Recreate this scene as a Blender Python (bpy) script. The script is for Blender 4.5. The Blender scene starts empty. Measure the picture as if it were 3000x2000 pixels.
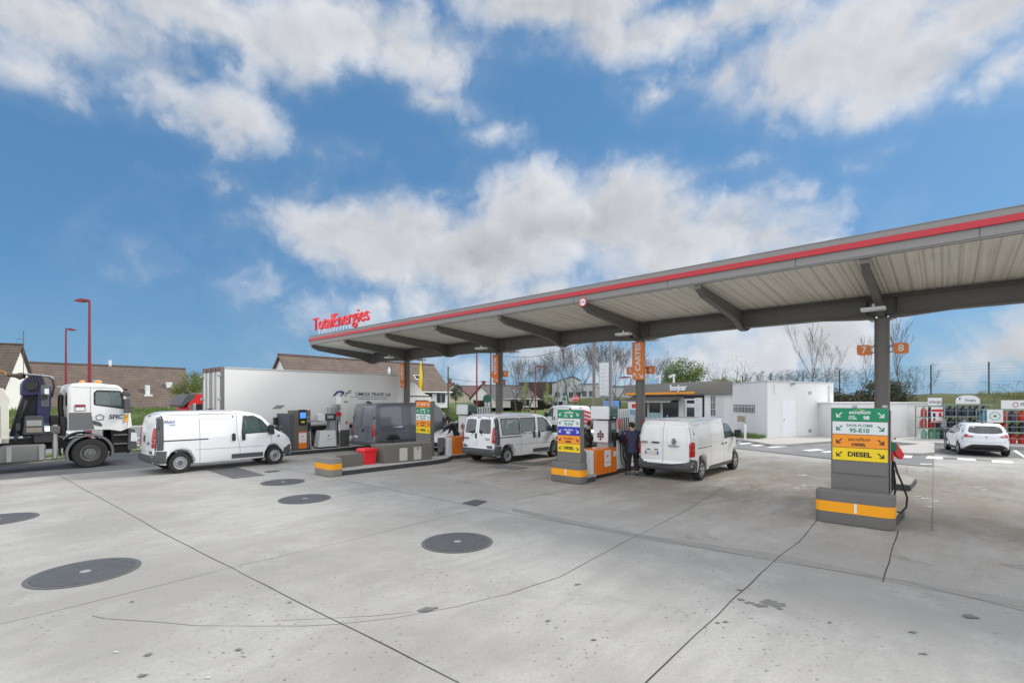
import bpy, bmesh, math, random
from mathutils import Vector, Matrix, noise
from mathutils.bvhtree import BVHTree
R = math.radians
C = bpy.context.scene.collection
SC = bpy.context.scene
random.seed(7)

# ------------------------------------------------------------------ camera
CH = 2.5                       # eye height on a mast
cam = bpy.data.cameras.new('camera'); camo = bpy.data.objects.new('camera', cam); C.objects.link(camo)
cam.sensor_width = 36; cam.lens = 36*1430/3000; cam.shift_y = 172/3000
cam.clip_start = .1; cam.clip_end = 3000
camo.location = (0, 0, CH); camo.rotation_euler = (R(90), 0, 0)
SC.camera = camo
SC.view_settings.view_transform = 'Standard'; SC.view_settings.look = 'None'
SC.view_settings.exposure = 0.60; SC.view_settings.gamma = 1
SC.cycles.max_bounces = 5; SC.cycles.transparent_max_bounces = 12

# ------------------------------------------------------------------ sun
SUN_AZ, SUN_EL = 62, 39        # degrees right of straight ahead, above the horizon
sd = Vector((math.sin(R(SUN_AZ))*math.cos(R(SUN_EL)), math.cos(R(SUN_AZ))*math.cos(R(SUN_EL)), math.sin(R(SUN_EL))))
sl = bpy.data.lights.new('sun', 'SUN'); sl.energy = 2.0; sl.angle = R(14); sl.color = (1, .96, .88)
so = bpy.data.objects.new('sun', sl); C.objects.link(so); so.rotation_euler = sd.to_track_quat('Z', 'Y').to_euler()

# ------------------------------------------------------------------ node helper
class NT:
    def __init__(s, nt): s.nt = nt; s.n = nt.nodes; s.l = nt.links
    def node(s, t, **k):
        n = s.n.new(t)
        for a, b in k.items(): setattr(n, a, b)
        return n
    def put(s, sock, v):
        if isinstance(v, bpy.types.NodeSocket): s.l.new(v, sock)
        elif v is not None: sock.default_value = v
    def m(s, op, a, b=None, c=None, clamp=False):
        n = s.node('ShaderNodeMath', operation=op, use_clamp=clamp)
        for i, v in enumerate((a, b, c)): s.put(n.inputs[i], v)
        return n.outputs[0]
    def v(s, op, a, b=None, c=None, out=0):
        n = s.node('ShaderNodeVectorMath', operation=op)
        for i, x in enumerate((a, b, c)):
            if x is not None: s.put(n.inputs[i], x)
        return n.outputs[out]
    def noise(s, vec, sc, det=4, ro=.55, dist=0, out=0):
        n = s.node('ShaderNodeTexNoise'); s.put(n.inputs['Vector'], vec)
        for k, x in (('Scale', sc), ('Detail', det), ('Roughness', ro), ('Distortion', dist)): s.put(n.inputs[k], x)
        return n.outputs[out]
    def vor(s, vec, sc, out='Distance', feature='F1'):
        n = s.node('ShaderNodeTexVoronoi', feature=feature); s.put(n.inputs['Vector'], vec); s.put(n.inputs['Scale'], sc)
        return n.outputs[out]
    def ramp(s, f, a, b, lo=0., hi=1., smooth=True):
        n = s.node('ShaderNodeMapRange', interpolation_type='SMOOTHSTEP' if smooth else 'LINEAR')
        for i, v in enumerate((f, a, b, lo, hi)): s.put(n.inputs[i], v)
        return n.outputs[0]
    def mix(s, f, a, b, mode='MIX'):
        n = s.node('ShaderNodeMix', data_type='RGBA', blend_type=mode)
        s.put(n.inputs[0], f)
        for sock, v in ((n.inputs[6], a), (n.inputs[7], b)):
            s.put(sock, (*v, 1) if isinstance(v, tuple) and len(v) == 3 else v)
        return n.outputs[2]

# ------------------------------------------------------------------ sky: Nishita plus clouds by direction
W = bpy.data.worlds.new('World'); SC.world = W; W.use_nodes = True
t = NT(W.node_tree); t.n.clear()
sky = t.node('ShaderNodeTexSky', sky_type='NISHITA', sun_disc=False)
sky.sun_elevation = R(SUN_EL); sky.sun_rotation = R(SUN_AZ); sky.altitude = 100; sky.air_density = 1.0; sky.dust_density = .6; sky.ozone_density = 1.6
dirv = t.node('ShaderNodeTexCoord').outputs['Generated']
sx = t.node('ShaderNodeSeparateXYZ'); t.put(sx.inputs[0], dirv)
az = t.m('ARCTAN2', sx.outputs[0], sx.outputs[1])
el = t.m('ARCSINE', sx.outputs[2])
cx = t.node('ShaderNodeCombineXYZ'); t.put(cx.inputs[0], az); t.put(cx.inputs[1], el)
# domain warp so the ellipses lose their outline
w1 = t.v('SUBTRACT', t.noise(dirv, 3.2, 5, .6, 0, 1), (.5, .5, .5))
w2 = t.v('SUBTRACT', t.noise(dirv, 11, 6, .6, 0, 1), (.5, .5, .5))
pos = t.v('MULTIPLY_ADD', w1, (.20, .12, 0), cx.outputs[0])
pos = t.v('MULTIPLY_ADD', w2, (.10, .07, 0), pos)
BL = [(120,60,380,120,1),(480,30,430,120,1),(800,80,300,100,1.1),(930,120,150,70,1),(390,210,230,90,.85),(120,180,240,80,.8),
(540,265,80,35,.6),(1250,20,380,60,.9),(1650,40,420,80,.95),(1850,150,330,130,1),(2100,150,190,110,1),(2260,50,260,80,.9),
(1980,240,130,55,.9),(1640,180,140,70,.8),(1490,250,70,50,.7),(2350,170,100,80,.8),(2260,225,70,35,.6),
(1010,225,120,40,.62),(1140,300,60,40,.55),(830,350,140,50,.42),(520,420,110,50,.46),(700,430,80,36,.38),(1010,440,60,25,.5),
(800,530,190,70,1),(1050,590,350,105,1.2),(1330,530,280,105,1.2),(1560,570,290,105,1.2),(1760,570,150,90,1),(1380,440,120,60,.8),
(1200,690,600,90,.85),(610,660,70,30,.42),(700,760,110,70,.5),(830,720,110,50,.5),(1650,390,100,45,.55),(1960,375,90,40,.5),
(1900,790,420,100,.75),(2280,800,200,80,.7),(1300,820,600,70,.75),(1980,480,60,14,.4)]
F = None
for x, y, rx, ry, s in BL:
    X, Z = (x*1.2755-1500)/1430, (1172-y*1.2755)/1430
    a0 = math.atan(X); e0 = math.atan(Z/math.sqrt(1+X*X)); k = 1.2755/1430
    ra = rx*k/(1+X*X); re = ry*k/math.sqrt(1+X*X)/(1+Z*Z/(1+X*X))
    q = t.v('MULTIPLY_ADD', pos, (1/ra, 1/re, 0), (-a0/ra, -e0/re, 0))
    d = t.v('LENGTH', q, out=1)
    f = t.m('MULTIPLY_ADD', d, -s*.55, s)
    F = f if F is None else t.m('SMOOTH_MAX', F, f, .12)
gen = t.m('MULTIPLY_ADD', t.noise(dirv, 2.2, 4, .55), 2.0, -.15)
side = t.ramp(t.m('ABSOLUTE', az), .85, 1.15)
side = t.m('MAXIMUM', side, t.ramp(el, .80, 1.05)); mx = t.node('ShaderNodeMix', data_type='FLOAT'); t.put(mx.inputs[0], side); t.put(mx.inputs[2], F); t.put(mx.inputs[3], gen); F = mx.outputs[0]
def puff(vec):
    o = None
    for sc, w in ((3.6, 2.3), (8, 1.3), (18, .6), (42, .22)):
        q = t.m('MULTIPLY', t.m('ABSOLUTE', t.m('SUBTRACT', t.noise(vec, sc, .6, .5), .5)), w); o = q if o is None else t.m('ADD', o, q)
    return o
wv = t.v('MULTIPLY_ADD', w2, (.12, .12, .12), dirv)
n3 = puff(wv)
n4 = t.noise(dirv, 3.5, 3, .5)
dens = t.m('ADD', F, t.m('MULTIPLY_ADD', n3, .70, -.31))
mask = t.ramp(dens, .18, .84)
thin = t.m('MULTIPLY', t.ramp(dens, .0, .9), .30)
mask = t.m('MAXIMUM', mask, thin)
# cloud tone: bright rims, greyer thick middles, relief from noise
n3b = puff(t.v('ADD', wv, (.02, .0, .025)))
rel = t.m('SUBTRACT', n3, n3b)
tone = t.m('ADD', t.ramp(dens, .40, 1.35, .55, .39), t.m('MULTIPLY', rel, .22))
tone = t.m('ADD', tone, t.m('MULTIPLY_ADD', n4, .16, -.08))
tone = t.m('MULTIPLY', tone, t.m('MULTIPLY_ADD', side, 1.25, .90))   # unseen clouds beside, behind and overhead brightened to add fill under the canopy
tc = t.node('ShaderNodeCombineColor'); t.put(tc.inputs[0], t.m('MULTIPLY', tone, .955)); t.put(tc.inputs[1], t.m('MULTIPLY', tone, .985)); t.put(tc.inputs[2], t.m('MULTIPLY', tone, 1.04))
SKS = .085
skyc = t.mix(1.0, sky.outputs[0], (.70, 1.02, 1.22), 'MULTIPLY')
# hold the brightest part of the clear sky towards the sun side a little with the low haze
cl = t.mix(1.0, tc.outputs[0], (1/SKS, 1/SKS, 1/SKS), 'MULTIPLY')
hz = t.ramp(el, .0, .24, .6, 0)
skyc = t.mix(.75, skyc, (.066/SKS, .166/SKS, .315/SKS))
skyc = t.mix(hz, skyc, (.15/SKS, .28/SKS, .43/SKS))
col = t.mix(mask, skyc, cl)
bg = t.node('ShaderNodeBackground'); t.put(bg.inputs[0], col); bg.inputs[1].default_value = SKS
out = t.node('ShaderNodeOutputWorld'); t.l.new(bg.outputs[0], out.inputs[0])
W.cycles.sampling_method = 'MANUAL'; W.cycles.sample_map_resolution = 512

# ------------------------------------------------------------------ frames: u runs along the lanes (away, right), v across them (right, near)
U = Vector((.664, .7478, 0)); V = Vector((.7478, -.664, 0)); O = Vector((-6.188, 28.72, 0))
RU = math.atan2(U.y, U.x); F_ = 1430.
def S(a, b, z=0): return O + U*a + V*b + Vector((0, 0, z))
def G(x, y, z=0):                       # where the ground (height z) is, seen along a direction
    Y = F_*(CH-z)/(y-1172); return Vector(((x-1500)/F_*Y, Y, z))
def D(x, y, Y): return Vector(((x-1500)/F_*Y, Y, CH+(1172-y)*Y/F_))
def ab(p): r = Vector((p[0], p[1], 0))-O; return r.dot(U), r.dot(V)

# ------------------------------------------------------------------ materials
MT = {}
def mat(name, col, rough=.5, metal=0., var=.12, vs=6., bump=0., bs=40., coat=0., emit=0., spec=.5, dirt=0., scl=None, alpha=None):
    if name in MT: return MT[name]
    m = bpy.data.materials.new(name); m.use_nodes = True; t = NT(m.node_tree)
    b = t.n['Principled BSDF']; tc = t.node('ShaderNodeTexCoord').outputs['Object']
    if scl: tc = t.v('MULTIPLY', tc, scl)
    nz = t.noise(tc, vs, 5, .6)
    k = t.m('MULTIPLY_ADD', nz, 2*var, 1-var)
    vc = t.node('ShaderNodeCombineXYZ')
    for i in range(3): t.put(vc.inputs[i], k)
    c = t.mix(1., col, vc.outputs[0], 'MULTIPLY')
    if dirt:
        c = t.mix(t.m('MULTIPLY', t.ramp(t.noise(tc, vs*.5, 7, .7), .45, .75), dirt), c, (.12, .10, .08))
    t.put(b.inputs['Base Color'], c)
    t.put(b.inputs['Roughness'], t.m('MULTIPLY_ADD', nz, .16, rough-.08)); b.inputs['Metallic'].default_value = metal
    b.inputs['Coat Weight'].default_value = coat; b.inputs['Coat Roughness'].default_value = .05
    b.inputs['Specular IOR Level'].default_value = spec
    if emit: t.put(b.inputs['Emission Color'], (*col, 1)); b.inputs['Emission Strength'].default_value = emit
    if alpha is not None: b.inputs['Alpha'].default_value = alpha
    if bump:
        bn = t.node('ShaderNodeBump'); bn.inputs['Strength'].default_value = min(1, bump); bn.inputs['Distance'].default_value = .01
        t.put(bn.inputs['Height'], t.noise(tc, bs, 4, .6)); t.l.new(bn.outputs[0], b.inputs['Normal'])
    MT[name] = m; return m
def custom(name):
    m = bpy.data.materials.new(name); m.use_nodes = True; MT[name] = m; t = NT(m.node_tree)
    return m, t, t.n['Principled BSDF'], t.node('ShaderNodeTexCoord').outputs['Object']
def bumpit(t, b, h, s=.5, d=.01):
    bn = t.node('ShaderNodeBump'); bn.inputs['Strength'].default_value = s; bn.inputs['Distance'].default_value = d
    t.put(bn.inputs['Height'], h); t.l.new(bn.outputs[0], b.inputs['Normal'])

white = mat('white_paint', (.74, .76, .78), .32, 0, .04, 3, coat=.6, dirt=.10)
vanw = mat('van_white', (.80, .81, .82), .35, 0, .03, 2, coat=.7, dirt=.05)
black = mat('black_plastic', (.022, .023, .025), .5, 0, .3, 9)
dgrey = mat('dark_grey_plastic', (.075, .078, .082), .6, 0, .2, 8, bump=.1)
mgrey = mat('mid_grey_paint', (.22, .215, .20), .55, 0, .1, 5, bump=.05)
taupe = mat('taupe_metal', (.145, .138, .125), .5, 0, .10, 3, bump=.04, dirt=.12)
tyre = mat('tyre_rubber', (.022, .022, .022), .85, 0, .25, 14, bump=.3)
steel = mat('steel', (.46, .46, .46), .34, .9, .12, 6)
galv = mat('galvanised', (.42, .44, .45), .5, .6, .15, 8)
rimm = mat('rim_silver', (.42, .43, .44), .4, .5, .12, 9)
chrome = mat('chrome', (.7, .7, .7), .15, 1, .05, 5)
orange = mat('orange_paint', (.80, .20, .015), .42, 0, .08, 5, dirt=.06)
yell = mat('yellow_paint', (.86, .62, .01), .45, 0, .05, 5)
bandy = mat('amber_band', (.90, .36, .0), .5, 0, .06, 4, dirt=.10)
redp = mat('red_paint', (.62, .015, .02), .4, 0, .08, 4)
redl = mat('red_lamp', (.42, .008, .012), .15, 0, .15, 20, coat=1)
redsign = mat('red_letter', (.72, .02, .035), .4, 0, .05, 4)
green = mat('green_panel', (.0, .24, .105), .4, 0, .06, 4)
greend = mat('green_text', (.0, .19, .11), .45, 0, .05, 4)
bluep = mat('blue_panel', (.03, .04, .42), .4, 0, .06, 4)
whites = mat('white_panel', (.72, .74, .74), .4, 0, .04, 4)
ink = mat('black_ink', (.015, .013, .012), .5, 0, .1, 4)
seam = mat('door_seam', (.10, .11, .12), .6, 0, .1, 4)
lampw = mat('lamp_clear', (.78, .80, .82), .1, 0, .15, 30, coat=1)
amberl = mat('amber_lamp', (.95, .28, .01), .2, 0, .1, 20, coat=1)
conc = mat('cast_concrete', (.24, .225, .20), .85, 0, .22, 3, bump=.5, bs=60, dirt=.35)
kerbm = mat('kerb_concrete', (.42, .40, .37), .85, 0, .2, 3, bump=.5, bs=60, dirt=.35)
kerbd = mat('kerb_black', (.045, .047, .05), .7, 0, .3, 3, bump=.4, dirt=.2)
skin = mat('skin', (.50, .30, .22), .6, 0, .08, 12)
hairm = mat('dark_hair', (.018, .013, .010), .7, 0, .3, 40, bump=.6, bs=120)
def glass_mat(name, col, al=.62):
    m, t, b, tc = custom(name)
    b.inputs['Base Color'].default_value = (*col, 1); b.inputs['Roughness'].default_value = .04
    b.inputs['Specular IOR Level'].default_value = .9; b.inputs['Alpha'].default_value = al; b.inputs['Coat Weight'].default_value = .5
    return m
glass = glass_mat('tinted_glass', (.02, .035, .035)); glassd = glass_mat('dark_glass', (.012, .017, .018), .94)
glassg = glass_mat('green_tint_glass', (.10, .17, .16), .6)

# ------------------------------------------------------------------ mesh builder
class MB:
    def __init__(s): s.v = []; s.f = []; s.M = Matrix.Identity(4)
    def add(s, vs, fs):
        n = len(s.v); s.v += [tuple(s.M @ Vector(p)) for p in vs]; s.f += [tuple(n+i for i in f) for f in fs]; return s
    def box(s, x0, x1, y0, y1, z0, z1):
        vs = [(x, y, z) for z in (z0, z1) for y in (y0, y1) for x in (x0, x1)]
        return s.add(vs, [(0,2,3,1), (4,5,7,6), (0,1,5,4), (2,6,7,3), (0,4,6,2), (1,3,7,5)])
    def prism(s, poly, d0, d1, axis='y'):
        n = len(poly)
        f = {'y': lambda p, d: (p[0], d, p[1]), 'x': lambda p, d: (d, p[0], p[1]), 'z': lambda p, d: (p[0], p[1], d)}[axis]
        vs = [f(p, d0) for p in poly]+[f(p, d1) for p in poly]
        fs = [tuple(range(n))[::-1], tuple(range(n, 2*n))]+[(i, (i+1) % n, n+(i+1) % n, n+i) for i in range(n)]
        return s.add(vs, fs)
    def tube(s, pts, r, seg=8, cap=True):
        pts = [Vector(p) for p in pts]; rs = r if isinstance(r, (list, tuple)) else [r]*len(pts); vs = []; fs = []
        up = None
        for i, p in enumerate(pts):
            d = ((pts[i+1] if i+1 < len(pts) else p)-(pts[i-1] if i else p)).normalized()
            if up is None: up = Vector((0, 0, 1)) if abs(d.z) < .9 else Vector((1, 0, 0))
            a = d.cross(up).normalized(); b = a.cross(d).normalized(); up = b
            for k in range(seg):
                w = 2*math.pi*k/seg; vs.append(p+(a*math.cos(w)+b*math.sin(w))*rs[i])
        for i in range(len(pts)-1):
            for k in range(seg):
                k2 = (k+1) % seg; fs.append((i*seg+k, i*seg+k2, (i+1)*seg+k2, (i+1)*seg+k))
        if cap: fs += [tuple(range(seg))[::-1], tuple(range((len(pts)-1)*seg, len(pts)*seg))]
        return s.add(vs, fs)
    def lathe(s, prof, seg=24, axis='z', c=(0, 0, 0), cap=True):      # prof: (radius, height)
        vs = []; fs = []; c = Vector(c)
        for r, h in prof:
            for k in range(seg):
                w = 2*math.pi*k/seg; x, y = r*math.cos(w), r*math.sin(w)
                vs.append(c+Vector({'z': (x, y, h), 'y': (x, h, y), 'x': (h, x, y)}[axis]))
        for i in range(len(prof)-1):
            for k in range(seg):
                k2 = (k+1) % seg; fs.append((i*seg+k, i*seg+k2, (i+1)*seg+k2, (i+1)*seg+k))
        if cap: fs += [tuple(range(seg))[::-1], tuple(range((len(prof)-1)*seg, len(prof)*seg))]
        return s.add(vs, fs)
    def ball(s, c, r, sub=2, sc=(1, 1, 1), jit=0):
        bm = bmesh.new(); bmesh.ops.create_icosphere(bm, subdivisions=sub, radius=1)
        c = Vector(c); vs = []
        for v in bm.verts:
            k = r*(1+jit*(noise.noise(v.co*2+c)));  vs.append(c+Vector((v.co.x*sc[0]*k, v.co.y*sc[1]*k, v.co.z*sc[2]*k)))
        fs = [tuple(v.index for v in f.verts) for f in bm.faces]; bm.free(); return s.add(vs, fs)
    def quad(s, *p): return s.add(p, [tuple(range(len(p)))])
    def build(s, name, m, parent=None, bevel=0, seg=2, ang=34, loc=None, rz=None, smooth=True):
        me = bpy.data.meshes.new(name); me.from_pydata(s.v, [], s.f)
        if bevel: ang = min(ang, 20)
        bm = bmesh.new(); bm.from_mesh(me)
        bmesh.ops.recalc_face_normals(bm, faces=bm.faces)
        if bevel:
            es = [e for e in bm.edges if len(e.link_faces) == 2 and e.calc_face_angle(0) > R(30)]
            bmesh.ops.bevel(bm, geom=es, offset=bevel, segments=seg, affect='EDGES', profile=.5, clamp_overlap=True)
        for f in bm.faces: f.smooth = smooth
        for e in bm.edges: e.smooth = not (len(e.link_faces) == 2 and e.calc_face_angle(0) > R(ang))
        bm.to_mesh(me); bm.free()
        me.materials.append(m); o = bpy.data.objects.new(name, me); C.objects.link(o)
        if parent: o.parent = parent
        if loc is not None: o.location = loc
        if rz is not None: o.rotation_euler = (0, 0, rz)
        return o

def tag(o, label=None, cat=None, group=None, kind=None):
    if label: o['label'] = label
    if cat: o['category'] = cat
    if group: o['group'] = group
    if kind: o['kind'] = kind
    return o
def thing(name, loc, rz, label, cat, group=None):
    o = bpy.data.objects.new(name, None); C.objects.link(o); o.location = loc; o.rotation_euler = (0, 0, rz); o.empty_display_size = .3
    return tag(o, label, cat, group)
def copy_tree(o, parent=None):
    c = o.copy(); C.objects.link(c)
    if parent is not None: c.parent = parent
    for ch in list(o.children): copy_tree(ch, c)
    return c
def text(name, s, size, m, parent, origin, right, up, ext=.004, bold=0., sx=1., shear=0., align='CENTER', sp=1.):
    cu = bpy.data.curves.new(name, 'FONT'); cu.body = s; cu.size = size; cu.align_x = align; cu.align_y = 'CENTER'
    cu.extrude = ext; cu.offset = bold; cu.shear = shear; cu.space_character = sp; cu.resolution_u = 3
    ob = bpy.data.objects.new(name, cu); C.objects.link(ob)
    dg = bpy.context.evaluated_depsgraph_get(); me = bpy.data.meshes.new_from_object(ob.evaluated_get(dg))
    bpy.data.objects.remove(ob); bpy.data.curves.remove(cu)
    r = Vector(right).normalized(); u = Vector(up).normalized(); n = r.cross(u)
    Mx = Matrix((( *(r*sx), 0), (*u, 0), (*n, 0), (0, 0, 0, 1))).transposed(); Mx.translation = Vector(origin)
    me.transform(Mx); me.materials.clear(); me.materials.append(m); me.name = name
    o = bpy.data.objects.new(name, me); C.objects.link(o)
    if parent: o.parent = parent
    return o
# ================================================================== GROUND
def concrete():
    m, t, b, tc = custom('forecourt_concrete')
    rot = t.node('ShaderNodeVectorRotate', rotation_type='Z_AXIS'); t.put(rot.inputs['Vector'], tc); rot.inputs['Angle'].default_value = -RU
    r = rot.outputs[0]
    big = t.noise(tc, .22, 5, .6); mid = t.noise(tc, 1.1, 6, .65); streak = t.noise(t.v('MULTIPLY', r, (.35, 2.2, 1)), 1.6, 6, .65)
    fine = t.noise(tc, 26, 6, .7); micro = t.noise(tc, 140, 3, .6)
    c = t.mix(t.ramp(big, .38, .62), (.275, .262, .24), (.415, .399, .372))
    c = t.mix(t.ramp(t.noise(tc, .45, 7, .72, .5), .50, .66, 0, .42), c, (.215, .208, .195))
    c = t.mix(t.m('MULTIPLY', t.ramp(streak, .42, .70), .42), c, (.25, .243, .23))
    c = t.mix(t.m('MULTIPLY', t.ramp(mid, .52, .75), .35), c, (.47, .46, .44))
    # warm traffic grime on the fuelling lanes
    sep = t.node('ShaderNodeSeparateXYZ'); t.put(sep.inputs[0], r)
    la, lb = O.dot(U), O.dot(V)
    ra = t.m('SUBTRACT', sep.outputs[0], la)
    lane = t.m('MULTIPLY', t.ramp(ra, -9.5, -4), t.ramp(ra, 8, 3))
    grime = t.m('MULTIPLY', lane, t.m('ADD', t.ramp(t.noise(t.v('MULTIPLY', r, (.6, 1.6, 1)), .7, 7, .7), .34, .62, 0, .78), .14))
    c = t.mix(grime, c, (.205, .168, .122))
    oil = t.m('MULTIPLY', t.ramp(t.noise(tc, .9, 8, .72, .6), .57, .68, 0, .8), t.ramp(ra, -12, -5, .12, 1))
    c = t.mix(oil, c, (.09, .082, .07))
    # exposed aggregate speckles, thicker in patches
    sp = t.vor(tc, 13); patch = t.ramp(t.noise(tc, .55, 4, .6), .40, .66)
    keep = t.m('GREATER_THAN', t.vor(tc, 13, 'Color'), .62)
    k = t.m('MULTIPLY', t.m('MULTIPLY', t.ramp(sp, .26, .16), keep), t.m('MULTIPLY_ADD', patch, .95, .2))
    c = t.mix(k, c, (.11, .107, .10))
    sp2 = t.vor(tc, 5.5); keep2 = t.m('GREATER_THAN', t.vor(tc, 5.5, 'Color'), .80)
    c = t.mix(t.m('MULTIPLY', t.m('MULTIPLY', t.ramp(sp2, .17, .08), keep2), .6), c, (.12, .115, .11))
    sp3 = t.vor(tc, 30); c = t.mix(t.m('MULTIPLY', t.ramp(sp3, .24, .12), t.m('MULTIPLY_ADD', patch, .4, .12)), c, (.17, .165, .155))
    c = t.mix(t.ramp(fine, .35, .7, .0, .38), c, (.20, .195, .185))
    c = t.mix(t.ramp(micro, .3, .75, .0, .22), c, (.50, .49, .47))
    t.put(b.inputs['Base Color'], c); t.put(b.inputs['Roughness'], t.m('MULTIPLY_ADD', mid, -.3, .92)); b.inputs['Specular IOR Level'].default_value = .35
    h = t.m('ADD', t.m('MULTIPLY', fine, .6), t.m('MULTIPLY', micro, .25)); h = t.m('SUBTRACT', h, t.m('MULTIPLY', k, .8))
    bumpit(t, b, h, .35, .006); return m
def asphalt(name='asphalt', base=(.07, .072, .078), wear=(.12, .12, .122)):
    m, t, b, tc = custom(name)
    n = t.noise(tc, .5, 6, .65); f = t.noise(tc, 90, 4, .7)
    c = t.mix(t.ramp(n, .35, .7), base, wear); c = t.mix(t.ramp(f, .45, .7, 0, .4), c, (.26, .26, .26))
    t.put(b.inputs['Base Color'], c); b.inputs['Roughness'].default_value = .85; bumpit(t, b, f, .5, .008); return m
def grassm(name='grass', a=(.045, .10, .014), bb=(.12, .17, .03)):
    m, t, b, tc = custom(name)
    n = t.noise(tc, .8, 6, .7); f = t.noise(t.v('MULTIPLY', tc, (1, 1, .4)), 14, 6, .75)
    c = t.mix(t.ramp(n, .3, .7), a, bb); c = t.mix(t.ramp(f, .4, .7, 0, .6), c, (.16, .17, .05))
    t.put(b.inputs['Base Color'], c); b.inputs['Roughness'].default_value = .9; bumpit(t, b, f, 1, .08); return m
M_conc = concrete(); M_asph = asphalt(); M_asphl = asphalt('worn_asphalt', (.13, .13, .132), (.21, .21, .21)); M_grass = grassm()
M_pave = mat('pavement', (.40, .385, .36), .85, 0, .15, 1.2, bump=.3, dirt=.15); M_mark = mat('road_paint', (.72, .72, .70), .7, 0, .1, 5, bump=.3, dirt=.22)
M_joint = mat('joint_dark', (.035, .03, .028), .9, 0, .4, 6); M_iron = mat('cast_iron', (.085, .088, .092), .6, .2, .3, 6, bump=.6, dirt=.2)
def sheet(name, pts, z, m, kind='structure', sub=0):
    o = MB().quad(*[(p[0], p[1], z) for p in pts]).build(name, m); o['kind'] = kind; return o
sheet('ground', [(-700, -60), (700, -60), (700, 1200), (-700, 1200)], -.02, M_grass)
# street and service roads (asphalt), everything behind and beside the forecourt
sheet('road', [S(-60, -2.6), S(-60, -31), S(70, -31), S(75, 30), S(40, 60), S(-40, 60)], -.012, M_asphl)
sheet('lane', [S(-60, -3.4), S(30, -7.5), S(30, 1.6), S(-60, 1.6)], -.006, M_asph)
# concrete forecourt
E1, E2, E3 = G(2165, 1315), G(2430, 1345), G(2735, 1368)
sheet('forecourt', [S(-60, 1.55), S(8.9, 1.55), S(9.2, 15.3), E1, E2, E3, G(2738, 1332), G(2950, 1340), G(3300, 1349), (60, 12), (60, -20), (-40, -20)], 0, M_conc)
sheet('service_road', [G(1850, 1280), G(2250, 1292), G(2440, 1284), G(2700, 1300), G(2737, 1331), G(2733, 1366.5), G(2430, 1343.5), G(2165, 1313.5), G(1850, 1300)], .004, M_asphl)
sheet('parking_bay', [G(2739, 1324), G(2739, 1292), G(3200, 1290), G(3300, 1350), G(2950, 1341)], .004, M_asph)
# joints: slim dark strips, a little crooked
def strip(name, pts, w, m=M_joint, z=.004, wob=.012, n=40):
    pts = [Vector((p[0], p[1], 0)) for p in pts]; P = []
    for i in range(len(pts)-1):
        k = max(2, int((pts[i+1]-pts[i]).length/.5))
        P += [pts[i].lerp(pts[i+1], j/k) for j in range(k)]
    P.append(pts[-1]); vs = []; fs = []
    for i, p in enumerate(P):
        d = (P[min(i+1, len(P)-1)]-P[max(i-1, 0)]).normalized(); nn = Vector((-d.y, d.x, 0))
        c = p+nn*wob*noise.noise(p*1.3)*2; hw = w*.5*(1+.5*noise.noise(p*3.1)) if wob else w*.5
        vs += [tuple(c+nn*hw+Vector((0, 0, z))), tuple(c-nn*hw+Vector((0, 0, z)))]
    fs = [(2*i, 2*i+1, 2*i+3, 2*i+2) for i in range(len(P)-1)]
    o = MB().add(vs, fs).build(name, m); o['kind'] = 'structure'; return o
strip('joint', [G(172, 1391.5), G(760*.638, 1350+335*.638), G(1060*.638, 1350+490*.638), G(1520*.638, 1350+722*.638), G(1345.7, 2000), G(1800, 2250)], .011)
strip('joint', [G(0, 1350+747*.638), G(270*.638, 1350+685*.638), G(1060*.638, 1350+490*.638), G(1640*.638, 1350+355*.638), G(2200*.638, 1350+218*.638)], .006)
strip('joint', [G(760, 1357), G(905, 1386), G(1500, 1505), G(1845, 1564), G(2265, 1643), G(2650, 1703), G(3000, 1788), G(3600, 1935)], .010)
dgc = mat('stained_concrete', (.25, .24, .222), .9, 0, .25, 2.5, bump=.5, dirt=.25)
o = MB(); a_ = [G(1500, 1487), G(1870, 1563), G(2300, 1626), G(2600, 1690), G(3000, 1757), G(3600, 1890)]; b_ = [G(1500, 1497), G(1870, 1577), G(2300, 1643), G(2600, 1702), G(3000, 1780), G(3600, 1925)]
for i in range(5): o.quad(*[(p.x, p.y, .003) for p in (a_[i], a_[i+1], b_[i+1], b_[i])])
o = o.build('drain_strip', dgc); o['kind'] = 'structure'
strip('joint', [G(2393, 1350+272*.638), G(2345, 1350+370*.638), G(2290, 1350+430*.638), G(2265, 1646), G(2150, 1755), G(1889, 2000), G(1600, 2290)], .012)
strip('joint', [G(2632, 1552), G(2612, 1620), G(2586, 1703)], .014)
strip('joint', [G(2125, 1424), G(2000, 1500), G(1878, 1563), G(1865, 1568), G(1740, 1635), G(1640, 1690), G(1500, 1736)], .008)
strip('joint', [G(1760, 1425), G(1640, 1437), G(1500, 1466)], .012)
strip('joint', [G(2735, 1368), G(2733, 1440), G(2730, 1555)], .008)
strip('joint', [G(2657, 1365), G(2655, 1440)], .008)
arc = [G(x*.638, 1350+y*.638) for x, y in ((420, 710), (480, 722), (700, 738), (900, 752), (1200, 760), (1400, 757), (1560, 748), (1800, 720), (2100, 668), (2352, 606))]
strip('crack', arc, .0055)
strip('crack', [G(x*.638, 1350+y*.638) for x, y in ((1290, 733), (1500, 722), (1700, 710), (1900, 690))], .005)
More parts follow.
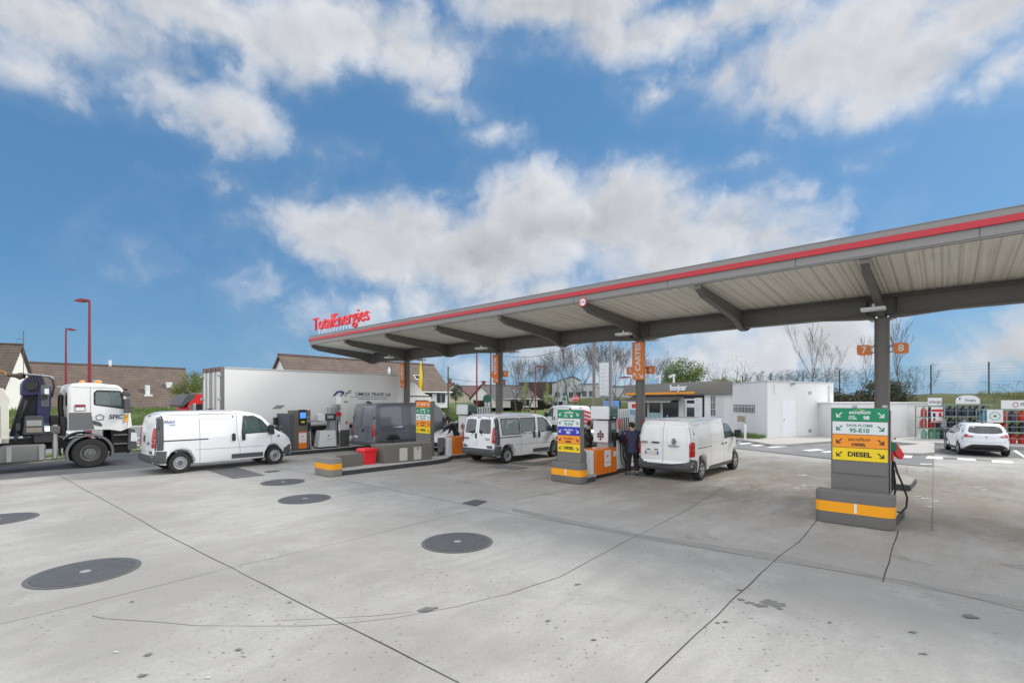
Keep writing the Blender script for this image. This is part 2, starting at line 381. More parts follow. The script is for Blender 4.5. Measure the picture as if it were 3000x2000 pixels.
# fuel spills, droppings: flat stains with their own shape
def blot(name, c, r, m, n=30, z=.0055, seed=0, sq=.6):
    vs = [(c.x, c.y, z)]
    for i in range(n):
        w = 2*math.pi*i/n; k = r*.8*(1+.75*noise.noise(Vector((math.cos(w)*1.7+seed, math.sin(w)*1.7, seed*.7)))+.5*noise.noise(Vector((math.cos(w)*5+seed, math.sin(w)*5, seed))))
        vs.append((c.x+k*math.cos(w), c.y+k*math.sin(w)*sq, z))
    return MB().add(vs, [(0, 1+i, 1+(i+1) % n) for i in range(n)])
def blots(name, lst, m, seed=0, kind='stuff'):
    o = MB()
    for i, (x, y, r) in enumerate(lst): q = blot('', G(x, y), r, m, z=.005+.0003*i, seed=seed+i*3.1); o.add(q.v, q.f)
    o = o.build(name, m); o['kind'] = 'structure'; return o
M_oil = mat('oil_stain', (.15, .145, .135), .6, 0, .3, 8); M_sp = mat('white_spill', (.60, .60, .59), .7, 0, .1, 8)
q = lambda x, y: (1500+x*.638, 1350+y*.638)
blots('oil_stains', [(*q(1190, 648), .14), (*q(1215, 660), .12), (*q(1145, 663), .08), (*q(1085, 650), .07), (*q(1052, 637), .06), (*q(1230, 678), .05),
 (*q(943, 743), .035), (*q(980, 739), .04), (*q(168, 733), .03), (*q(158, 737), .02), (*q(300, 566), .05), (*q(375, 822), .035), (*q(1843, 786), .05), (*q(1890, 886), .04), (*q(1045, 593), .05), (*q(1460, 742), .03), (1968*.638, 1350+683*.638, .11), (1960*.638, 1350+675*.638, .05),
 (1940*.638, 1350+690*.638, .04), (2000*.638, 1350+676*.638, .04), (680*.638, 1350+890*.638, .05), (655*.638, 1350+987*.638, .05), (1095*.638, 1350+867*.638, .04), (605*.638, 1350+648*.638, .03), (1330*.638, 1350+650*.638, .03), (*q(2100, 715), .10)], M_oil)
blots('white_spills', [(*q(1325, 66), .16), (*q(1345, 64), .12), (*q(1312, 46), .05), (*q(1340, 113), .10), (*q(1305, 124), .10), (*q(1213, 80), .06), (*q(2130, 121), .10), (*q(2165, 131), .08), (*q(1895, 172), .12), (*q(1950, 185), .10), (*q(1915, 210), .11), (*q(1860, 162), .10), (957*.638, 1350+995*.638, .025), (535*.638, 1350+878*.638, .03)], M_sp, 9)
# manholes and grates
def dish(name, c, r, label, pat=26, ang=0):
    t_ = thing(name, (c.x, c.y, 0), ang, label, 'manhole cover', 'round tank covers in the forecourt')
    MB().lathe([(r+.05, .0), (r+.05, .010), (r, .012)], 56).build('frame', mat('iron_rim', (.10, .10, .10), .7, 0, .3, 5, bump=.5, dirt=.3), t_)
    o = MB(); o.lathe([(r-.012, .0), (r-.012, .017)], 56)
    n = int(r*2/.075)
    for i in range(n):
        for j in range(n):
            x, y = -r+(i+.5)*2*r/n, -r+(j+.5)*2*r/n
            if x*x+y*y < (r-.05)**2 and x*x+y*y > (r*.14)**2:
                a = .022; s_ = 1 if (i+j) % 2 else -1
                o.add([(x-a, y-a*s_, .017), (x-a*.4, y-a*s_-.008, .017), (x+a, y+a*s_, .017), (x+a*.4, y+a*s_+.008, .017), (x, y, .022)], [(0, 1, 4), (1, 2, 4), (2, 3, 4), (3, 0, 4)])
    o.build('lid', M_iron, t_)
    MB().lathe([(r*.11, .016), (r*.11, .021), (r*.07, .022)], 20).build('lifting_ring', mat('worn_iron', (.33, .33, .32), .6, .2, .3, 20), t_)
def mh(n, x, y, r, lab): dish('manhole_cover', G(x, y), r, lab, ang=n)
mh(.3, 250, 1676, .60, 'largest round black chequered cover at lower left of the concrete')
mh(.9, 1340, 1588, .57, 'round black chequered cover alone in the middle foreground')
mh(.1, 893, 1461, .57, 'black round cover nearest the banded kerb end, lower of a pair')
mh(.5, 829, 1412, .57, 'black round cover behind the van, upper of a pair')
mh(.7, -10, 1522, .60, 'black round cover cut by the left edge of the picture')
def grate(c0, c1, c2, c3, name, label, m=M_iron, rib=0, group=None):
    o = MB(); pts = [Vector((p.x, p.y, .0)) for p in (c0, c1, c2, c3)]; cen = sum(pts, Vector())/4
    P = [p-cen for p in pts]; o.add([(p.x, p.y, .006) for p in P]+[(p.x, p.y, .013) for p in P], [(4, 5, 6, 7), (0, 1, 5, 4), (1, 2, 6, 5), (2, 3, 7, 6), (3, 0, 4, 7)])
    for i in range(rib):
        k = (i+.5)/rib; a = P[0].lerp(P[1], k); b = P[3].lerp(P[2], k); d = (P[1]-P[0]).normalized()*.012
        o.add([(*(a-d).xy, .014), (*(a+d).xy, .014), (*(b+d).xy, .014), (*(b-d).xy, .014), (*a.xy, .02), (*b.xy, .02)], [(0, 4, 5, 3), (4, 1, 2, 5)])
    o = o.build(name, m); o.location = cen; return tag(o, label, 'grate' if 'grate' in name else 'cover', group)
M_chk = mat('chequer_steel', (.17, .17, .165), .6, .3, .3, 10, bump=.7, bs=30, dirt=.3)
e = lambda x, y: G(560+x/3.36, 1060+y/3.36)
asp = asphalt('patch_asphalt', (.075, .075, .08), (.11, .11, .11))
sheet('asphalt_patch', [e(150, 1062), e(415, 1150), e(735, 1115), e(430, 1030)], .004, asp)
grate(e(715, 1080), e(840, 1068), e(878, 1075), e(745, 1088), 'drain_cover', 'small flat dark cover left of the banded kerb end')
grate(G(1355, 1474), G(1392, 1464), G(1428, 1468), G(1395, 1482), 'drain_grate', 'square ribbed drain grate in front of the middle lanes', rib=9)
r4 = lambda x, y: G(1300+x/3.647, 1000+y/3.647)
grate(r4(455, 1340), r4(620, 1318), r4(910, 1350), r4(745, 1372), 'tank_cover', 'chequered steel cover plate behind the white minibus, nearer the camera', M_chk, 14, 'chequer plates by the minibus')
grate(r4(720, 1305), r4(860, 1285), r4(1115, 1305), r4(960, 1330), 'tank_cover', 'chequered steel cover plate beside the rear wheel of the white minibus', M_chk, 14, 'chequer plates by the minibus')
# markings of the service road
def mark(name, pts, z=.009, m=M_mark): return sheet(name, pts, z, m)
h = lambda x, y: G(2050+x/3.92, 1230+y/3.92)
for q4 in (((430, 240), (480, 238), (520, 250), (440, 254)), ((440, 270), (590, 258), (640, 266), (480, 281)), ((575, 292), (760, 276), (820, 288), (640, 302)), ((755, 312), (940, 296), (1015, 304), (830, 320)), ((1160, 348), (1350, 332), (1440, 346), (1270, 359)), ((1380, 366), (1500, 355), (1600, 362), (1450, 377))):
    mark('road_marking', [h(*p) for p in q4])
k2 = lambda x, y: G(2600+x/5.8075, 1150+y/5.8075)
for q4 in (((200, 1100), (240, 1062), (430, 1072), (405, 1112)), ((640, 1118), (690, 1080), (940, 1096), (945, 1134)), ((1190, 1140), (1185, 1112), (1480, 1125), (1520, 1165)), ((1785, 1190), (1770, 1148), (2110, 1158), (2150, 1205)), ((2130, 985), (2190, 980), (2340, 1080), (2330, 1110))):
    mark('road_marking', [k2(*p) for p in q4])
mark('road_marking', [k2(550, 1205), k2(760, 1212), k2(760, 1222), k2(560, 1218)])
M_dk = mat('dark_marking', (.12, .12, .12), .8, 0, .2, 4)
for q4 in (((945, 1134), (940, 1097), (1185, 1111), (1190, 1139)), ((1520, 1150), (1500, 1128), (1760, 1146), (1780, 1160))): mark('road_marking', [k2(*p) for p in q4], .007, M_dk)
# raised pavements
def slab(name, pts, z0, z1, m, bevel=.02, kind='structure'):
    pts = [Vector((p[0], p[1])) for p in pts]; o = MB().prism([(p.x, p.y) for p in pts], z0, z1, 'z').build(name, m, bevel=bevel)
    if kind: o['kind'] = kind
    return o
def kerb(name, pts, w, h_, m=kerbm, z0=-.02):
    o = MB()
    for i in range(len(pts)-1):
        a, b = Vector(pts[i][:2]), Vector(pts[i+1][:2]); d = (b-a).normalized(); n = Vector((-d.y, d.x))*w
        o.prism([tuple(a), tuple(b), tuple(b+n), tuple(a+n)], z0, h_, 'z')
    o = o.build(name, m, bevel=.015); o['kind'] = 'structure'; return o
slab('pavement', [G(2126, 1288), G(2200, 1297), G(2256, 1307), G(2310, 1307), G(2440, 1297), G(2600, 1298), G(2700, 1306), G(2737, 1302), G(2900, 1310), G(3100, 1320), G(3200, 1250), G(2400, 1265), G(2248, 1282)], -.02, .13, M_pave)
slab('pavement', [G(2640, 1321), G(2640, 1333), G(2700, 1334.5), G(2738, 1331), G(2738, 1304), G(2700, 1305), G(2600, 1317)], -.02, .125, M_pave)
# street across: pavements, kerbs, grass banks
slab('far_pavement', [S(-60, -31), S(70, -31), S(70, -33.5), S(-60, -33.5)], -.02, .13, M_pave)
kerb('kerb', [G(-60, 1372), G(200, 1345), G(418, 1322), G(520, 1311), G(700, 1296)], .25, .13)
slab('verge', [G(-60, 1370), G(200, 1344), G(418, 1320.5), G(520, 1310), G(700, 1295.5), G(700, 1290), G(500, 1304), G(400, 1312), G(200, 1330), G(-60, 1350)], -.02, .11, M_grass)
for y0, y1, xa, xb in ((1297, 1299, -100, 420), (1284, 1285.5, -100, 500)):
    mark('road_marking', [G(xa, y0+8), G(xb, y0-4), G(xb, y1-4), G(xa, y1+8)], -.002)
for i in range(7):
    x = 1500+i*2; y0 = 1236+i*5.2
    mark('road_marking', [G(1480+i*6, 1234+i*4.5), G(1660, 1234+i*4.5), G(1660, 1236+i*4.7), G(1482+i*6, 1236+i*4.7)], -.002)
mark('road_marking', [G(385, 1303.5), G(600, 1292), G(600, 1293.2), G(385, 1305)], -.002)
def terrain(name, rows, m, n=60, amp=.12, fs=.5):       # rows: list of (start, end) lines with z
    vs = []; fs_ = []
    for A, B in rows:
        for i in range(n+1):
            p = Vector(A).lerp(Vector(B), i/n); p.z += amp*noise.noise(Vector((p.x*fs, p.y*fs, 3)))*(1 if A[2] > .1 else 0); vs.append(tuple(p))
    for r in range(len(rows)-1):
        for i in range(n): k = r*(n+1)+i; fs_.append((k, k+1, k+n+2, k+n+1))
    o = MB().add(vs, fs_).build(name, m, ang=180); o['kind'] = 'structure'; return o
zz = lambda p, z: (p.x, p.y, z)
bankg = grassm('bank_grass', (.04, .08, .015), (.085, .13, .03))
terrain('grass_bank', [(zz(S(-62, -33.5), .1), zz(S(14, -33.5), .1)), (zz(S(-62, -37), 1.0), zz(S(14, -37), 1.0)), (zz(S(-62, -41), 1.6), zz(S(14, -41), 1.55)), (zz(S(-62, -60), 1.7), zz(S(14, -60), 1.6)), (zz(S(-62, -140), 1.7), zz(S(14, -140), 1.6))], bankg)
terrain('grass_bank', [(zz(D(1040, 1230, 50), .05), zz(D(1410, 1230, 58), .05)), (zz(D(1040, 1200, 53), 1.4), zz(D(1400, 1210, 62), .9)), (zz(D(1040, 1190, 56), 2.0), zz(D(1390, 1200, 68), 1.7)), (zz(D(1000, 1190, 68), 2.1), zz(D(1390, 1200, 85), 2.0)), (zz(D(1000, 1190, 130), 2.2), zz(D(1400, 1190, 160), 2.2))], bankg)
terrain('grass_field', [((-5, 74, .0), (22, 74, .0)), ((-7, 84, .45), (24, 84, .45)), ((-9, 95, 1.1), (27, 95, 1.1)), ((-14, 200, 1.5), (60, 200, 1.5))], grassm('field_grass', (.07, .13, .02), (.13, .18, .04)))
slab('far_pavement', [(-5.6, 70), (22, 70), (22, 74), (-5.8, 74)], -.02, .1, M_pave)
FA, FB = Vector((37.3, 28, 0)), Vector((20.5, 64, 0))   # line of the fence on top of the right-hand bank
fd = (FB-FA).normalized(); fn = Vector((-fd.y, fd.x, 0));
if fn.x > 0: fn = -fn
def FL(s, off, z): p = FA+fd*s+fn*off; return (p.x, p.y, z)
terrain('embankment', [(FL(-14, 6.3, .1), FL(60, 6.3, .1)), (FL(-14, 4.6, 1.0), FL(60, 4.6, 1.0)), (FL(-14, 2.6, 2.2), FL(60, 2.6, 2.2)), (FL(-14, .8, 2.85), FL(60, .8, 2.85)), (FL(-14, -3, 3.0), FL(60, -3, 3.0)), (FL(-14, -60, 1.0), FL(60, -60, 1.0))], grassm('bank_grass_dry', (.045, .058, .018), (.10, .105, .035)), amp=.25)
# ================================================================== CANOPY
PITCH = 7.45
cn = thing('canopy', S(0, 0), RU, 'long dark grey steel canopy with a red stripe and TotalEnergies letters over the pump islands', 'canopy')
# local: x along lanes, y = -v, so column j stands at y = -j*PITCH
AL = 4.08; Y0, Y1 = 3.72, -4.5*PITCH-.6
fas = mat('fascia_grey', (.25, .24, .232), .5, 0, .10, 1.1, dirt=.22, scl=(1, 1.2, .25)); dk = mat('beam_grey', (.15, .14, .125), .55, 0, .12, 1.5, dirt=.10)
def soffm():
    m, t, b, tc = custom('soffit_sheet'); sep = t.node('ShaderNodeSeparateXYZ'); t.put(sep.inputs[0], tc)
    w = t.node('ShaderNodeTexWave', wave_type='BANDS', bands_direction='Y'); t.put(w.inputs['Vector'], tc); w.inputs['Scale'].default_value = 1.05
    st = t.noise(t.v('MULTIPLY', tc, (.25, 9, 1)), 1.2, 6, .7)
    c = t.mix(t.ramp(st, .40, .75), (.86, .84, .76), (.66, .62, .52)); c = t.mix(t.ramp(w.outputs[0], .0, .12, .4, 0), c, (.30, .29, .25))
    c = t.mix(t.ramp(t.noise(t.v('MULTIPLY', tc, (.6, 1.2, 1)), .7, 5, .6), .55, .8, 0, .5), c, (.50, .45, .34))
    t.put(b.inputs['Base Color'], c); b.inputs['Roughness'].default_value = .55; return m
sof = soffm()
zs_in, zs_out = 5.50, 5.74
ribs = MB()
for sgn in (-1, 1):                      # profiled soffit sheets: real trapezoid ribs
    y = Y0-.04; yy = []; k = 0
    while y > Y1+.04:
        yy += [(y, 0), (y-.17, 0), (y-.19, .018), (y-.225, .018)]; y -= .245
    vs = []; 
    for (yv, dz) in yy: vs += [(0, yv, zs_in+.0+dz), (sgn*(AL-.03), yv, zs_out-.02+dz)]
    ribs.add(vs, [(2*i, 2*i+1, 2*i+3, 2*i+2) for i in range(len(yy)-1)])
ribs.build('soffit', sof, cn, ang=20)
MB().box(-AL+.02, AL-.02, Y1+.02, Y0-.02, 5.86, 6.06).build('roof_deck', mat('roof_sheet', (.45, .45, .44), .6, .2), cn)
f = MB()
for sg in (-1, 1):
    x0, x1 = (-AL, -AL+.06) if sg < 0 else (AL-.06, AL)
    f.box(x0, x1, Y1, Y0, 5.70, 6.17)
f.box(-AL+.06, AL-.06, Y0-.06, Y0, 5.70, 6.17); f.box(-AL+.06, AL-.06, Y1, Y1+.06, 5.70, 6.17)
f.build('fascia', fas, cn)
s_ = MB(); zr0, zr1 = 5.895, 6.03
s_.box(-AL-.05, -AL-.002, Y1-.05, Y0+.05, zr0, zr1); s_.box(AL+.002, AL+.05, Y1-.05, Y0+.05, zr0, zr1)
s_.box(-AL-.002, AL+.002, Y0+.002, Y0+.05, zr0, zr1); s_.box(-AL-.002, AL+.002, Y1-.05, Y1-.002, zr0, zr1)
for j in range(-1, 12):
    yj = 3.0-j*3.2
    if Y1 < yj < Y0: s_.box(-AL-.052, -AL-.05, yj-.004, yj+.004, zr0, zr1)
s_.build('red_stripe', mat('red_stripe', (.50, .022, .035), .4, 0, .06, 2), cn)
for j in range(12):
    yj = 3.0-j*3.2+1.6
    if Y1 < yj < Y0: MB().box(-AL-.003, -AL-.001, yj-.006, yj+.006, 5.71, zr0-.002).build('panel_joint', ink, cn)
cd_ = MB().tube([(.22, Y1+.5, 5.32), (.22, Y0-.5, 5.32)], .018, 6)
cd_.build('conduit', galv, cn)
# coping + lower lip
MB().box(-AL-.012, -AL+.10, Y1-.01, Y0+.01, 6.171, 6.19).box(AL-.10, AL+.012, Y1-.01, Y0+.01, 6.171, 6.19).box(-AL+.02, -AL+.12, Y1+.07, Y0-.07, 5.665, 5.698).build('coping', fas, cn)
# main beam (I section) with haunches at the columns
bz0, bz1 = 4.93, 5.50
bm_ = MB(); bm_.box(-.02, .02, Y1+.1, Y0-.25, bz0, bz1); bm_.box(-.16, .16, Y1+.1, Y0-.25, bz0-.025, bz0-.001); bm_.box(-.16, .16, Y1+.1, Y0-.25, bz1-.12, bz1-.10)
for j in range(5):
    yc = -j*PITCH
    for sg in (-1, 1):
        bm_.prism([(yc+sg*.16, bz0-.03), (yc+sg*.16, bz0-.11), (yc+sg*.5, bz0-.11), (yc+sg*1.5, bz0-.03)], -.10, .10, 'x')
        bm_.box(-.16, .16, yc+sg*.36-.012, yc+sg*.36+.012, bz0+.001, bz1-.125)
    bm_.box(-.2, .2, yc-.32, yc+.32, bz0-.12, bz0-.112)
bm_.build('beam', dk, cn, bevel=.006, seg=1)
def arm(y, name='arm'):
    for sg in (-1, 1):
        up = [(0, 5.48), (AL-.1, 5.70)]
        lo = [(AL-.1, 5.56), (AL-.5, 5.40), (.95, 5.10), (.16, 4.84), (0, 4.84)]
        poly = [(sg*a, b) for a, b in up+lo]
        o = MB().prism(poly, y-.012, y+.012, 'y')
        L = [(sg*a, b) for a, b in lo]
        for i in range(4):
            (xa, za), (xb, zb) = L[i], L[i+1]
            o.add([(xa, y-.085, za-.001), (xb, y-.085, zb-.001), (xb, y+.085, zb-.001), (xa, y+.085, za-.001), (xa, y-.085, za-.018), (xb, y-.085, zb-.018), (xb, y+.085, zb-.018), (xa, y+.085, za-.018)], [(0, 1, 2, 3), (7, 6, 5, 4), (0, 4, 5, 1), (1, 5, 6, 2), (2, 6, 7, 3), (3, 7, 4, 0)])
        o.box(sg*(AL-.1), sg*(AL-.08), y-.085, y+.085, 5.55, 5.695)
        o.build(name, dk, cn)
for i in range(-1, 10): arm(-i*PITCH/2+ (-.1 if i == -1 else 0))
for j in range(5):
    MB().lathe([(.18, 0), (.18, bz0-.12)], 32, c=(0, -j*PITCH, 0)).build('column', taupe, cn)
    for sg in (-1, 1):
        lp = MB().box(sg*1.15-.16, sg*1.15+.16, -j*PITCH-.27+.1, -j*PITCH+.27+.1, 4.90, 4.98)
        lp.box(sg*1.15-.03, sg*1.15+.03, -j*PITCH-.03+.1, -j*PITCH+.03+.1, 4.98, 5.08)
        lp.build('floodlight', whites, cn, bevel=.01)
# TotalEnergies letters standing on the front edge
txt = text('lettering', 'TotalEnergies', 1.02, redsign, cn, (-AL-.03, Y0-3.42, 6.74), (0, -1, 0), (0, 0, 1), ext=.05, bold=.004, sx=1.03)
st = MB()
for i in range(15): y = Y0-1.1-i*.325; st.box(-AL+.02, -AL+.04, y-.02, y+.02, 6.19, 6.48)
st.box(-AL+.02, -AL+.045, Y0-5.9, Y0-.95, 6.36, 6.40)
st.build('letter_frame', whites, cn)
# height limit roundel
hs = thing('height_sign', S(-AL-.16, 2*PITCH+.16, 5.62), RU, 'small round white height limit sign with red rim under the canopy edge', 'sign')
MB().lathe([(.14, -.012), (.14, .012)], 28, 'x').build('rim', redsign, hs)
MB().lathe([(.108, -.016), (.108, -.0125)], 28, 'x').build('face', whites, hs)
text('lettering', '4,50m', .08, ink, hs, (-.0175, 0, 0), (0, -1, 0), (0, 0, 1), ext=.001)
# ================================================================== VEHICLE TOOLS
def rc(pts, n=5):                       # round the corners of a polygon given as (x, z, radius)
    out = []; N = len(pts)
    for i, p in enumerate(pts):
        r = p[2] if len(p) > 2 else 0; P = Vector(p[:2]); A = Vector(pts[i-1][:2]); B = Vector(pts[(i+1) % N][:2])
        if r <= 0: out.append(tuple(P)); continue
        da, db = (A-P), (B-P); la, lb = da.length, db.length; r_ = min(r, la*.48, lb*.48)
        a = P+da/la*r_; b = P+db/lb*r_
        for k in range(n+1): s = k/n; out.append(tuple((a*(1-s)+P*s)*(1-s)+(P*(1-s)+b*s)*s))
    return out
def inpoly(p, poly):
    c = False; x, y = p; j = len(poly)-1
    for i in range(len(poly)):
        if (poly[i][1] > y) != (poly[j][1] > y) and x < (poly[j][0]-poly[i][0])*(y-poly[i][1])/(poly[j][1]-poly[i][1])+poly[i][0]: c = not c
        j = i
    return c
def arch(cx, r, z0, n=12):              # wheel arch run along the sill from front to rear
    a0 = math.asin(min(1, max(-1, (z0-ARZ)/r)))
    return [(cx+r*math.cos(a0+(math.pi-2*a0)*i/n), ARZ+r*math.sin(a0+(math.pi-2*a0)*i/n)) for i in range(n+1)]
ARZ = .33
class Body:
    def __init__(s, outline, hw, r=.08, zr=.5, deform=None, holes=(), xs=.4, zs=.16, mid=6):
        s.hw = hw; s.deform = deform or (lambda p: p)
        pl = [Vector(p) for p in outline]
        if sum(pl[i-1].x*pl[i].y-pl[i].x*pl[i-1].y for i in range(len(pl))) < 0: pl.reverse()
        X = [p.x for p in pl]; Z = [p.y for p in pl]
        xl = [min(X)+.15+k*xs for k in range(int((max(X)-min(X))/xs)+1)]; zl = [min(Z)+.07+k*zs for k in range(int((max(Z)-min(Z))/zs)+1)]
        def dense(pl):
            o = []
            for i in range(len(pl)):
                a, b = pl[i], pl[(i+1) % len(pl)]; ts = {0.}
                for L, k in ((xl, 0), (zl, 1)):
                    for v in L:
                        if abs(b[k]-a[k]) > 1e-6:
                            q = (v-a[k])/(b[k]-a[k])
                            if .02 < q < .98: ts.add(q)
                for q in sorted(ts): o.append(a.lerp(b, q))
            return o
        pl = dense(pl); N = len(pl); nr = []
        for i in range(N):
            e1 = (pl[i]-pl[i-1]).normalized(); e2 = (pl[(i+1) % N]-pl[i]).normalized()
            n = Vector((-e1.y-e2.y, e1.x+e2.x)); n = n.normalized()/max(.6, math.cos(e1.angle(e2, 0)/2)) if n.length > 1e-6 else Vector((0, 0))
            nr.append(n)
        K = 4; bm = bmesh.new(); rings = []
        wt = [1. if p.y > zr else .25 for p in pl]
        def ring(sg, th, f=1):
            vs = []
            for i, p in enumerate(pl):
                q = p+nr[i]*r*(1-math.cos(th))*wt[i]; w = hw(p.x, p.y)
                rr = r*min(1, w*.9/r); y = (w-rr+rr*math.sin(th))*f
                vs.append(bm.verts.new((q.x, sg*y, q.y)))
            rings.append(vs); return vs
        for k in range(K+1): ring(-1, math.pi/2*(1-k/K))
        for k in range(1, mid): ring(1 if k > mid/2 else -1, 0, abs(2*k/mid-1))
        for k in range(K+1): ring(1, math.pi/2*k/K)
        for a, b in zip(rings, rings[1:]):
            for i in range(N):
                j = (i+1) % N
                bm.faces.new((a[i], a[j], b[j], b[i]))
        for sg, rg in ((-1, rings[0]), (1, rings[-1])):
            tb = bmesh.new(); vv = [tb.verts.new((v.co.x, 0, v.co.z)) for v in rg]; tb.faces.new(vv)
            bmesh.ops.triangulate(tb, faces=tb.faces)
            cuts = [((x, 0, 0), (1, 0, 0)) for x in xl]+[((0, 0, z), (0, 0, 1)) for z in zl]
            for h in holes:
                for i in range(len(h)):
                    a, b = Vector(h[i-1]), Vector(h[i]); d = b-a; cuts.append(((a.x, 0, a.y), (d.y, 0, -d.x)))
            for co, no in cuts:
                bmesh.ops.bisect_plane(tb, geom=tb.verts[:]+tb.edges[:]+tb.faces[:], plane_co=co, plane_no=no, dist=1e-4)
            mp = {}
            for v in tb.verts: mp[v] = bm.verts.new((v.co.x, sg*hw(v.co.x, v.co.z), v.co.z))
            for i, v in enumerate(vv):
                if v.is_valid: mp[v].co = rg[i].co
            for f in tb.faces:
                c = f.calc_center_median(); nf = bm.faces.new([mp[v] for v in f.verts])
                nf.material_index = 1 if any(inpoly((c.x, c.z), h) for h in holes) else 0
            tb.free()
        bmesh.ops.remove_doubles(bm, verts=bm.verts, dist=.0015)
        for v in bm.verts: v.co = Vector(s.deform(v.co.copy()))
        bmesh.ops.recalc_face_normals(bm, faces=bm.faces)
        s.bvh = BVHTree.FromBMesh(bm)
        bmesh.ops.delete(bm, geom=[f for f in bm.faces if f.material_index == 1], context='FACES')
        s.bm = bm
    def build(s, name, m, parent):
        bm = s.bm
        for f in bm.faces: f.smooth = True
        for e in bm.edges: e.smooth = not (len(e.link_faces) == 2 and e.calc_face_angle(0) > R(32))
        me = bpy.data.meshes.new(name); bm.to_mesh(me); me.materials.append(m)
        o = bpy.data.objects.new(name, me); C.objects.link(o); o.parent = parent; s.P = parent; return o
    def proj(s, p, ax, eps):
        a, z = p
        o, d = {'R': ((a, -5, z), (0, 1, 0)), 'L': ((a, 5, z), (0, -1, 0)), 'B': ((-8, a, z), (1, 0, 0)), 'F': ((8, a, z), (-1, 0, 0)), 'T': ((a, z, 8), (0, 0, -1))}[ax]
        o = Vector(o); d = Vector(d); h = s.bvh.ray_cast(o, d)
        if h[0] is None:
            for k in (.03, .07, .12, .2):
                cx = Vector((0, 0, 1.0)) if ax != 'T' else Vector((0, 0, 0))
                oo = o.copy(); dl = (cx-o); dl -= d*dl.dot(d); oo += dl*k; h = s.bvh.ray_cast(oo, d)
                if h[0] is not None and k < .05: return h[0]-d*eps
            return None
        return h[0]-d*eps
    def patch(s, name, poly, ax, m, parent=None, eps=.004, step=.09, th=0.):
        bm = bmesh.new(); bm.faces.new([bm.verts.new((p[0], 0, p[1])) for p in poly]); bmesh.ops.triangulate(bm, faces=bm.faces)
        X = [p[0] for p in poly]; Z = [p[1] for p in poly]
        for L, k in ((X, 0), (Z, 2)):
            n = int((max(L)-min(L))/step)
            for i in range(1, n+1):
                v = min(L)+(max(L)-min(L))*i/(n+1); no = (1, 0, 0) if k == 0 else (0, 0, 1)
                bmesh.ops.bisect_plane(bm, geom=bm.verts[:]+bm.edges[:]+bm.faces[:], plane_co=(v, 0, 0) if k == 0 else (0, 0, v), plane_no=no, dist=1e-4)
        if th: 
            ext = bmesh.ops.extrude_face_region(bm, geom=bm.faces[:]); up = set(v for v in ext['geom'] if isinstance(v, bmesh.types.BMVert))
        else: up = set()
        bad = []
        for v in bm.verts:
            q = s.proj((v.co.x, v.co.z), ax, eps+(th if v in up else 0))
            if q is None: bad.append(v)
            else: v.co = q
        if bad: bmesh.ops.delete(bm, geom=bad, context='VERTS')
        bmesh.ops.recalc_face_normals(bm, faces=bm.faces)
        if not th:      # face outwards
            outw = {'R': Vector((0, -1, 0)), 'L': Vector((0, 1, 0)), 'B': Vector((-1, 0, 0)), 'F': Vector((1, 0, 0)), 'T': Vector((0, 0, 1))}[ax]
            for f in bm.faces:
                if f.normal.dot(outw) < 0: f.normal_flip()
        for f in bm.faces: f.smooth = True
        for e in bm.edges: e.smooth = not (len(e.link_faces) == 2 and e.calc_face_angle(0) > R(30))
        me = bpy.data.meshes.new(name); bm.to_mesh(me); bm.free(); me.materials.append(m)
        o = bpy.data.objects.new(name, me); C.objects.link(o); o.parent = parent or s.P; return o
    def gaps(s, lines, w=.010, m=None, name='panel_gap', eps=.003, parent=None):     # lines: list of (axis, [pts])
        mb = MB()
        for ax, pts in lines:
            P = []
            for a, b in zip(pts, pts[1:]):
                a, b = Vector(a), Vector(b); n = max(1, int((b-a).length/.08)); P += [a.lerp(b, i/n) for i in range(n)]
            P.append(Vector(pts[-1])); vs = []
            for i, p in enumerate(P):
                d = (P[min(i+1, len(P)-1)]-P[max(i-1, 0)]).normalized(); n = Vector((-d.y, d.x))*w/2
                vs += [s.proj(p+n, ax, eps), s.proj(p-n, ax, eps)]
            ok = [v is not None for v in vs]; vs = [v if v is not None else Vector() for v in vs]
            mb.add(vs, [(2*i, 2*i+1, 2*i+3, 2*i+2) for i in range(len(P)-1) if all(ok[2*i:2*i+4])])
        return mb.build(name, m or seam, parent or s.P)
    def glassed(s, name, poly, sg, m, inset=.012):
        bm = bmesh.new(); bm.faces.new([bm.verts.new((p[0], 0, p[1])) for p in poly]); bmesh.ops.triangulate(bm, faces=bm.faces)
        zs = [p[1] for p in poly]
        for i in range(1, 5):
            bmesh.ops.bisect_plane(bm, geom=bm.verts[:]+bm.edges[:]+bm.faces[:], plane_co=(0, 0, min(zs)+(max(zs)-min(zs))*i/5), plane_no=(0, 0, 1), dist=1e-4)
        for v in bm.verts: v.co = Vector(s.deform(Vector((v.co.x, sg*(s.hw(v.co.x, v.co.z)-inset), v.co.z))))
        for f in bm.faces:
            if f.normal.y*sg < 0: f.normal_flip()
        me = bpy.data.meshes.new(name); bm.to_mesh(me); bm.free(); me.materials.append(m)
        o = bpy.data.objects.new(name, me); C.objects.link(o); o.parent = s.P; return o
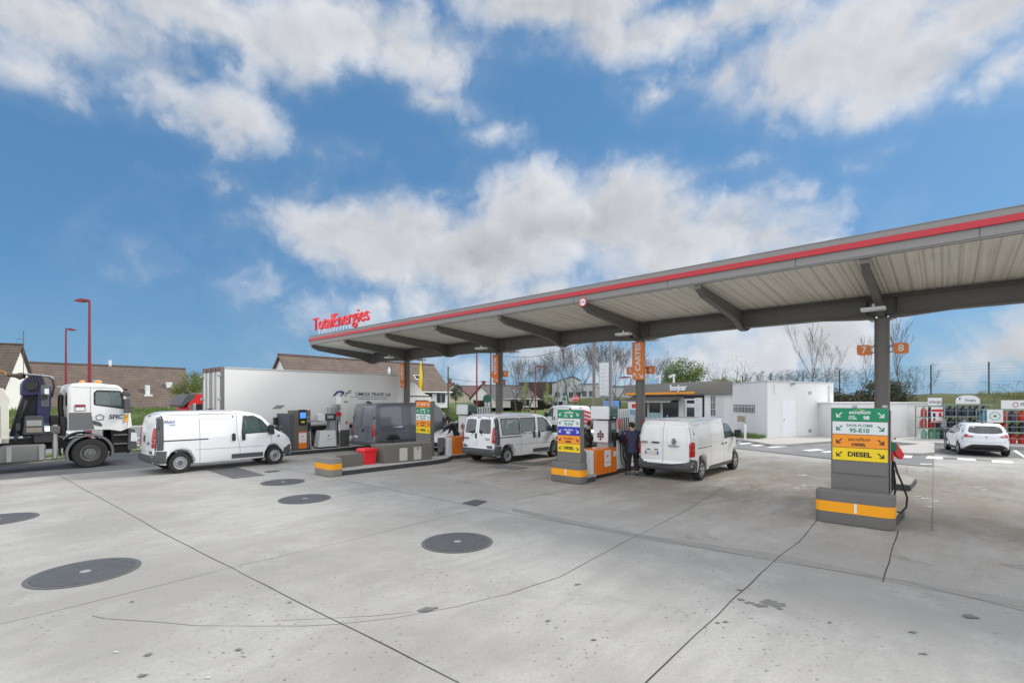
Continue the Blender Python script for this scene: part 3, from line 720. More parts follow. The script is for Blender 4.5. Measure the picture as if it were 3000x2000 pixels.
def wheel(parent, x, y, r, w, style='cap', rim=.62, side=None):
    sg = 1 if y > 0 else -1; yc = y
    R1 = r*rim; o = MB()
    h = w/2; o.lathe([(R1, -h*.9), (R1*1.04, -h), (r*.93, -h), (r*.985, -h*.82), (r, -h*.6), (r, h*.6), (r*.985, h*.82), (r*.93, h), (R1*1.04, h), (R1, h*.9)], 36, 'y', cap=False)
    
    t_ = o.build('wheel', tyre, parent, loc=(x, yc, r))
    q = MB()
    d = sg*h
    if style == 'steel':        # pressed rim with a ring of round holes round a cap
        q.lathe([(R1*1.0, d*.95), (R1*.95, d*.98), (R1*.90, d*.80), (R1*.78, d*.70), (R1*.56, d*.86), (R1*.48, d*.88), (R1*.40, d*.80), (R1*.28, d*.86), (.001, d*.88)], 32, 'y', cap=False)
        hl = MB()
        for i in range(16):
            a = 2*math.pi*i/16; c = Vector((math.cos(a)*R1*.70, d*.80, math.sin(a)*R1*.70)); hl.lathe([(R1*.055, -.012), (R1*.055, .012)], 8, 'y', c)
        rm = q.build('rim', rimm, t_); hl.build('rim_hole', ink, rm)
        MB().lathe([(R1*.42, d*.86), (R1*.40, d*.93), (.001, d*.95)], 24, 'y').build('hub_cap', mat('hub_grey', (.13, .135, .14), .4, .2), t_)
    elif style == 'truck':
        q.lathe([(R1, d*.95), (R1*.93, d*.97), (R1*.88, d*.3), (R1*.62, d*.2), (R1*.60, d*.62), (R1*.34, d*.64), (R1*.30, d*.9), (.001, d*.92)], 36, 'y', cap=False)
        rm = q.build('rim', mat('truck_rim', (.17, .17, .165), .5, .4, .2, 9, dirt=.2), t_)
        b = MB()
        for i in range(10): a = 2*math.pi*(i+.5)/10; b.lathe([(R1*.055, -.02), (R1*.05, .025)], 6, 'y', (math.cos(a)*R1*.49, d*.66, math.sin(a)*R1*.49))
        b.build('wheel_nut', galv, t_)
    elif style == 'alloy':
        q.lathe([(R1, d*.95), (R1*.94, d*.98), (R1*.90, d*.5)], 32, 'y', cap=False)
        for i in range(5):
            a = 2*math.pi*i/5+.3
            for da in (-.14, .14):
                c, s_ = math.cos(a+da), math.sin(a+da); n = (-s_, c)
                q.add([(c*R1*.15+n[0]*.018, d*.9, s_*R1*.15+n[1]*.018), (c*R1*.15-n[0]*.018, d*.9, s_*R1*.15-n[1]*.018), (c*R1*.93-n[0]*.02, d*.95, s_*R1*.93-n[1]*.02), (c*R1*.93+n[0]*.02, d*.95, s_*R1*.93+n[1]*.02), (c*R1*.15, d*.6, s_*R1*.15), (c*R1*.93, d*.7, s_*R1*.93)], [(0, 1, 2, 3), (0, 3, 5, 4), (1, 4, 5, 2)])
        q.lathe([(R1*.22, d*.7), (R1*.2, d*.95), (.001, d*.97)], 20, 'y')
        q.build('rim', rimm, t_); MB().lathe([(R1*.9, d*.35), (.001, d*.35)], 24, 'y').build('brake', dgrey, t_)
    else:
        q.lathe([(R1, d*.95), (R1*.93, d*1.0), (R1*.60, d*.88), (R1*.30, d*.96), (.001, d*.98)], 32, 'y', cap=False)
        rm = q.build('rim', rimm, t_)
        hl = MB()
        for i in range(12):
            a = 2*math.pi*i/12; p = [(math.cos(a+k)*R1*f, d*.995, math.sin(a+k)*R1*f) for k, f in ((-.08, .62), (.08, .62), (.10, .86), (-.10, .86))]
            hl.quad(*p)
        hl.build('rim_hole', ink, rm)
    return t_
def rect(x0, x1, z0, z1, r=.02): return rc([(x0, z0, r), (x1, z0, r), (x1, z1, r), (x0, z1, r)], 3)
def mirror(parent, x, y, z, sg, m, w=.10, h=.26, d=.16):
    o = MB(); o.prism(rc([(x-d/2, z-h/2, .05), (x+d/2, z-h/2, .05), (x+d/2*.6, z+h/2, .05), (x-d/2, z+h/2, .04)], 3), y+sg*.10, y+sg*(.10+w*1.6), 'y')
    a = o.build('wing_mirror', m, parent, bevel=.02)
    MB().tube([(x, y-sg*.02, z-h*.3), (x, y+sg*.12, z-h*.25)], .03, 8).build('mirror_arm', black, a)
    MB().box(x-d/2-.004, x-d/2-.001, min(y+sg*.125, y+sg*(.08+w*1.6)), max(y+sg*.125, y+sg*(.08+w*1.6)), z-h*.4, z+h*.4).build('mirror_glass', glassd, a)
    return a
def rearlamps(B, poly, m=redl, name='tail_light', extra=None):
    for sg in (-1, 1):
        l = B.patch(name, [(sg*a, b) for a, b in poly][::sg], 'B', m, eps=.004, th=.018)
        if extra: B.patch('lens', [(sg*a, b) for a, b in extra][::sg], 'B', whites, l, eps=.026)
def plate(B, y0, y1, z0, z1, col=(.60, .60, .58), ax='B'):
    p = B.patch('number_plate', rect(y0, y1, z0, z1, .01), ax, mat('plate_'+str(int(col[2]*100)), col, .4, 0, .06, 9), eps=.006, th=.006)
    if col[2] > .3:
        for a, b in ((y0, y0+.045), (y1-.045, y1)): B.patch('plate_band', [(a, z0), (b, z0), (b, z1), (a, z1)], ax, bluep, p, eps=.0135)
    return p
def interior(parent, x0, x1, y, z0, z1, seats=(), dash=None):
    MB().box(x0, x1, -y, y, z0-.06, z0).build('cabin_floor', black, parent)
    s_ = MB()
    for sx in seats:
        for sy in (-.45, .45) if y > .6 else (0,):
            s_.prism(rc([(sx-.25, z0, .05), (sx+.28, z0, .05), (sx+.28, z0+.16, .06), (sx-.08, z0+.14, .03), (sx-.22, z0+.72, .04), (sx-.36, z0+.70, .04)], 3), sy-.24, sy+.24, 'y')
            s_.box(sx-.36, sx-.27, sy-.12, sy+.12, z0+.74, z0+.93)
    if seats: s_.build('seat', dgrey, parent, bevel=.03)
    if dash is not None:
        MB().prism([(dash-.25, z0), (dash+.3, z0), (dash+.3, z0+.45), (dash-.15, z0+.50)], -y, y, 'y').build('dashboard', black, parent, bevel=.03)
        cs = math.cos(.5); ring = [(dash-.36+.19*math.sin(w)*-.45, .42+.19*math.cos(w), z0+.52+.19*math.sin(w)*.89) for w in [2*math.pi*i/20 for i in range(21)]]
        MB().tube(ring, .016, 6).build('steering_wheel', black, parent)

# ---- panel van of the first generation (also the minibus)
def trafic(name, label, loc, rz, bus=False, group=None, plate_col=(.62, .62, .60)):
    global ARZ; ARZ = .33
    P = thing(name, loc, rz, label, 'minibus' if bus else 'van', group)
    def hw(x, z):
        w = .945 if z < 1.10 else .945-(z-1.10)*.155
        if z < .45: w -= (.45-z)*.12
        if x > 1.2: w -= .20*((x-1.2)/1.18)**2.2
        if x < -2.1: w -= .06*((-2.1-x)/.3)**2
        return w
    ol = rc([(-2.37, .36, .05), (-2.38, .60, .03), (-2.345, .64, .02), (-2.335, 1.15, .1), (-2.27, 1.62, .1), (-2.20, 1.86, .10), (-1.9, 1.955, .12), (-.5, 1.975, .1), (.45, 1.96, .2), (.95, 1.865, .18), (1.72, 1.23, .12), (2.16, 1.06, .16), (2.33, .86, .1), (2.385, .62, .06), (2.37, .33, .05), (2.15, .27)])
    ol += arch(1.55, .395, .27)+[(.6, .25), (-.6, .25)]+arch(-1.55, .395, .27)+[(-2.1, .30)]
    cabw = [(.36, 1.16), (1.42, 1.19), (1.06, 1.62), (.80, 1.76), (.44, 1.77)]
    holes = [cabw]
    if bus: holes += [[(-1.88, 1.14), (-.78, 1.14), (-.78, 1.77), (-1.90, 1.77)], [(-.70, 1.14), (.06, 1.14), (.22, 1.32), (.22, 1.77), (-.70, 1.77)]]
    def deform(p):
        k = p.y/.95
        if p.x > 1.2: p.x -= .22*k*k*min(1, (p.x-1.2)/1.0)
        if p.x < -2.1: p.x += .05*k*k
        if p.z > 1.8: p.z -= .05*k*k
        return p
    B = Body(ol, hw, .10, .6, deform, holes); B.build('body', vanw, P)
    interior(P, -2.1 if bus else .1, 1.7, .85, .62, 0, (-1.4, -.5, .75) if bus else (.75,), 1.35)
    MB().box(-2.15, 2.1, -.80, .80, .28, .34).build('underbody', ink, P)
    if not bus:
        MB().box(.06, .10, -.85, .85, .6, 1.8).build('bulkhead', mgrey, P)
    for sg, ax in ((-1, 'R'), (1, 'L')):
        g = B.glassed('side_window', cabw, sg, glassg); B.patch
        B.gaps([(ax, cabw+[cabw[0]])], .028, black, 'window_frame', .004)
        B.gaps([(ax, [(1.08, 1.19), (.98, 1.66)])], .022, black, 'window_post', .004)
        if bus:
            for h in holes[1:]: B.glassed('side_window', h, sg, glassg); B.gaps([(ax, h+[h[0]])], .03, black, 'window_frame', .004)
        B.gaps([(ax, [(.22, 1.86), (.20, 1.2), (.30, .62), (.30, .30)]), (ax, [(1.38, .72), (1.44, 1.15)]), (ax, [(-.98 if not bus else -.74, .31), (-.98 if not bus else -.74, 1.86), (.22, 1.86)]), (ax, [(-1.12, .72), (1.16, .70)]), (ax, [(-2.25, 1.84), (.2, 1.86)]), (ax, [(.3, .29), (1.2, .29)])])
        if not bus: B.gaps([(ax, [(-.9, 1.70), (.0, 1.70), (.12, 1.6), (.12, 1.2), (-.05, 1.06), (-.9, 1.04)])], .007, mat('press_line', (.50, .52, .55), .4))
        B.gaps([(ax, [(-2.12, 1.045), (-.72, 1.045)])], .035, black, 'door_rail', .006)
        B.patch('door_handle', rect(.03, .15, .93, 1.19, .05), ax, black, th=.02)
        B.patch('door_handle', rect(.36, .48, .93, 1.19, .05), ax, black, th=.02)
        B.patch('side_trim', rect(-.0+.02, 1.10, .335, .49, .01), ax, dgrey, th=.008)
        B.patch('bumper_corner', rc([(-2.33, .36, .02), (-1.98, .33, .02), (-1.94, .72, .02), (-2.33, .74, .02)], 3), ax, dgrey, eps=.01, th=.012)
        B.patch('pillar_trim', rc([(-2.27, .76, .01), (-2.03, .76, .01), (-2.01, 1.72, .06), (-2.06, 1.84, .03), (-2.19, 1.78, .02)], 3), ax, dgrey, eps=.008, th=.006)
        B.patch('front_bumper_corner', rc([(1.93, .31, .02), (2.36, .33, .02), (2.37, .66, .04), (2.12, .70, .1), (1.98, .58, .05)], 3), ax, dgrey, th=.010)
        B.patch('headlight', rc([(1.98, .96, .03), (2.14, .80, .03), (2.28, .80, .02), (2.10, 1.02, .02)], 3), ax, lampw, th=.006)
        ar = [(1.55*q_+.425*math.cos(w), .33+.425*math.sin(w)) for q_ in (1,) for w in [math.pi*i/10 for i in range(11)]]
        B.gaps([(ax, ar)], .02, mat('arch_line', (.55, .57, .60), .4), 'arch_lip'); B.gaps([(ax, [(x-3.10, z) for x, z in ar])], .02, None, 'arch_lip')
        mirror(P, 1.36, sg*.86, 1.27, sg, black, .12, .34, .18)
        for x in (-1.55, 1.55): wheel(P, x, sg*.82, .325, .22, 'steel', .62)
        B.patch('hinge', rect(-2.32, -2.25, 1.55, 1.60, .005), ax, whites, th=.03); B.patch('hinge', rect(-2.34, -2.27, .78, .83, .005), ax, whites, th=.03)
    # rear
    B.patch('rear_bumper', rect(-.92, .92, .36, .62, .04), 'B', dgrey, th=.03)
    B.gaps([('B', [(0, .66), (0, 1.86)]), ('B', [(-.80, .66), (-.82, 1.2), (-.76, 1.86)]), ('B', [(.80, .66), (.82, 1.2), (.76, 1.86)]), ('B', [(-.76, 1.87), (.76, 1.87)])])
    rearlamps(B, rc([(.79, .84, .02), (.925, .84, .02), (.915, 1.20, .02), (.85, 1.46, .02), (.80, 1.44, .02)], 3), extra=[(.82, 1.02), (.90, 1.02), (.90, .95), (.82, .95)])
    B.patch('third_light', rect(-.12, .12, 1.80, 1.835, .01), 'B', redl, th=.008)
    B.patch('door_handle', rect(.02, .10, 1.0, 1.2, .03), 'B', black, th=.02)
    pl = B.patch('plate_recess', rect(.06, .62, .70, .90, .03), 'B', vanw, th=.012)
    plate(B, .12, .56, .735, .835, plate_col)
    for sg in (-1, 1):
        B.patch('reversing_light', rect(min(sg*.83, sg*.90), max(sg*.83, sg*.90), .68, .80, .01), 'B', lampw, th=.01)
        if bus:
            wn = rc([(.10, 1.20, .07), (.72, 1.20, .07), (.66, 1.76, .09), (.10, 1.76, .09)], 4)
            w_ = B.patch('rear_window', [(sg*a, b) for a, b in wn][::sg], 'B', glassd, th=.004)
            B.gaps([('B', [(sg*a, b) for a, b in ((.30, 1.12), (.22, 1.2), (.16, 1.34))])], .025, ink, 'wiper', .03)
    ws = rc([(-.70, 1.24, .05), (.70, 1.24, .05), (.60, 1.84, .08), (-.60, 1.84, .08)], 4)
    B.patch('windscreen', ws, 'F', glassd, th=.004); B.patch('grille', rect(-.45, .45, .62, .80, .04), 'F', black, th=.01)
    B.patch('front_bumper', rect(-.85, .85, .33, .60, .05), 'F', dgrey, th=.02)
    return P, B
# ================================================================== VANS AND CARS
P, B = trafic('panel_van', 'white panel van with blue FRAX letters and a driver, seen side-on by the truck', S(-10.82, 3.16), RU); P.scale = (1.02, 1, 1.08)
text('lettering', 'FRAX', .125, mat('blue_letter', (.08, .16, .40), .5), P, (-1.84, -.878, 1.63), (1, 0, 0), (0, .15, 1), ext=.002, bold=.002)
text('lettering', '06/2021', .055, mat('blue_letter', None), P, (-1.76, -.889, 1.535), (1, 0, 0), (0, .15, 1), ext=.002)
text('lettering', '42', .10, ink, P, (1.68, -.93, 1.02), (1, .12, 0), (0, .02, 1), ext=.004, bold=.002)
text('lettering', 'trafic', .12, ink, P, (-2.375, -.60, .98), (0, -1, 0), (-.0, 0, 1), ext=.004)
for y in (-.35, .35):
    B.patch('roof_panel', rect(-.6, .2, y-.25, y+.25, .05), 'T', mat('roof_shade', (.45, .46, .48), .4), eps=.012)
P2, B2 = trafic('minibus', 'white minibus with side windows and yellow plate, rear doors towards the viewer', S(-1.52, 9.85), RU, True, plate_col=(.72, .50, .12))
text('lettering', 'RENAULT', .085, ink, P2, (-2.38, .60, .99), (0, -1, 0), (0, 0, 1), ext=.004, bold=.003)
text('lettering', 'Trafic', .11, ink, P2, (-2.38, -.60, .99), (0, -1, 0), (0, 0, 1), ext=.004)
text('lettering', '43', .07, ink, P2, (-2.262, -.60, 1.83), (0, -1, 0), (.2, 0, 1), ext=.004)
# ---- panel van with high square tail
def expert():
    global ARZ; ARZ = .35
    P = thing('panel_van', S(-.39, 17.07), RU, 'white panel van with its rear doors facing us, right of the man in navy', 'van')
    def hw(x, z):
        w = .955 if z < 1.12 else .955-(z-1.12)**1.25*.19
        if z < .5: w -= (.5-z)*.10
        if x > 1.3: w -= .22*((x-1.3)/1.15)**2.2
        if x < -2.0: w -= .05*((-2.0-x)/.35)**2
        return w
    ol = rc([(-2.36, .33, .05), (-2.38, .56, .04), (-2.34, .60, .02), (-2.34, 1.25, .1), (-2.27, 1.70, .12), (-2.14, 1.885, .10), (-1.6, 1.925, .12), (-.3, 1.935, .1), (.55, 1.91, .2), (1.0, 1.82, .2), (1.80, 1.26, .14), (2.30, 1.12, .16), (2.47, .92, .10), (2.52, .60, .08), (2.48, .30, .06), (2.15, .26)])
    ol += arch(1.62, .40, .27)+[(.6, .25), (-.6, .25)]+arch(-1.62, .40, .27)+[(-2.15, .29)]
    cw = [(.42, 1.20), (1.50, 1.23), (1.10, 1.66), (.84, 1.78), (.50, 1.79)]
    def deform(p):
        k = p.y/.95
        if p.x > 1.2: p.x -= .24*k*k*min(1, (p.x-1.2)/1.0)
        if p.x < -2.0: p.x += .07*k*k*k*k+.02*k*k
        if p.z > 1.75: p.z -= .06*k*k
        return p
    B = Body(ol, hw, .12, .6, deform, [cw]); B.build('body', mat('van_white_warm', (.80, .80, .78), .35, 0, .03, 2, coat=.7, dirt=.04), P)
    interior(P, .1, 1.7, .85, .62, 0, (.8,), 1.4); MB().box(-2.1, 2.1, -.8, .8, .27, .34).build('underbody', ink, P); MB().box(.06, .10, -.85, .85, .6, 1.75).build('bulkhead', mgrey, P)
    pl = mat('press_line', None)
    for sg, ax in ((-1, 'R'), (1, 'L')):
        B.glassed('side_window', cw, sg, glassg); B.gaps([(ax, cw+[cw[0]])], .028, black, 'window_frame', .004)
        B.gaps([(ax, [(.28, 1.84), (.26, 1.1), (.36, .60), (.34, .30)]), (ax, [(1.50, .68), (1.54, 1.2)]), (ax, [(-.86, .32), (-.88, 1.1), (-.80, 1.84)]), (ax, [(-.8, 1.84), (.3, 1.86)]), (ax, [(.34, .29), (1.2, .30)])])
        B.gaps([(ax, [(-1.95, 1.14), (-2.02, 1.5), (-1.92, 1.72), (-1.75, 1.76), (.16, 1.76), (.2, 1.14), (-1.95, 1.14)])], .008, pl, 'pressed_line')
        B.gaps([(ax, [(-2.0, 1.02), (-.82, 1.02)])], .02, black, 'door_rail', .005)
        for x in (.10, .44): B.patch('door_handle', rect(x, x+.15, 1.02, 1.06, .015), ax, black, th=.02)
        B.patch('side_trim', rc([(-1.10, .29, .01), (.35, .29, .01), (1.18, .29, .01), (1.14, .40, .01), (-.95, .40, .03)], 3), ax, dgrey, th=.010)
        B.patch('bumper_corner', rc([(-2.36, .32, .02), (-2.04, .30, .02), (-2.06, .66, .1), (-2.36, .70, .02)], 3), ax, dgrey, th=.014)
        B.patch('headlight', rc([(2.0, 1.02, .03), (2.2, .88, .03), (2.38, .90, .02), (2.12, 1.08, .02)], 3), ax, lampw, th=.006)
        B.patch('hinge', rect(-2.24, -2.12, 1.30, 1.38, .01), ax, whites, th=.012); B.patch('hinge', rect(-2.28, -2.16, .70, .77, .01), ax, whites, th=.012)
        ar = [(1.62+.432*math.cos(w), .35+.432*math.sin(w)) for w in [math.pi*i/10 for i in range(11)]]
        B.gaps([(ax, ar)], .02, mat('arch_line', None), 'arch_lip'); B.gaps([(ax, [(x-3.24, z) for x, z in ar])], .02, mat('arch_line', None), 'arch_lip')
        mirror(P, 1.42, sg*.88, 1.32, sg, black, .13, .26, .16)
        for x in (-1.62, 1.62): wheel(P, x, sg*.83, .335, .23, 'cap' if x > 9 else 'alloy', .62)
    B.patch('rear_bumper', rc([(-.94, .33, .05), (.94, .33, .05), (.94, .60, .03), (.72, .60, .03), (.66, .52, .04), (-.66, .52, .04), (-.72, .60, .03), (-.94, .60, .03)], 3), 'B', dgrey, th=.05)
    B.gaps([('B', [(.02, .56), (.02, 1.88)])], .012); B.gaps([('B', [(-.80, .60), (-.84, 1.3), (-.72, 1.87), (.72, 1.87), (.84, 1.3), (.80, .60)])], .012)
    for sg in (-1, 1):
        B.gaps([('B', [(sg*a, b) for a, b in ((.10, 1.10), (.10, 1.74), (.60, 1.74), (.70, 1.60), (.74, 1.10))])], .008, pl, 'pressed_line')
        B.patch('plate_lamp', rect(min(sg*.07, sg*.20)+.38, max(sg*.07, sg*.20)+.38, .925, .955, .01), 'B', black, th=.012)
    rearlamps(B, rc([(.80, .76, .03), (.925, .76, .03), (.92, 1.20, .03), (.86, 1.24, .04), (.80, 1.15, .03)], 3), extra=[(.82, 1.0), (.90, 1.0), (.90, .94), (.82, .94)])
    B.patch('third_light', rect(.10, .36, 1.865, 1.90, .01), 'B', redl, th=.012)
    h_ = B.patch('door_handle', rc([(.14, 1.145, .03), (.40, 1.145, .03), (.40, 1.19, .03), (.14, 1.19, .03)], 3), 'B', black, th=.03)
    plate(B, .17, .63, .775, .885)
    text('lettering', 'EXPERT', .075, mat('badge_grey', (.18, .18, .19), .3, .5), P, (-2.37, .66, 1.16), (0, -1, 0), (0, 0, 1), ext=.004, bold=.003, sx=1.1)
    text('lettering', 'PEUGEOT', .062, mat('badge_grey', None), P, (-2.375, -.34, 1.08), (0, -1, 0), (0, 0, 1), ext=.004, bold=.002, sx=1.3)
    lion = [(-.05, 0), (.0, .02), (.03, 0), (.05, 0), (.04, .04), (.06, .08), (.08, .06), (.075, .12), (.03, .15), (.05, .18), (.0, .19), (-.05, .17), (-.065, .13), (-.02, .13), (-.04, .10), (-.07, .10), (-.08, .07), (-.04, .07), (-.02, .05), (-.06, .04), (-.07, .01)]
    MB().prism([(-.34-a, 1.13+b) for a, b in lion], -2.380, -2.366, 'x').build('badge', mat('badge_grey', None), P)
    ws = rc([(-.72, 1.30, .05), (.72, 1.30, .05), (.62, 1.80, .08), (-.62, 1.80, .08)], 4); B.patch('windscreen', ws, 'F', glassd, th=.004)
    return P
expert()
# ---- large grey van
def sprinter():
    global ARZ; ARZ = .36
    P = thing('panel_van', S(-2.0, 2.86), RU, 'dark grey panel van with blank plate between the card pumps and the red bin', 'van')
    def hw(x, z):
        w = .99 if z < 1.2 else .99-(z-1.2)*.085
        if z < .5: w -= (.5-z)*.08
        if x > 1.7: w -= .22*((x-1.7)/1.2)**2
        if x < -2.5: w -= .04*((-2.5-x)/.3)**2
        return w
    ol = rc([(-2.72, .36, .05), (-2.74, .56, .05), (-2.70, .58, .02), (-2.70, 1.3, .2), (-2.63, 2.05, .2), (-2.55, 2.28, .08), (-2.2, 2.36, .12), (0, 2.38, .1), (.9, 2.34, .2), (1.35, 2.2, .2), (2.05, 1.40, .14), (2.75, 1.22, .16), (2.95, .95, .10), (3.0, .45, .08), (2.6, .30)])
    ol += arch(2.05, .42, .30)+[(.6, .30), (-.6, .30)]+arch(-1.60, .42, .30)+[(-2.4, .33)]
    B = Body(ol, hw, .11, .6, lambda p: Vector((p.x-(.2*(p.y)**2*min(1, p.x-1.5) if p.x > 1.5 else 0)+(.05*p.y**4 if p.x < -2.4 else 0), p.y, p.z)))
    gp = mat('van_grey', (.13, .14, .158), .38, .1, .06, 3, coat=.6); B.build('body', gp, P)
    lite = mat('grey_line', (.03, .033, .037), .4)
    for sg, ax in ((-1, 'R'), (1, 'L')):
        B.gaps([(ax, [(-1.02, .35), (-1.02, 2.26)]), (ax, [(.45, .35), (.45, 2.26)]), (ax, [(-2.3, 2.24), (1.0, 2.24)]), (ax, [(-2.35, 1.10), (1.7, 1.06)])], .012, ink)
        wp = rc([(-2.35, 1.30, .05), (-1.12, 1.30, .05), (-1.12, 2.16, .08), (-2.28, 2.16, .08)], 4); B.patch('side_panel', wp, ax, mat('van_grey_panel', (.16, .17, .19), .3, .1, .05, 3, coat=.8), th=.006)
        wp = rc([(-.92, 1.30, .05), (.35, 1.30, .05), (.35, 2.16, .08), (-.92, 2.16, .08)], 4); B.patch('side_panel', wp, ax, mat('van_grey_panel', None), th=.006)
        B.patch('side_window', rc([(.62, 1.4, .05), (1.65, 1.42, .05), (1.25, 2.0, .1), (.68, 2.1, .05)], 3), ax, glassd, th=.004)
        B.gaps([(ax, [(-2.30, 1.215), (-1.05, 1.215)])], .03, chrome, 'door_rail', .006)
        B.patch('side_trim', rect(-2.5, 1.6, .50, .60, .02), ax, dgrey, th=.008)
        for x in (-1.60, 2.05): wheel(P, x, sg*.86, .345, .23, 'alloy', .60)
        mirror(P, 1.75, sg*.92, 1.5, sg, black, .13, .3, .16)
        ar = [(-1.60+.455*math.cos(w), .36+.455*math.sin(w)) for w in [math.pi*i/10 for i in range(11)]]; B.gaps([(ax, ar)], .03, lite, 'arch_lip')
    B.patch('rear_bumper', rect(-.97, .97, .37, .58, .05), 'B', dgrey, th=.05)
    B.gaps([('B', [(-.0, .60), (0, 2.27)]), ('B', [(-.84, .60), (-.88, 1.4), (-.80, 2.27), (.80, 2.27), (.88, 1.4), (.84, .60)])], .012, ink)
    for sg in (-1, 1):
        wn = rc([(.10, 1.25, .1), (.76, 1.25, .12), (.72, 2.18, .1), (.10, 2.18, .1)], 4); B.patch('rear_panel', [(sg*a, b) for a, b in wn][::sg], 'B', mat('van_grey_panel', None), th=.006)
        B.patch('hinge', rect(min(sg*.88, sg*.93), max(sg*.88, sg*.93), 1.62, 1.72, .01), 'B', black, th=.03)
    rearlamps(B, rc([(.84, .80, .03), (.955, .80, .03), (.94, 1.35, .03), (.86, 1.40, .03)], 3))
    MB().lathe([(.085, -2.735), (.085, -2.725)], 24, 'x', (0, .0, 1.16)).build('badge', ink, P)
    st_ = MB()
    for i in range(3): w = math.pi/2+i*2.094; st_.prism([(math.cos(w)*.08, 1.16+math.sin(w)*.08), (math.cos(w+2.5)*.015, 1.16+math.sin(w+2.5)*.015), (math.cos(w-2.5)*.015, 1.16+math.sin(w-2.5)*.015)], -2.745, -2.735, 'x')
    st_.tube([(-2.74, math.cos(a)*.085, 1.16+math.sin(a)*.085) for a in [2*math.pi*i/24 for i in range(25)]], .008, 6); st_.build('star_badge', chrome, P)
    B.patch('door_handle', rect(-.20, .02, 1.03, 1.10, .03), 'B', black, th=.03)
    plate(B, .28, .78, .70, .80); text('lettering', 'SPRINTER', .06, chrome, P, (-2.73, -.62, 1.02), (0, -1, 0), (0, 0, 1), ext=.003); text('lettering', '319 CDI', .06, chrome, P, (-2.73, .68, 1.02), (0, -1, 0), (0, 0, 1), ext=.003)
    MB().prism(rc([(-2.48, 2.36, .01), (-2.15, 2.36, .02), (-2.38, 2.48, .05)], 3), -.06, .06, 'y').build('aerial', black, P, bevel=.02)
    return P
sprinter()
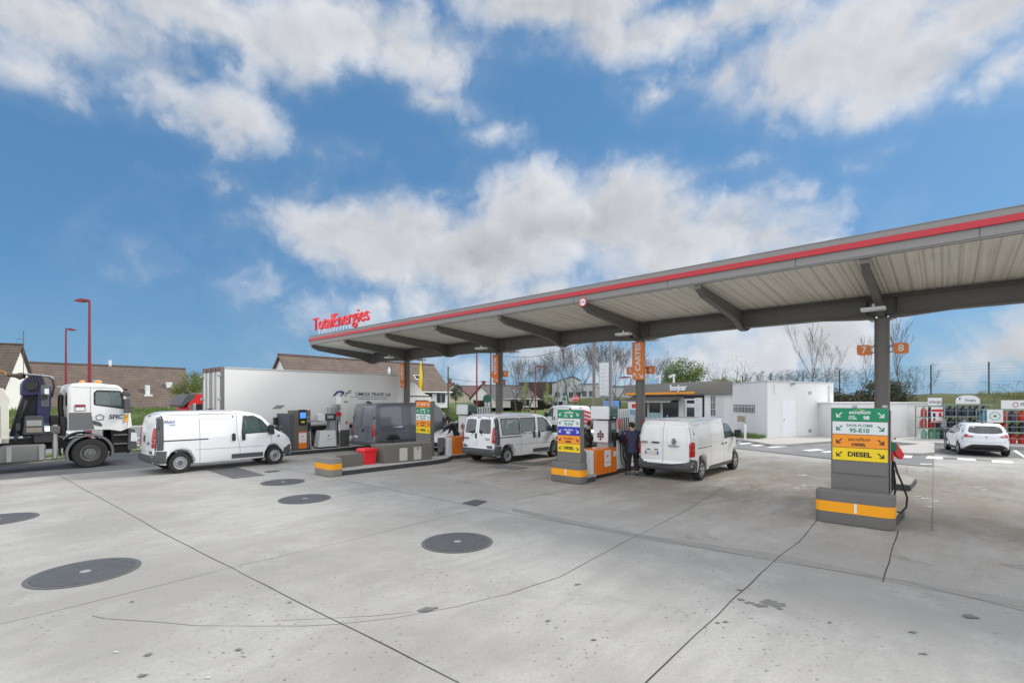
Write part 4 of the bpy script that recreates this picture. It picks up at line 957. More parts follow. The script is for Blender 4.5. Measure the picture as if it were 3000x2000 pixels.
# ---- hatchbacks
def hatch(name, label, loc, rz, col, W_=.865, L=4.06, H_=1.45, sty='alloy', suv=False, group=None, reg=True, det=True):
    global ARZ; ARZ = .31
    P = thing(name, loc, rz, label, 'car', group); s = L/4.06
    def hw(x, z):
        x = x/s; w = W_-.0
        if z > .88: w -= (z-.88)*.42
        if z < .40: w -= (.40-z)*.20
        if z > .45 and z <= .88: w -= .02*abs(z-.66)/.2
        if x > 1.0: w -= .16*((x-1.0)/1.05)**2
        if x < -1.35: w -= .10*((-1.35-x)/.65)**2
        return max(.2, w)
    k = H_/1.45
    ol = rc([(-1.92*s, .30, .05), (-2.0*s, .40, .08), (-2.0*s, .62, .10), (-1.94*s, .94*k, .06), (-1.86*s, 1.02*k, .05), (-1.58*s, 1.36*k, .08), (-1.42*s, 1.43*k, .10), (-.5*s, 1.46*k, .2), (.1*s, 1.42*k, .3), (.98*s, .98*k, .12), (1.75*s, .84*k, .15), (2.0*s, .66*k, .10), (2.04*s, .40, .08), (1.96*s, .22, .05), (1.7*s, .20)])
    xf, xr = 1.27*s, -1.29*s
    ol += arch(xf, .345, .21)+[(.5, .19), (-.5, .19)]+arch(xr, .345, .21)+[(-1.7*s, .24)]
    def deform(p):
        q_ = abs(p.y)/W_
        if p.x < -1.2*s: p.x += .20*q_**3*min(1, (-1.2*s-p.x)/.5)
        if p.x > .9*s: p.x -= .32*q_*q_*min(1, (p.x-.9*s)/.8)
        if p.z > 1.3*k: p.z -= .05*q_*q_
        return p
    B = Body(ol, hw, .11, .5, deform, zs=.12); B.build('body', col, P)
    MB().box(-1.7*s, 1.7*s, -.7, .7, .20, .27).build('underbody', ink, P)
    for sg, ax in ((-1, 'R'), (1, 'L')):
        for wp in (rc([(-.38*s, .92*k, .03), (.86*s, .93*k, .04), (.10*s, 1.33*k, .08), (-.34*s, 1.36*k, .03)], 3), rc([(-1.28*s, 1.06*k, .05), (-.46*s, .93*k, .03), (-.42*s, 1.36*k, .03), (-.95*s, 1.33*k, .06)], 3)):
            B.patch('side_window', wp, ax, glassd, th=.003)
        B.gaps([(ax, [(-.42*s, .90), (-.42*s, .35), (-.3*s, .24)]), (ax, [(.80*s, .90), (.84*s, .5), (.74*s, .24)]), (ax, [(-1.0*s, .62), (-1.15*s, .95)])], .01)
        for x in (-.30*s, -1.05*s): B.patch('door_handle', rect(x, x+.16, .78*k, .82*k, .01), ax, col, th=.02)
        B.patch('side_trim', rect(-.9*s, .9*s, .24, .33, .03), ax, black, th=.01)
        mirror(P, .70*s, sg*(W_-.06), .98*k, sg, black, .10, .14, .14)
        for x in (xf, xr): wheel(P, x, sg*(W_-.11), .31, .20, sty, .66)
        B.patch('headlight', rc([(1.45*s, .74*k, .03), (1.78*s, .62*k, .03), (1.80*s, .72*k, .02), (1.55*s, .80*k, .02)], 3), ax, lampw, th=.006)
    rw = rc([(-.60, 1.05*k, .10), (-.30, 1.00*k, .1), (.30, 1.00*k, .1), (.60, 1.05*k, .10), (.50, 1.33*k, .06), (-.50, 1.33*k, .06)], 4)
    B.patch('rear_window', rw, 'B', glassd, th=.003); B.patch('windscreen', rc([(-.68, .97*k, .05), (.68, .97*k, .05), (.55, 1.40*k, .06), (-.55, 1.40*k, .06)], 3), 'F', glassd, th=.003)
    for sg in (-1, 1):
        hl = B.patch('headlight', [(sg*a, b) for a, b in rc([(.38, .60*k, .03), (.66, .62*k, .03), (.70, .76*k, .02), (.50, .70*k, .02)], 3)][::sg], 'F', lampw, th=.01)
    B.patch('grille', rect(-.45, .45, .28, .48, .05), 'F', black, th=.01); plate(B, -.26, .26, .40, .50, ax='F')
    rearlamps(B, rc([(.40, .855, .02), (.74, .83, .02), (.72, .96, .03), (.64, .98, .03)], 3), extra=[(.52, .89), (.62, .88), (.62, .92), (.53, .92)])
    B.gaps([('B', [(-.72, .80), (-.60, .64), (0, .60), (.60, .64), (.72, .80)])], .010)
    B.patch('rear_bumper', rc([(-.76, .27, .02), (.76, .27, .02), (.70, .38, .08), (.50, .52, .10), (-.50, .52, .10), (-.70, .38, .08)], 4), 'B', black, th=.012)
    plate(B, -.26, .26, .40, .50)
    if reg:
        mk_ = MB().prism([(-.05, 0), (0, -.06), (.05, 0), (0, .06)], 0, .02, 'x'); mk_ = MB(); q_ = B.proj((0, .86*k), 'B', 0)
        mk_.prism([(-.045, q_.z), (0, q_.z-.06), (.045, q_.z), (0, q_.z+.06)], q_.x-.015, q_.x+.01, 'x').build('badge', chrome, P)
        for sg in (-1, 1): B.patch('reflector', rect(min(sg*.55, sg*.68), max(sg*.55, sg*.68), .335, .36, .005), 'B', redl, th=.014)
        B.patch('aerial', rect(-1.35*s, -1.25*s, -.02, .02, .01), 'T', black, th=.05)
    return P
cw = mat('car_white', (.80, .82, .85), .3, 0, .02, 2, coat=.8); cs = mat('car_silver', (.45, .46, .48), .3, .5, .03, 2, coat=.8); cb = mat('car_black', (.012, .010, .014), .2, .1, .05, 2, coat=1)
hatch('hatchback', 'white hatchback parked by the gas bottle cages, rear towards the viewer', G(2862, 1333)+Vector((1.08, 1.25, 0)), R(58), cw)
hatch('hatchback', 'dark hatchback mostly hidden behind the price totem with the blue E85 panel', S(.62, 12.5), RU, cb, L=4.3)
hatch('hatchback', 'silver car facing the camera behind the bearded man at the E85 island', S(5.6, 12.8), RU+math.pi, cs, L=4.3)
hatch('hatchback', 'white car facing left behind the price totem with the orange CARTES header', S(-.2, 5.35), RU+math.pi, cw, L=4.3, H_=1.55)
hatch('hatchback', 'white car on the street glimpsed between the crane and the lorry cab', G(166, 1290), R(-80), cw, reg=False)
# ================================================================== ISLANDS, TOTEMS, PUMPS
def island(poly, label):
    P = thing('pump_island', S(*poly[0]), RU, label, 'kerb island')
    a0, b0 = poly[0]; L = [(a-a0, -(b-b0)) for a, b in poly]
    MB().prism(L, 0, .155, 'z').build('kerb', kerbd, P, bevel=.02)
    c = Vector((sum(p[0] for p in L)/len(L), sum(p[1] for p in L)/len(L)))
    I = [tuple(Vector(p)+(c-Vector(p)).normalized()*.05) for p in L]
    MB().prism(I, .1, .168, 'z').build('top', kerbm, P, bevel=.008)
    return P
island([(-8.2, -.1), (-8.2, 1.38), (2.5, 1.38), (2.5, -.35), (-7, -.35)], 'long dark kerb island carrying the card terminal and white pump behind the FRAX van')
island([(-9.2, 7.7), (-9.2, 8.72), (-5, 8.76), (-4.3, 8.6), (-3.6, 8.1), (4.5, 8.1), (4.5, 6.8), (-6.5, 6.8)], 'long dark kerb island carrying the red bin and the low concrete wall')
island([(-5.1, 14.55), (-5.1, 15.6), (-4.4, 15.6), (-3.9, 15.35), (3.6, 15.35), (3.6, 14.3), (-4.6, 14.3)], 'kerb island behind the bumper with the blue E85 panel above')
island([(-5.25, 21.85), (-5.25, 22.95), (-4.0, 23.05), (-3.6, 22.7), (-3.6, 21.85)], 'short kerb island under the nearest totem at right')
island([(0, 21.75), (0, 22.98), (1.6, 23.05), (2.2, 22.8), (2.2, 21.75)], 'kerb island with pale top beyond the nearest totem')
def bumper(a, b0, b1, h_, label, bz=(.25, .44), depth=.34, ex=0):
    P = thing('kerb_bumper', S(a, b0), RU, label, 'bumper', 'banded concrete bumpers at the island ends'); w = b1-b0
    def prof(e=0, z=0): return rc([(-e, e, .22), (-e, -w-e, .22), (depth+.02+e, -w-e, .05), (depth+.02+e, e, .05)], 6)
    MB().prism(prof(), 0, h_, 'z').build('body', conc if ex else mat('bumper_concrete', (.15, .145, .135), .8, 0, .2, 3, bump=.5, bs=60, dirt=.3), P, bevel=.03, seg=3)
    bd = MB(); p0 = prof(.004); n = len(p0); bd.add([(*p, bz[0]) for p in p0]+[(*p, bz[1]) for p in p0], [(i, (i+1) % n, n+(i+1) % n, n+i) for i in range(n)])
    bd.build('band', bandy, P)
    if not ex:
        MB().box(-.009, -.006, -w*.55, -w*.55+.045, bz[0]+.02, bz[1]-.0).build('sticker', whites, P)
    return P
bumper(-9.45, 7.62, 8.80, .60, 'weathered pale concrete kerb bumper with an orange band beside the red bin', (.23, .42), .40, 1)
bumper(-5.25, 14.48, 15.65, .60, 'concrete bumper with orange band below the totem with blue E85 panel', (.22, .42), .36)
bumper(-5.62, 21.66, 22.98, .66, 'largest concrete bumper with orange band, under the nearest totem', (.24, .45), .36)
def arrow(mb, y, z, s, left):      # arrow to the lower left (or right) seen from -x ; y grows to the viewer's left
    k = 1 if left else -1
    L = [(0, 0), (.72, 0), (.72, .2), (.2, .2), (.2, .72), (0, .72)]
    mb.prism([(y-k*(-.5+p[0])*s, z+(-.5+p[1])*s) for p in L], -.002, .004, 'x')
    Q = [(.16, .28), (.28, .16), (1.0, .86), (.88, 1.0)]
    mb.prism([(y-k*(-.5+p[0])*s, z+(-.5+p[1])*s) for p in Q], -.0035, .004, 'x')
def totem(a, b0, b1, ztop, pitch, rows, label, z0=.17, dep=.2):
    P = thing('price_totem', S(a, (b0+b1)/2), RU, label, 'totem', 'price totems at the island ends'); w = b1-b0
    MB().box(0, dep, -w/2, w/2, z0-.15, ztop).build('body', mat('totem_grey', (.16, .155, .145), .5, 0, .08, 3, bump=.04, dirt=.1), P, bevel=.008)
    z = ztop-.01
    for r in rows:
        m, tc = {'g': (green, whites), 'w': (whites, greend), 'b': (bluep, whites), 'o': (mat('panel_orange', (.88, .30, .02), .42, 0, .05, 5), ink), 'y': (yell, ink), 'n': (mat('totem_grey', None), None), 'c': (mat('cartes_orange', (.74, .20, .03), .42, 0, .05, 5), whites)}[r[0]]
        hh = pitch-.012
        if r[0] == 'c': z += .02
        pn = MB().box(-.022, -.001, -w/2+.012, w/2-.03, z-hh, z).build('panel', m, P, bevel=.003, seg=1)
        X = -.0235; zc = z-hh/2; s = w
        T = lambda t, size, y, zz, bold=.0, sx=1., m=tc, sh=0: text('lettering', t, size, m, pn, (X, y, zz), (0, -1, 0), (0, 0, 1), ext=.0015, bold=bold*.5, sx=sx, shear=sh)
        if tc:
            ar = MB(); arrow(ar, w*.345, zc, hh*.42, True); arrow(ar, -w*.375, zc, hh*.42, False); ao = ar.build('arrow', tc, pn); ao.location = (X, 0, 0)
        if r[0] == 'g':
            T('excellium', hh*.40, -.01, zc+hh*.20, .004, .92, sh=.3); T('SANS', hh*.17, .12*s, zc-hh*.14, .003); T('PLOMB', hh*.17, .11*s, zc-hh*.31, .003); T('98', hh*.40, -.13*s, zc-hh*.24, .008)
            MB().tube([(X, .08-.022*i, zc+hh*(.30+.14*math.sin(math.pi*i/9))) for i in range(10)], .004, 5).build('swoosh', mat('swoosh', (.5, .7, .1), .5), pn)
        elif r[0] == 'w': T('SANS PLOMB', hh*.28, -.01, zc+hh*.20, .002, 1.05); T('95-E10', hh*.46, -.01, zc-hh*.20, .006, 1.0)
        elif r[0] == 'b': T('super éthanol', hh*.26, -.0, zc+hh*.18, .003, .95); T('E85', hh*.42, -.0, zc-hh*.18, .007)
        elif r[0] == 'o': T('excellium', hh*.42, -.0, zc+hh*.16, .002, .90, mat('brown_ink', (.16, .06, .01), .5), .3); T('DIESEL', hh*.30, -.0, zc-hh*.27, .006, 1.05)
        elif r[0] == 'y': T('DIESEL', hh*.50, -.01, zc, .010, 1.05)
        elif r[0] == 'c': T('CARTES', hh*.40, -.01, zc, .006, 1.)
        z -= pitch
    return P
totem(-4.45, 6.72, 7.70, 2.45, .272, 'cgwoy', 'totem with orange CARTES header rising behind the low concrete wall', 0)
totem(-5.08, 14.67, 15.53, 2.21, .258, 'gwboy', 'price totem with the blue super éthanol E85 panel')
tt = totem(-5.13, 21.88, 22.85, 2.34, .272, 'gwoyn', 'nearest and largest price totem, at right, with a blank grey panel below the yellow one')
for y in (.08, -.42): MB().box(.02, .12, y-.04, y+.04, 2.342, 2.40).build('top_bracket', galv, tt, bevel=.01); MB().tube([(.06, -.505, .3), (.06, -.505, 2.3)], .018, 8).build('edge_tube', steel, tt)
# concrete wall, bin, upstand on island one
w1 = thing('low_wall', S(-7.08, 8.28), RU, 'low brown-grey wall with two white hatches on the kerb island beside the red bin', 'wall')
wm = mat('wall_render', (.155, .145, .125), .75, 0, .16, 2.5, bump=.3, dirt=.35)
MB().prism([(0, .88), (.0, 0), (2.03, -.25), (2.03, .6)], .165, .84, 'z').build('wall', wm, w1, bevel=.015)
for x in (.62, 1.22):
    d0 = Vector((2.03, -.25)).normalized(); bx = MB(); y = -.1232*x; n = Vector((d0.y, -d0.x))*.012
    p = [Vector((x, y))+n*.2, Vector((x, y))+d0*.33+n*.2]; p += [p[1]+n, p[0]+n]
    hb = MB().prism([tuple(q_) for q_ in p], .22, .70, 'z').build('hatch', mat('hatch_cream', (.55, .52, .46), .5, 0, .08, 6, dirt=.15), w1, bevel=.004)
    c = (p[2]+p[3])/2
    MB().add([(c.x-.05, c.y-.002, .66), (c.x+.05, c.y-.013, .66), (c.x, c.y-.008, .58)], [(0, 2, 1)]).build('hatch_mark', ink, hb) if x > .9 else MB().box(c.x-.03, c.x+.03, c.y-.012, c.y, .46, .49).build('lock', galv, hb)
u1 = thing('upstand', S(-9.1, 7.65), RU, 'low grey painted steel upstand between the banded bumper and the red bin', 'barrier')
MB().prism([(-.0, .17), (.0, .42), (.30, .60), (1.28, .60), (1.28, .17)], -.42, -.34, 'y').build('plate', wm, u1, bevel=.012)
b1 = thing('grit_bin', S(-7.48, 7.78), RU, 'bright red plastic bin with a lid between the upstand and the low wall', 'bin')
rb = mat('bin_red', (.75, .012, .018), .4, 0, .06, 5, coat=.2)
MB().prism(rc([(-.19, .17, .02), (.19, .17, .02), (.24, .62, .01), (-.24, .62, .01)], 3), -.24, .24, 'y').build('tub', rb, b1, bevel=.02)
MB().prism(rc([(-.28, .625, .02), (.28, .625, .02), (.26, .74, .05), (-.26, .74, .05)], 3), -.28, .28, 'y').build('lid', rb, b1, bevel=.025, seg=3)
rr = MB()
for z in (.30, .46): rr.box(-.225, .225, -.255, .255, z, z+.012)
rr.build('rib', rb, b1)
# ---- silhouettes on the end panels
DUCK = [(0, .12), (.06, .10), (.12, .03), (.22, 0), (.34, .02), (.42, .10), (.44, .20), (.42, .30), (.44, .34), (.50, .335), (.45, .37), (.42, .42), (.37, .42), (.345, .37), (.37, .28), (.34, .20), (.22, .20), (.10, .17)]
RABBIT = [(0, 0), (.22, 0), (.25, .05), (.26, .16), (.20, .27), (.13, .33), (.10, .40), (.12, .56), (.09, .56), (.07, .42), (.05, .42), (.02, .55), (-.005, .54), (.01, .40), (-.04, .34), (-.03, .29), (.02, .26), (.0, .15), (.03, .04)]
def pump(a, b, label, sil, group='orange fuel pumps'):       # a, b: near-face left base corner; local y=0 is the near face, the pump stands behind it (+y)
    P = thing('fuel_pump', S(a, b), RU, label, 'fuel pump', group)
    sl_ = (0, .0)
    MB().prism([(0, 0.02), (.06, .92), (1.38, .92), (1.42, .02)], 0, .55, 'y').build('plinth', mat('pump_orange', (.80, .20, .015), .35, 0, .05, 4, coat=.3, dirt=.1), P, bevel=.02)
    MB().box(0, 1.42, -.02, .57, 0, .10).build('base', black, P)
    MB().prism([(-.26, .05), (-.22, .90), (-.003, .90), (-.003, .05)], .02, .55, 'y').build('side_panel', whites, P, bevel=.02)
    lb = MB().box(.60, 1.0, -.006, -.001, .32, .86).build('label_panel', whites, P)
    lg(P, .80, -.008, .66, .15, 'y')
    text('lettering', 'TotalEnergies', .055, redsign, lb, (.80, -.0085, .46), (1, 0, 0), (0, 0, 1), ext=.001)
    MB().box(1.18, 1.38, -.005, -.001, .62, .80).build('notice', whites, P)
    MB().box(.885, .925, .04, .60, 1.10, 1.82).build('cabinet', whites, P, bevel=.008)
    MB().box(.93, 1.44, .03, .60, 1.10, 1.82).build('card_cabinet', mat('pump_grey', (.09, .095, .10), .45, 0, .1, 5), P, bevel=.012)
    MB().box(1.0, 1.36, .10, .52, .90, 1.10).build('neck', galv, P)
    MB().box(1.10, 1.36, .022, .029, 1.52, 1.74).build('screen', mat('lcd', (.38, .40, .40), .2, 0, .1, 9), P)
    MB().box(1.10, 1.42, -.10, .028, 1.16, 1.42).build('receipt_tray', ink, P, bevel=.04)
    pk = MB()
    for i, (x, z) in enumerate(((0, 3), (0, 2), (-1, 1), (0, 1), (1, 1), (-1, 2), (1, 2), (0, 0))):
        pk.box(.878, .884, .32+x*.085-.037, .32+x*.085+.037, 1.20+z*.085-.036, 1.20+z*.085+.036)
    pk.build('keypad', mat('keypad_maroon', (.16, .04, .05), .4, 0, .5, 60), P)
    hd = MB().box(.80, .90, -.03, .66, 1.86, 2.30).build('head_panel', whites, P, bevel=.03)
    MB().box(.905, 1.46, -.03, .66, 1.86, 2.30).build('display_head', mat('head_dark', (.03, .045, .045), .3, 0, .1, 5, coat=.5), P, bevel=.05, seg=3)
    MB().box(.98, 1.38, -.038, -.031, 2.0, 2.22).build('display', mat('head_glass', (.07, .16, .14), .06, 0, .1, 3, coat=1), P)
    MB().box(1.10, 1.26, -.038, -.031, 1.90, 1.93).build('display_badge', whites, P)
    MB().box(.93, 1.40, .1, .5, 1.80, 1.87).build('spacer', black, P)
    st = MB(); dkk = MB()
    for i in range(6): st.box(1.45+i*.155, 1.45+i*.155+.07, -.01, .05, .16, 2.20)
    dkk.box(1.44, 2.36, .052, .35, .06, 2.18)
    dkk.build('hose_cabinet', mat('hose_grey', (.05, .05, .052), .5, .3, .1, 5), P); st.build('hose_channel', whites, P, bevel=.01)
    for i in range(5):
        x = 1.56+i*.155; nz = MB()
        nz.prism([(0-.04, 1.30), (.05, 1.22), (.02, 1.05), (-.04, 1.05)], -.13, -.07, 'y') if 0 else nz.box(x-.025, x+.025, -.14, -.01, 1.06, 1.28)
        nz.tube([(x, -.05, 1.25), (x, -.12, 1.36), (x, -.09, 1.46)], .016, 6)
        n_ = nz.build('nozzle', (ink, redp, ink, mat('nozzle_green', (.0, .12, .05), .4), redp)[i], P, bevel=.008)
        hz_ = .25+.08*i; MB().tube([(x, -.10, 1.08), (x, -.16, .8), (x+.02, -.22, hz_+.15), (x+.04, -.20, hz_), (x+.06, -.10, hz_+.05), (x+.05, -.03, hz_+.3), (x+.05, .0, 1.9)], .014, 6).build('hose', ink, n_)
    MB().box(1.44, 1.66, -.017, -.012, 1.55, 1.86).build('warning_notice', mat('notice_red', (.75, .12, .09), .5, 0, .1, 10), P)
    # end panel with the animal silhouette
    ep = MB().prism(rc([(-.72, .17, .0), (-.30, .17, .0), (-.30, .93, .12), (-.72, .93, .02)], 5), .10, .13, 'y').build('end_panel', mat('totem_grey', None), P)
    e2 = [(-.72, .935), (-.42, .935), (-.34, .91), (-.30, .84), (-.295, .17)]; MB().tube([(x, .115, z) for x, z in e2], .02, 6).build('panel_edge', whites, ep)
    MB().prism([(-.70+p[0]*.75, .19+p[1]*.75) for p in sil], .092, .0985, 'y').build('animal_decal', ink, ep)
    return P
def lg(P, x, y, z, s, ax):               # the company emblem: a red bar and a ring of two tones
    mp = (lambda a, b: (x+a, y, z+b)) if ax == 'y' else (lambda a, b: (y, x-a, z+b))
    r1 = MB().tube([mp((.05+.28*math.cos(w))*s, (.30*math.sin(w))*s) for w in [(-.2+i*.42) for i in range(13)]], [s*.03+s*.03*math.sin(i/12*3.1) for i in range(13)], 5)
    r1.build('emblem_ring', mat('emblem_blue', (.13, .13, .30), .4, 0, .3, 12), P)
    MB().tube([mp(-.55*s, .02*s), mp(-.1*s, -.02*s), mp(.32*s, .0)], [s*.07, s*.09, s*.04], 6).tube([mp(-.32*s, .0), mp(-.2*s, -.32*s)], s*.06, 6).build('emblem_bar', redsign, P)
pump(-4.03, 15.36, 'orange fuel pump beside the man in navy, rabbit silhouette on its end panel', RABBIT)
pump(-3.46, 7.95, 'orange fuel pump left of the white minibus, duck silhouette on its end panel', DUCK)
p3 = pump(-3.9, 22.52, 'fuel pump mostly hidden behind the nearest and largest price totem', DUCK)
# hanging nozzle on the near side of the last pump
nz = MB().prism([(-.14, 1.52), (-.05, 1.56), (.10, 1.36), (.16, 1.17), (.02, 1.13), (-.06, 1.30)], -.06, .0, 'y')
zz_ = thing('hung_nozzle', S(-4.45, 22.88, .12), RU-R(40), 'red and green fuel nozzle hanging on its looping black hose beside the nearest totem', 'fuel nozzle')
MB().prism(rc([(.02, 1.50, .02), (.09, 1.46, .02), (.30, 1.24, .03), (.22, 1.14, .03), (.06, 1.22, .03), (-.02, 1.36, .02)], 3), -.05, .05, 'y').build('guard', redp, zz_, bevel=.015)
MB().prism(rc([(-.10, 1.50, .02), (.03, 1.50, .02), (.08, 1.38, .03), (.02, 1.30, .03), (-.10, 1.34, .02)], 3), -.055, .055, 'y').build('grip', mat('nozzle_green', None), zz_, bevel=.015)
MB().tube([(-.08, 0, 1.52), (.0, 0, 1.60), (.06, 0, 1.58)], .028, 8).build('spout', steel, zz_)
zz_.scale = (.78, .78, 1)
MB().tube([(-.04, 0, 1.36), (-.03, 0, 1.12)], .035, 8).build('collar', redp, zz_)
pts = [(-.02, 0, 1.13), (.0, 0, .95), (.05, .0, .70), (.07, .0, .50), (.0, .0, .32), (-.12, .05, .24), (-.22, .1, .22)]
MB().tube(pts, .026, 8).tube([(.0, -.03, 1.10), (.06, -.06, .88), (.20, -.10, .60), (.30, -.12, .36), (.27, -.12, .16), (.12, -.10, .05), (-.05, 0, .06), (-.2, .1, .16)], .024, 8).build('hose', ink, zz_)
# ---- island zero: terminal cabinet, brown pump, white pump, water post
bp = thing('fuel_pump', S(-7.22, 1.15), RU, 'brown steel card pump with a blue screen, just right of the FRAX van', 'fuel pump')
bst = mat('bronze_steel', (.20, .17, .145), .4, .55, .12, 4)
MB().box(0, .84, 0, .55, .20, 2.03).build('cabinet', bst, bp, bevel=.01); MB().box(.02, .86, -.02, .57, .165, .22).build('base', black, bp)
MB().box(.26, .64, -.02, -.001, 1.32, 2.06).build('terminal', ink, bp, bevel=.01)
MB().box(.32, .60, -.026, -.0205, 1.66, 1.93).build('screen', mat('screen_blue', (.08, .28, .85), .3, 0, .1, 4, emit=.5), bp)
MB().box(.38, .54, -.026, -.0205, 1.45, 1.52).build('sticker', mat('sticker_yellow', (.75, .75, .05), .5), bp)
lp = MB().box(.26, .64, -.012, -.001, .24, 1.02).build('orange_panel', orange, bp); lw = MB().box(.27, .63, -.016, -.0125, .52, .96).build('label_panel', whites, lp)
lg(bp, .45, -.018, .80, .13, 'y'); text('lettering', 'TotalEnergies', .05, redsign, lw, (.45, -.0175, .64), (1, 0, 0), (0, 0, 1), ext=.001)
MB().box(.70, .80, -.10, -.001, 1.05, 1.40).tube([(.75, -.06, 1.38), (.75, -.10, 1.45)], .02, 6).build('nozzle', ink, bp, bevel=.01)
MB().tube([(.75, -.08, 1.06), (.77, -.12, .8), (.76, -.14, .35), (.82, -.10, .24), (.84, -.03, .5), (.84, -.02, 1.2)], .014, 6).build('hose', galv, bp)
dots = MB()
for x, z in ((.68, 1.66), (.68, 1.50), (.78, 1.68), (.78, 1.50)): dots.box(x, x+.03, -.006, -.001, z, z+.05)
dots.build('label_spot', whites, bp)
tb = thing('terminal_cabinet', S(-7.47, .62), RU, 'dark slate cabinet with a black card reader on its left edge', 'cabinet')
MB().box(0, .22, -.68, .62, .16, 1.88).build('cabinet', mat('slate', (.07, .08, .095), .5, 0, .1, 3), tb, bevel=.01)
MB().prism(rc([(.50, 1.32, .03), (.78, 1.36, .03), (.72, 1.50, .05), (.80, 1.66, .03), (.50, 1.70, .03)], 3), -.12, -.001, 'x').build('card_reader', ink, tb, bevel=.02)
tp = MB(); tp.box(-.006, -.001, .30, .50, 1.0, 1.05).box(-.006, -.001, .0, .2, 1.03, 1.08).box(-.006, -.001, .05, .25, 1.28, 1.30).build('tape', mat('tape_yellow', (.7, .7, .35), .6), tb)
MB().box(-.008, -.001, -.35, -.27, .70, .82).build('keyhole', galv, tb)
wp_ = thing('fuel_pump', S(-5.96, 1.15), RU, 'white fuel pump with a raised display and a red notice on its mast', 'fuel pump')
MB().prism([(-.04, .22), (.10, 1.02), (.86, 1.02), (.90, .22)], 0, .50, 'y').build('body', whites, wp_, bevel=.02); MB().box(-.04, .92, -.02, .52, .165, .24).build('base', ink, wp_)
lg(wp_, .50, -.008, .78, .14, 'y'); text('lettering', 'TotalEnergies', .055, redsign, wp_, (.50, -.005, .60), (1, 0, 0), (0, 0, 1), ext=.001)
MB().box(.60, .88, .05, .45, 1.0, 2.15).build('mast', galv, wp_, bevel=.01)
MB().box(-.02, .30, -.02, .5, 1.50, 1.84).build('display_side', whites, wp_, bevel=.02); MB().box(.302, .86, -.03, .5, 1.52, 1.84).build('display', mat('head_dark', None), wp_, bevel=.02)
MB().box(.40, .72, -.036, -.031, 1.62, 1.76).build('display_screen', mat('lcd', None), wp_)
MB().box(.895, 1.12, .02, .40, .20, 2.3).build('hose_post', mat('post_steel', (.35, .36, .37), .4, .6), wp_, bevel=.01)
MB().box(.94, 1.0, .0, .018, .3, 1.5).build('hose_slot', ink, wp_); MB().box(.89, 1.14, -.01, -.001, 1.72, 1.92).build('notice', redp, wp_)
MB().tube([(1.0, -.04, 1.45), (1.03, -.08, 1.2), (1.02, -.08, .9)], .02, 6).box(.98, 1.06, -.10, -.02, 1.0, 1.3).build('nozzle', whites, wp_)
ew = thing('water_post', S(-4.80, 1.05), RU, 'tall white water post marked eau in front of the white lorry box', 'water post')
MB().box(0, .50, 0, .45, 1.0, 2.68).build('upper_case', mat('warm_white', (.74, .73, .69), .45, 0, .05, 3, dirt=.1), ew, bevel=.012); MB().box(.01, .49, .01, .44, .16, .998).build('lower_case', mat('post_dark', (.10, .10, .095), .5, 0, .1, 4), ew)
text('lettering', 'eau', .17, mat('grey_letter', (.18, .18, .18), .5), ew, (.30, -.004, 2.44), (1, 0, 0), (0, 0, 1), ext=.002, bold=.004)
MB().box(.28, .37, -.02, -.001, 1.30, 1.45).build('push_button', redp, ew, bevel=.005); MB().box(-.1, .03, -.10, .05, 1.86, 1.98).build('tap', whites, ew, bevel=.02)
MB().tube([(.10, -.02, .20), (.14, -.06, .45), (.2, -.05, .5)], .03, 6).tube([(.03, -.05, .18), (.05, -.09, .42)], .03, 6).build('hose', mat('post_dark', None), ew)
# small grey card reader further left, its head above the van
cr = thing('card_reader', D(738, 1290, 23.5)*1, RU, 'grey card reader post with pale display rising behind the van cab', 'card reader'); cr.location.z = 0
MB().box(-.22, .22, -.18, .18, 0, 2.28).build('post', mat('reader_green', (.10, .11, .095), .5, 0, .1, 4), cr, bevel=.015); MB().box(-.232, -.222, -.14, .14, 1.95, 2.2).build('display', mat('lcd', None), cr); MB().box(-.232, -.222, -.14, .14, 1.55, 1.85).build('panel', mat('panel_teal', (.08, .2, .17), .4), cr)
MB().tube([(0, 0, 2.28), (0, 0, 2.40)], .008, 5).build('aerial', ink, cr); MB().box(.24, .85, -.1, .2, 0, 1.62).build('cabinet', whites, cr, bevel=.01)
# ---- orange signs on the columns
def leaf(w, h_, r1=.14): return rc([(-w/2, 0, .02), (w/2, 0, r1), (w/2, h_, .02), (-w/2, h_, r1)], 6)
def csign(j, off, z0, w, h_, label, txt_, toward=.42):
    P = thing('lane_sign', S(-toward, j*PITCH+off), RU, label, 'sign', 'orange CARTES signs on the columns')
    MB().prism([(p[0], z0+p[1]) for p in leaf(w, h_)], -.03, .03, 'x').build('panel', orange, P, bevel=.005, seg=1)
    text('lettering', 'CARTES', w*.58, whites, P, (-.033, -.0, z0+h_*.60), (0, 0, 1), (0, 1, 0), ext=.002, bold=.010, sx=.86*h_/1.4*.46/w if w < .4 else 1.02)
    a = MB(); 
    a.prism([(y, z) for y, z in [(.22*w*1.4-k[0]*w*.30, z0+h_*.115+k[1]*w*.30) for k in ((0, 0), (0, .9), (.2, .9), (.2, .35), (.85, 1), (1, .85), (.35, .2), (.9, .2), (.9, 0))]], -.036, -.031, 'x') if 0 else None
    arrow2(a, .23*w, z0+h_*.12, w*.36, 1); arrow2(a, -.21*w, z0+h_*.11, w*.36, 0)
    a.build('arrow', whites, P)
    MB().box(.03, toward-.17, -.03, .03, z0+h_*.5, z0+h_*.5+.05).build('bracket', dk, P)
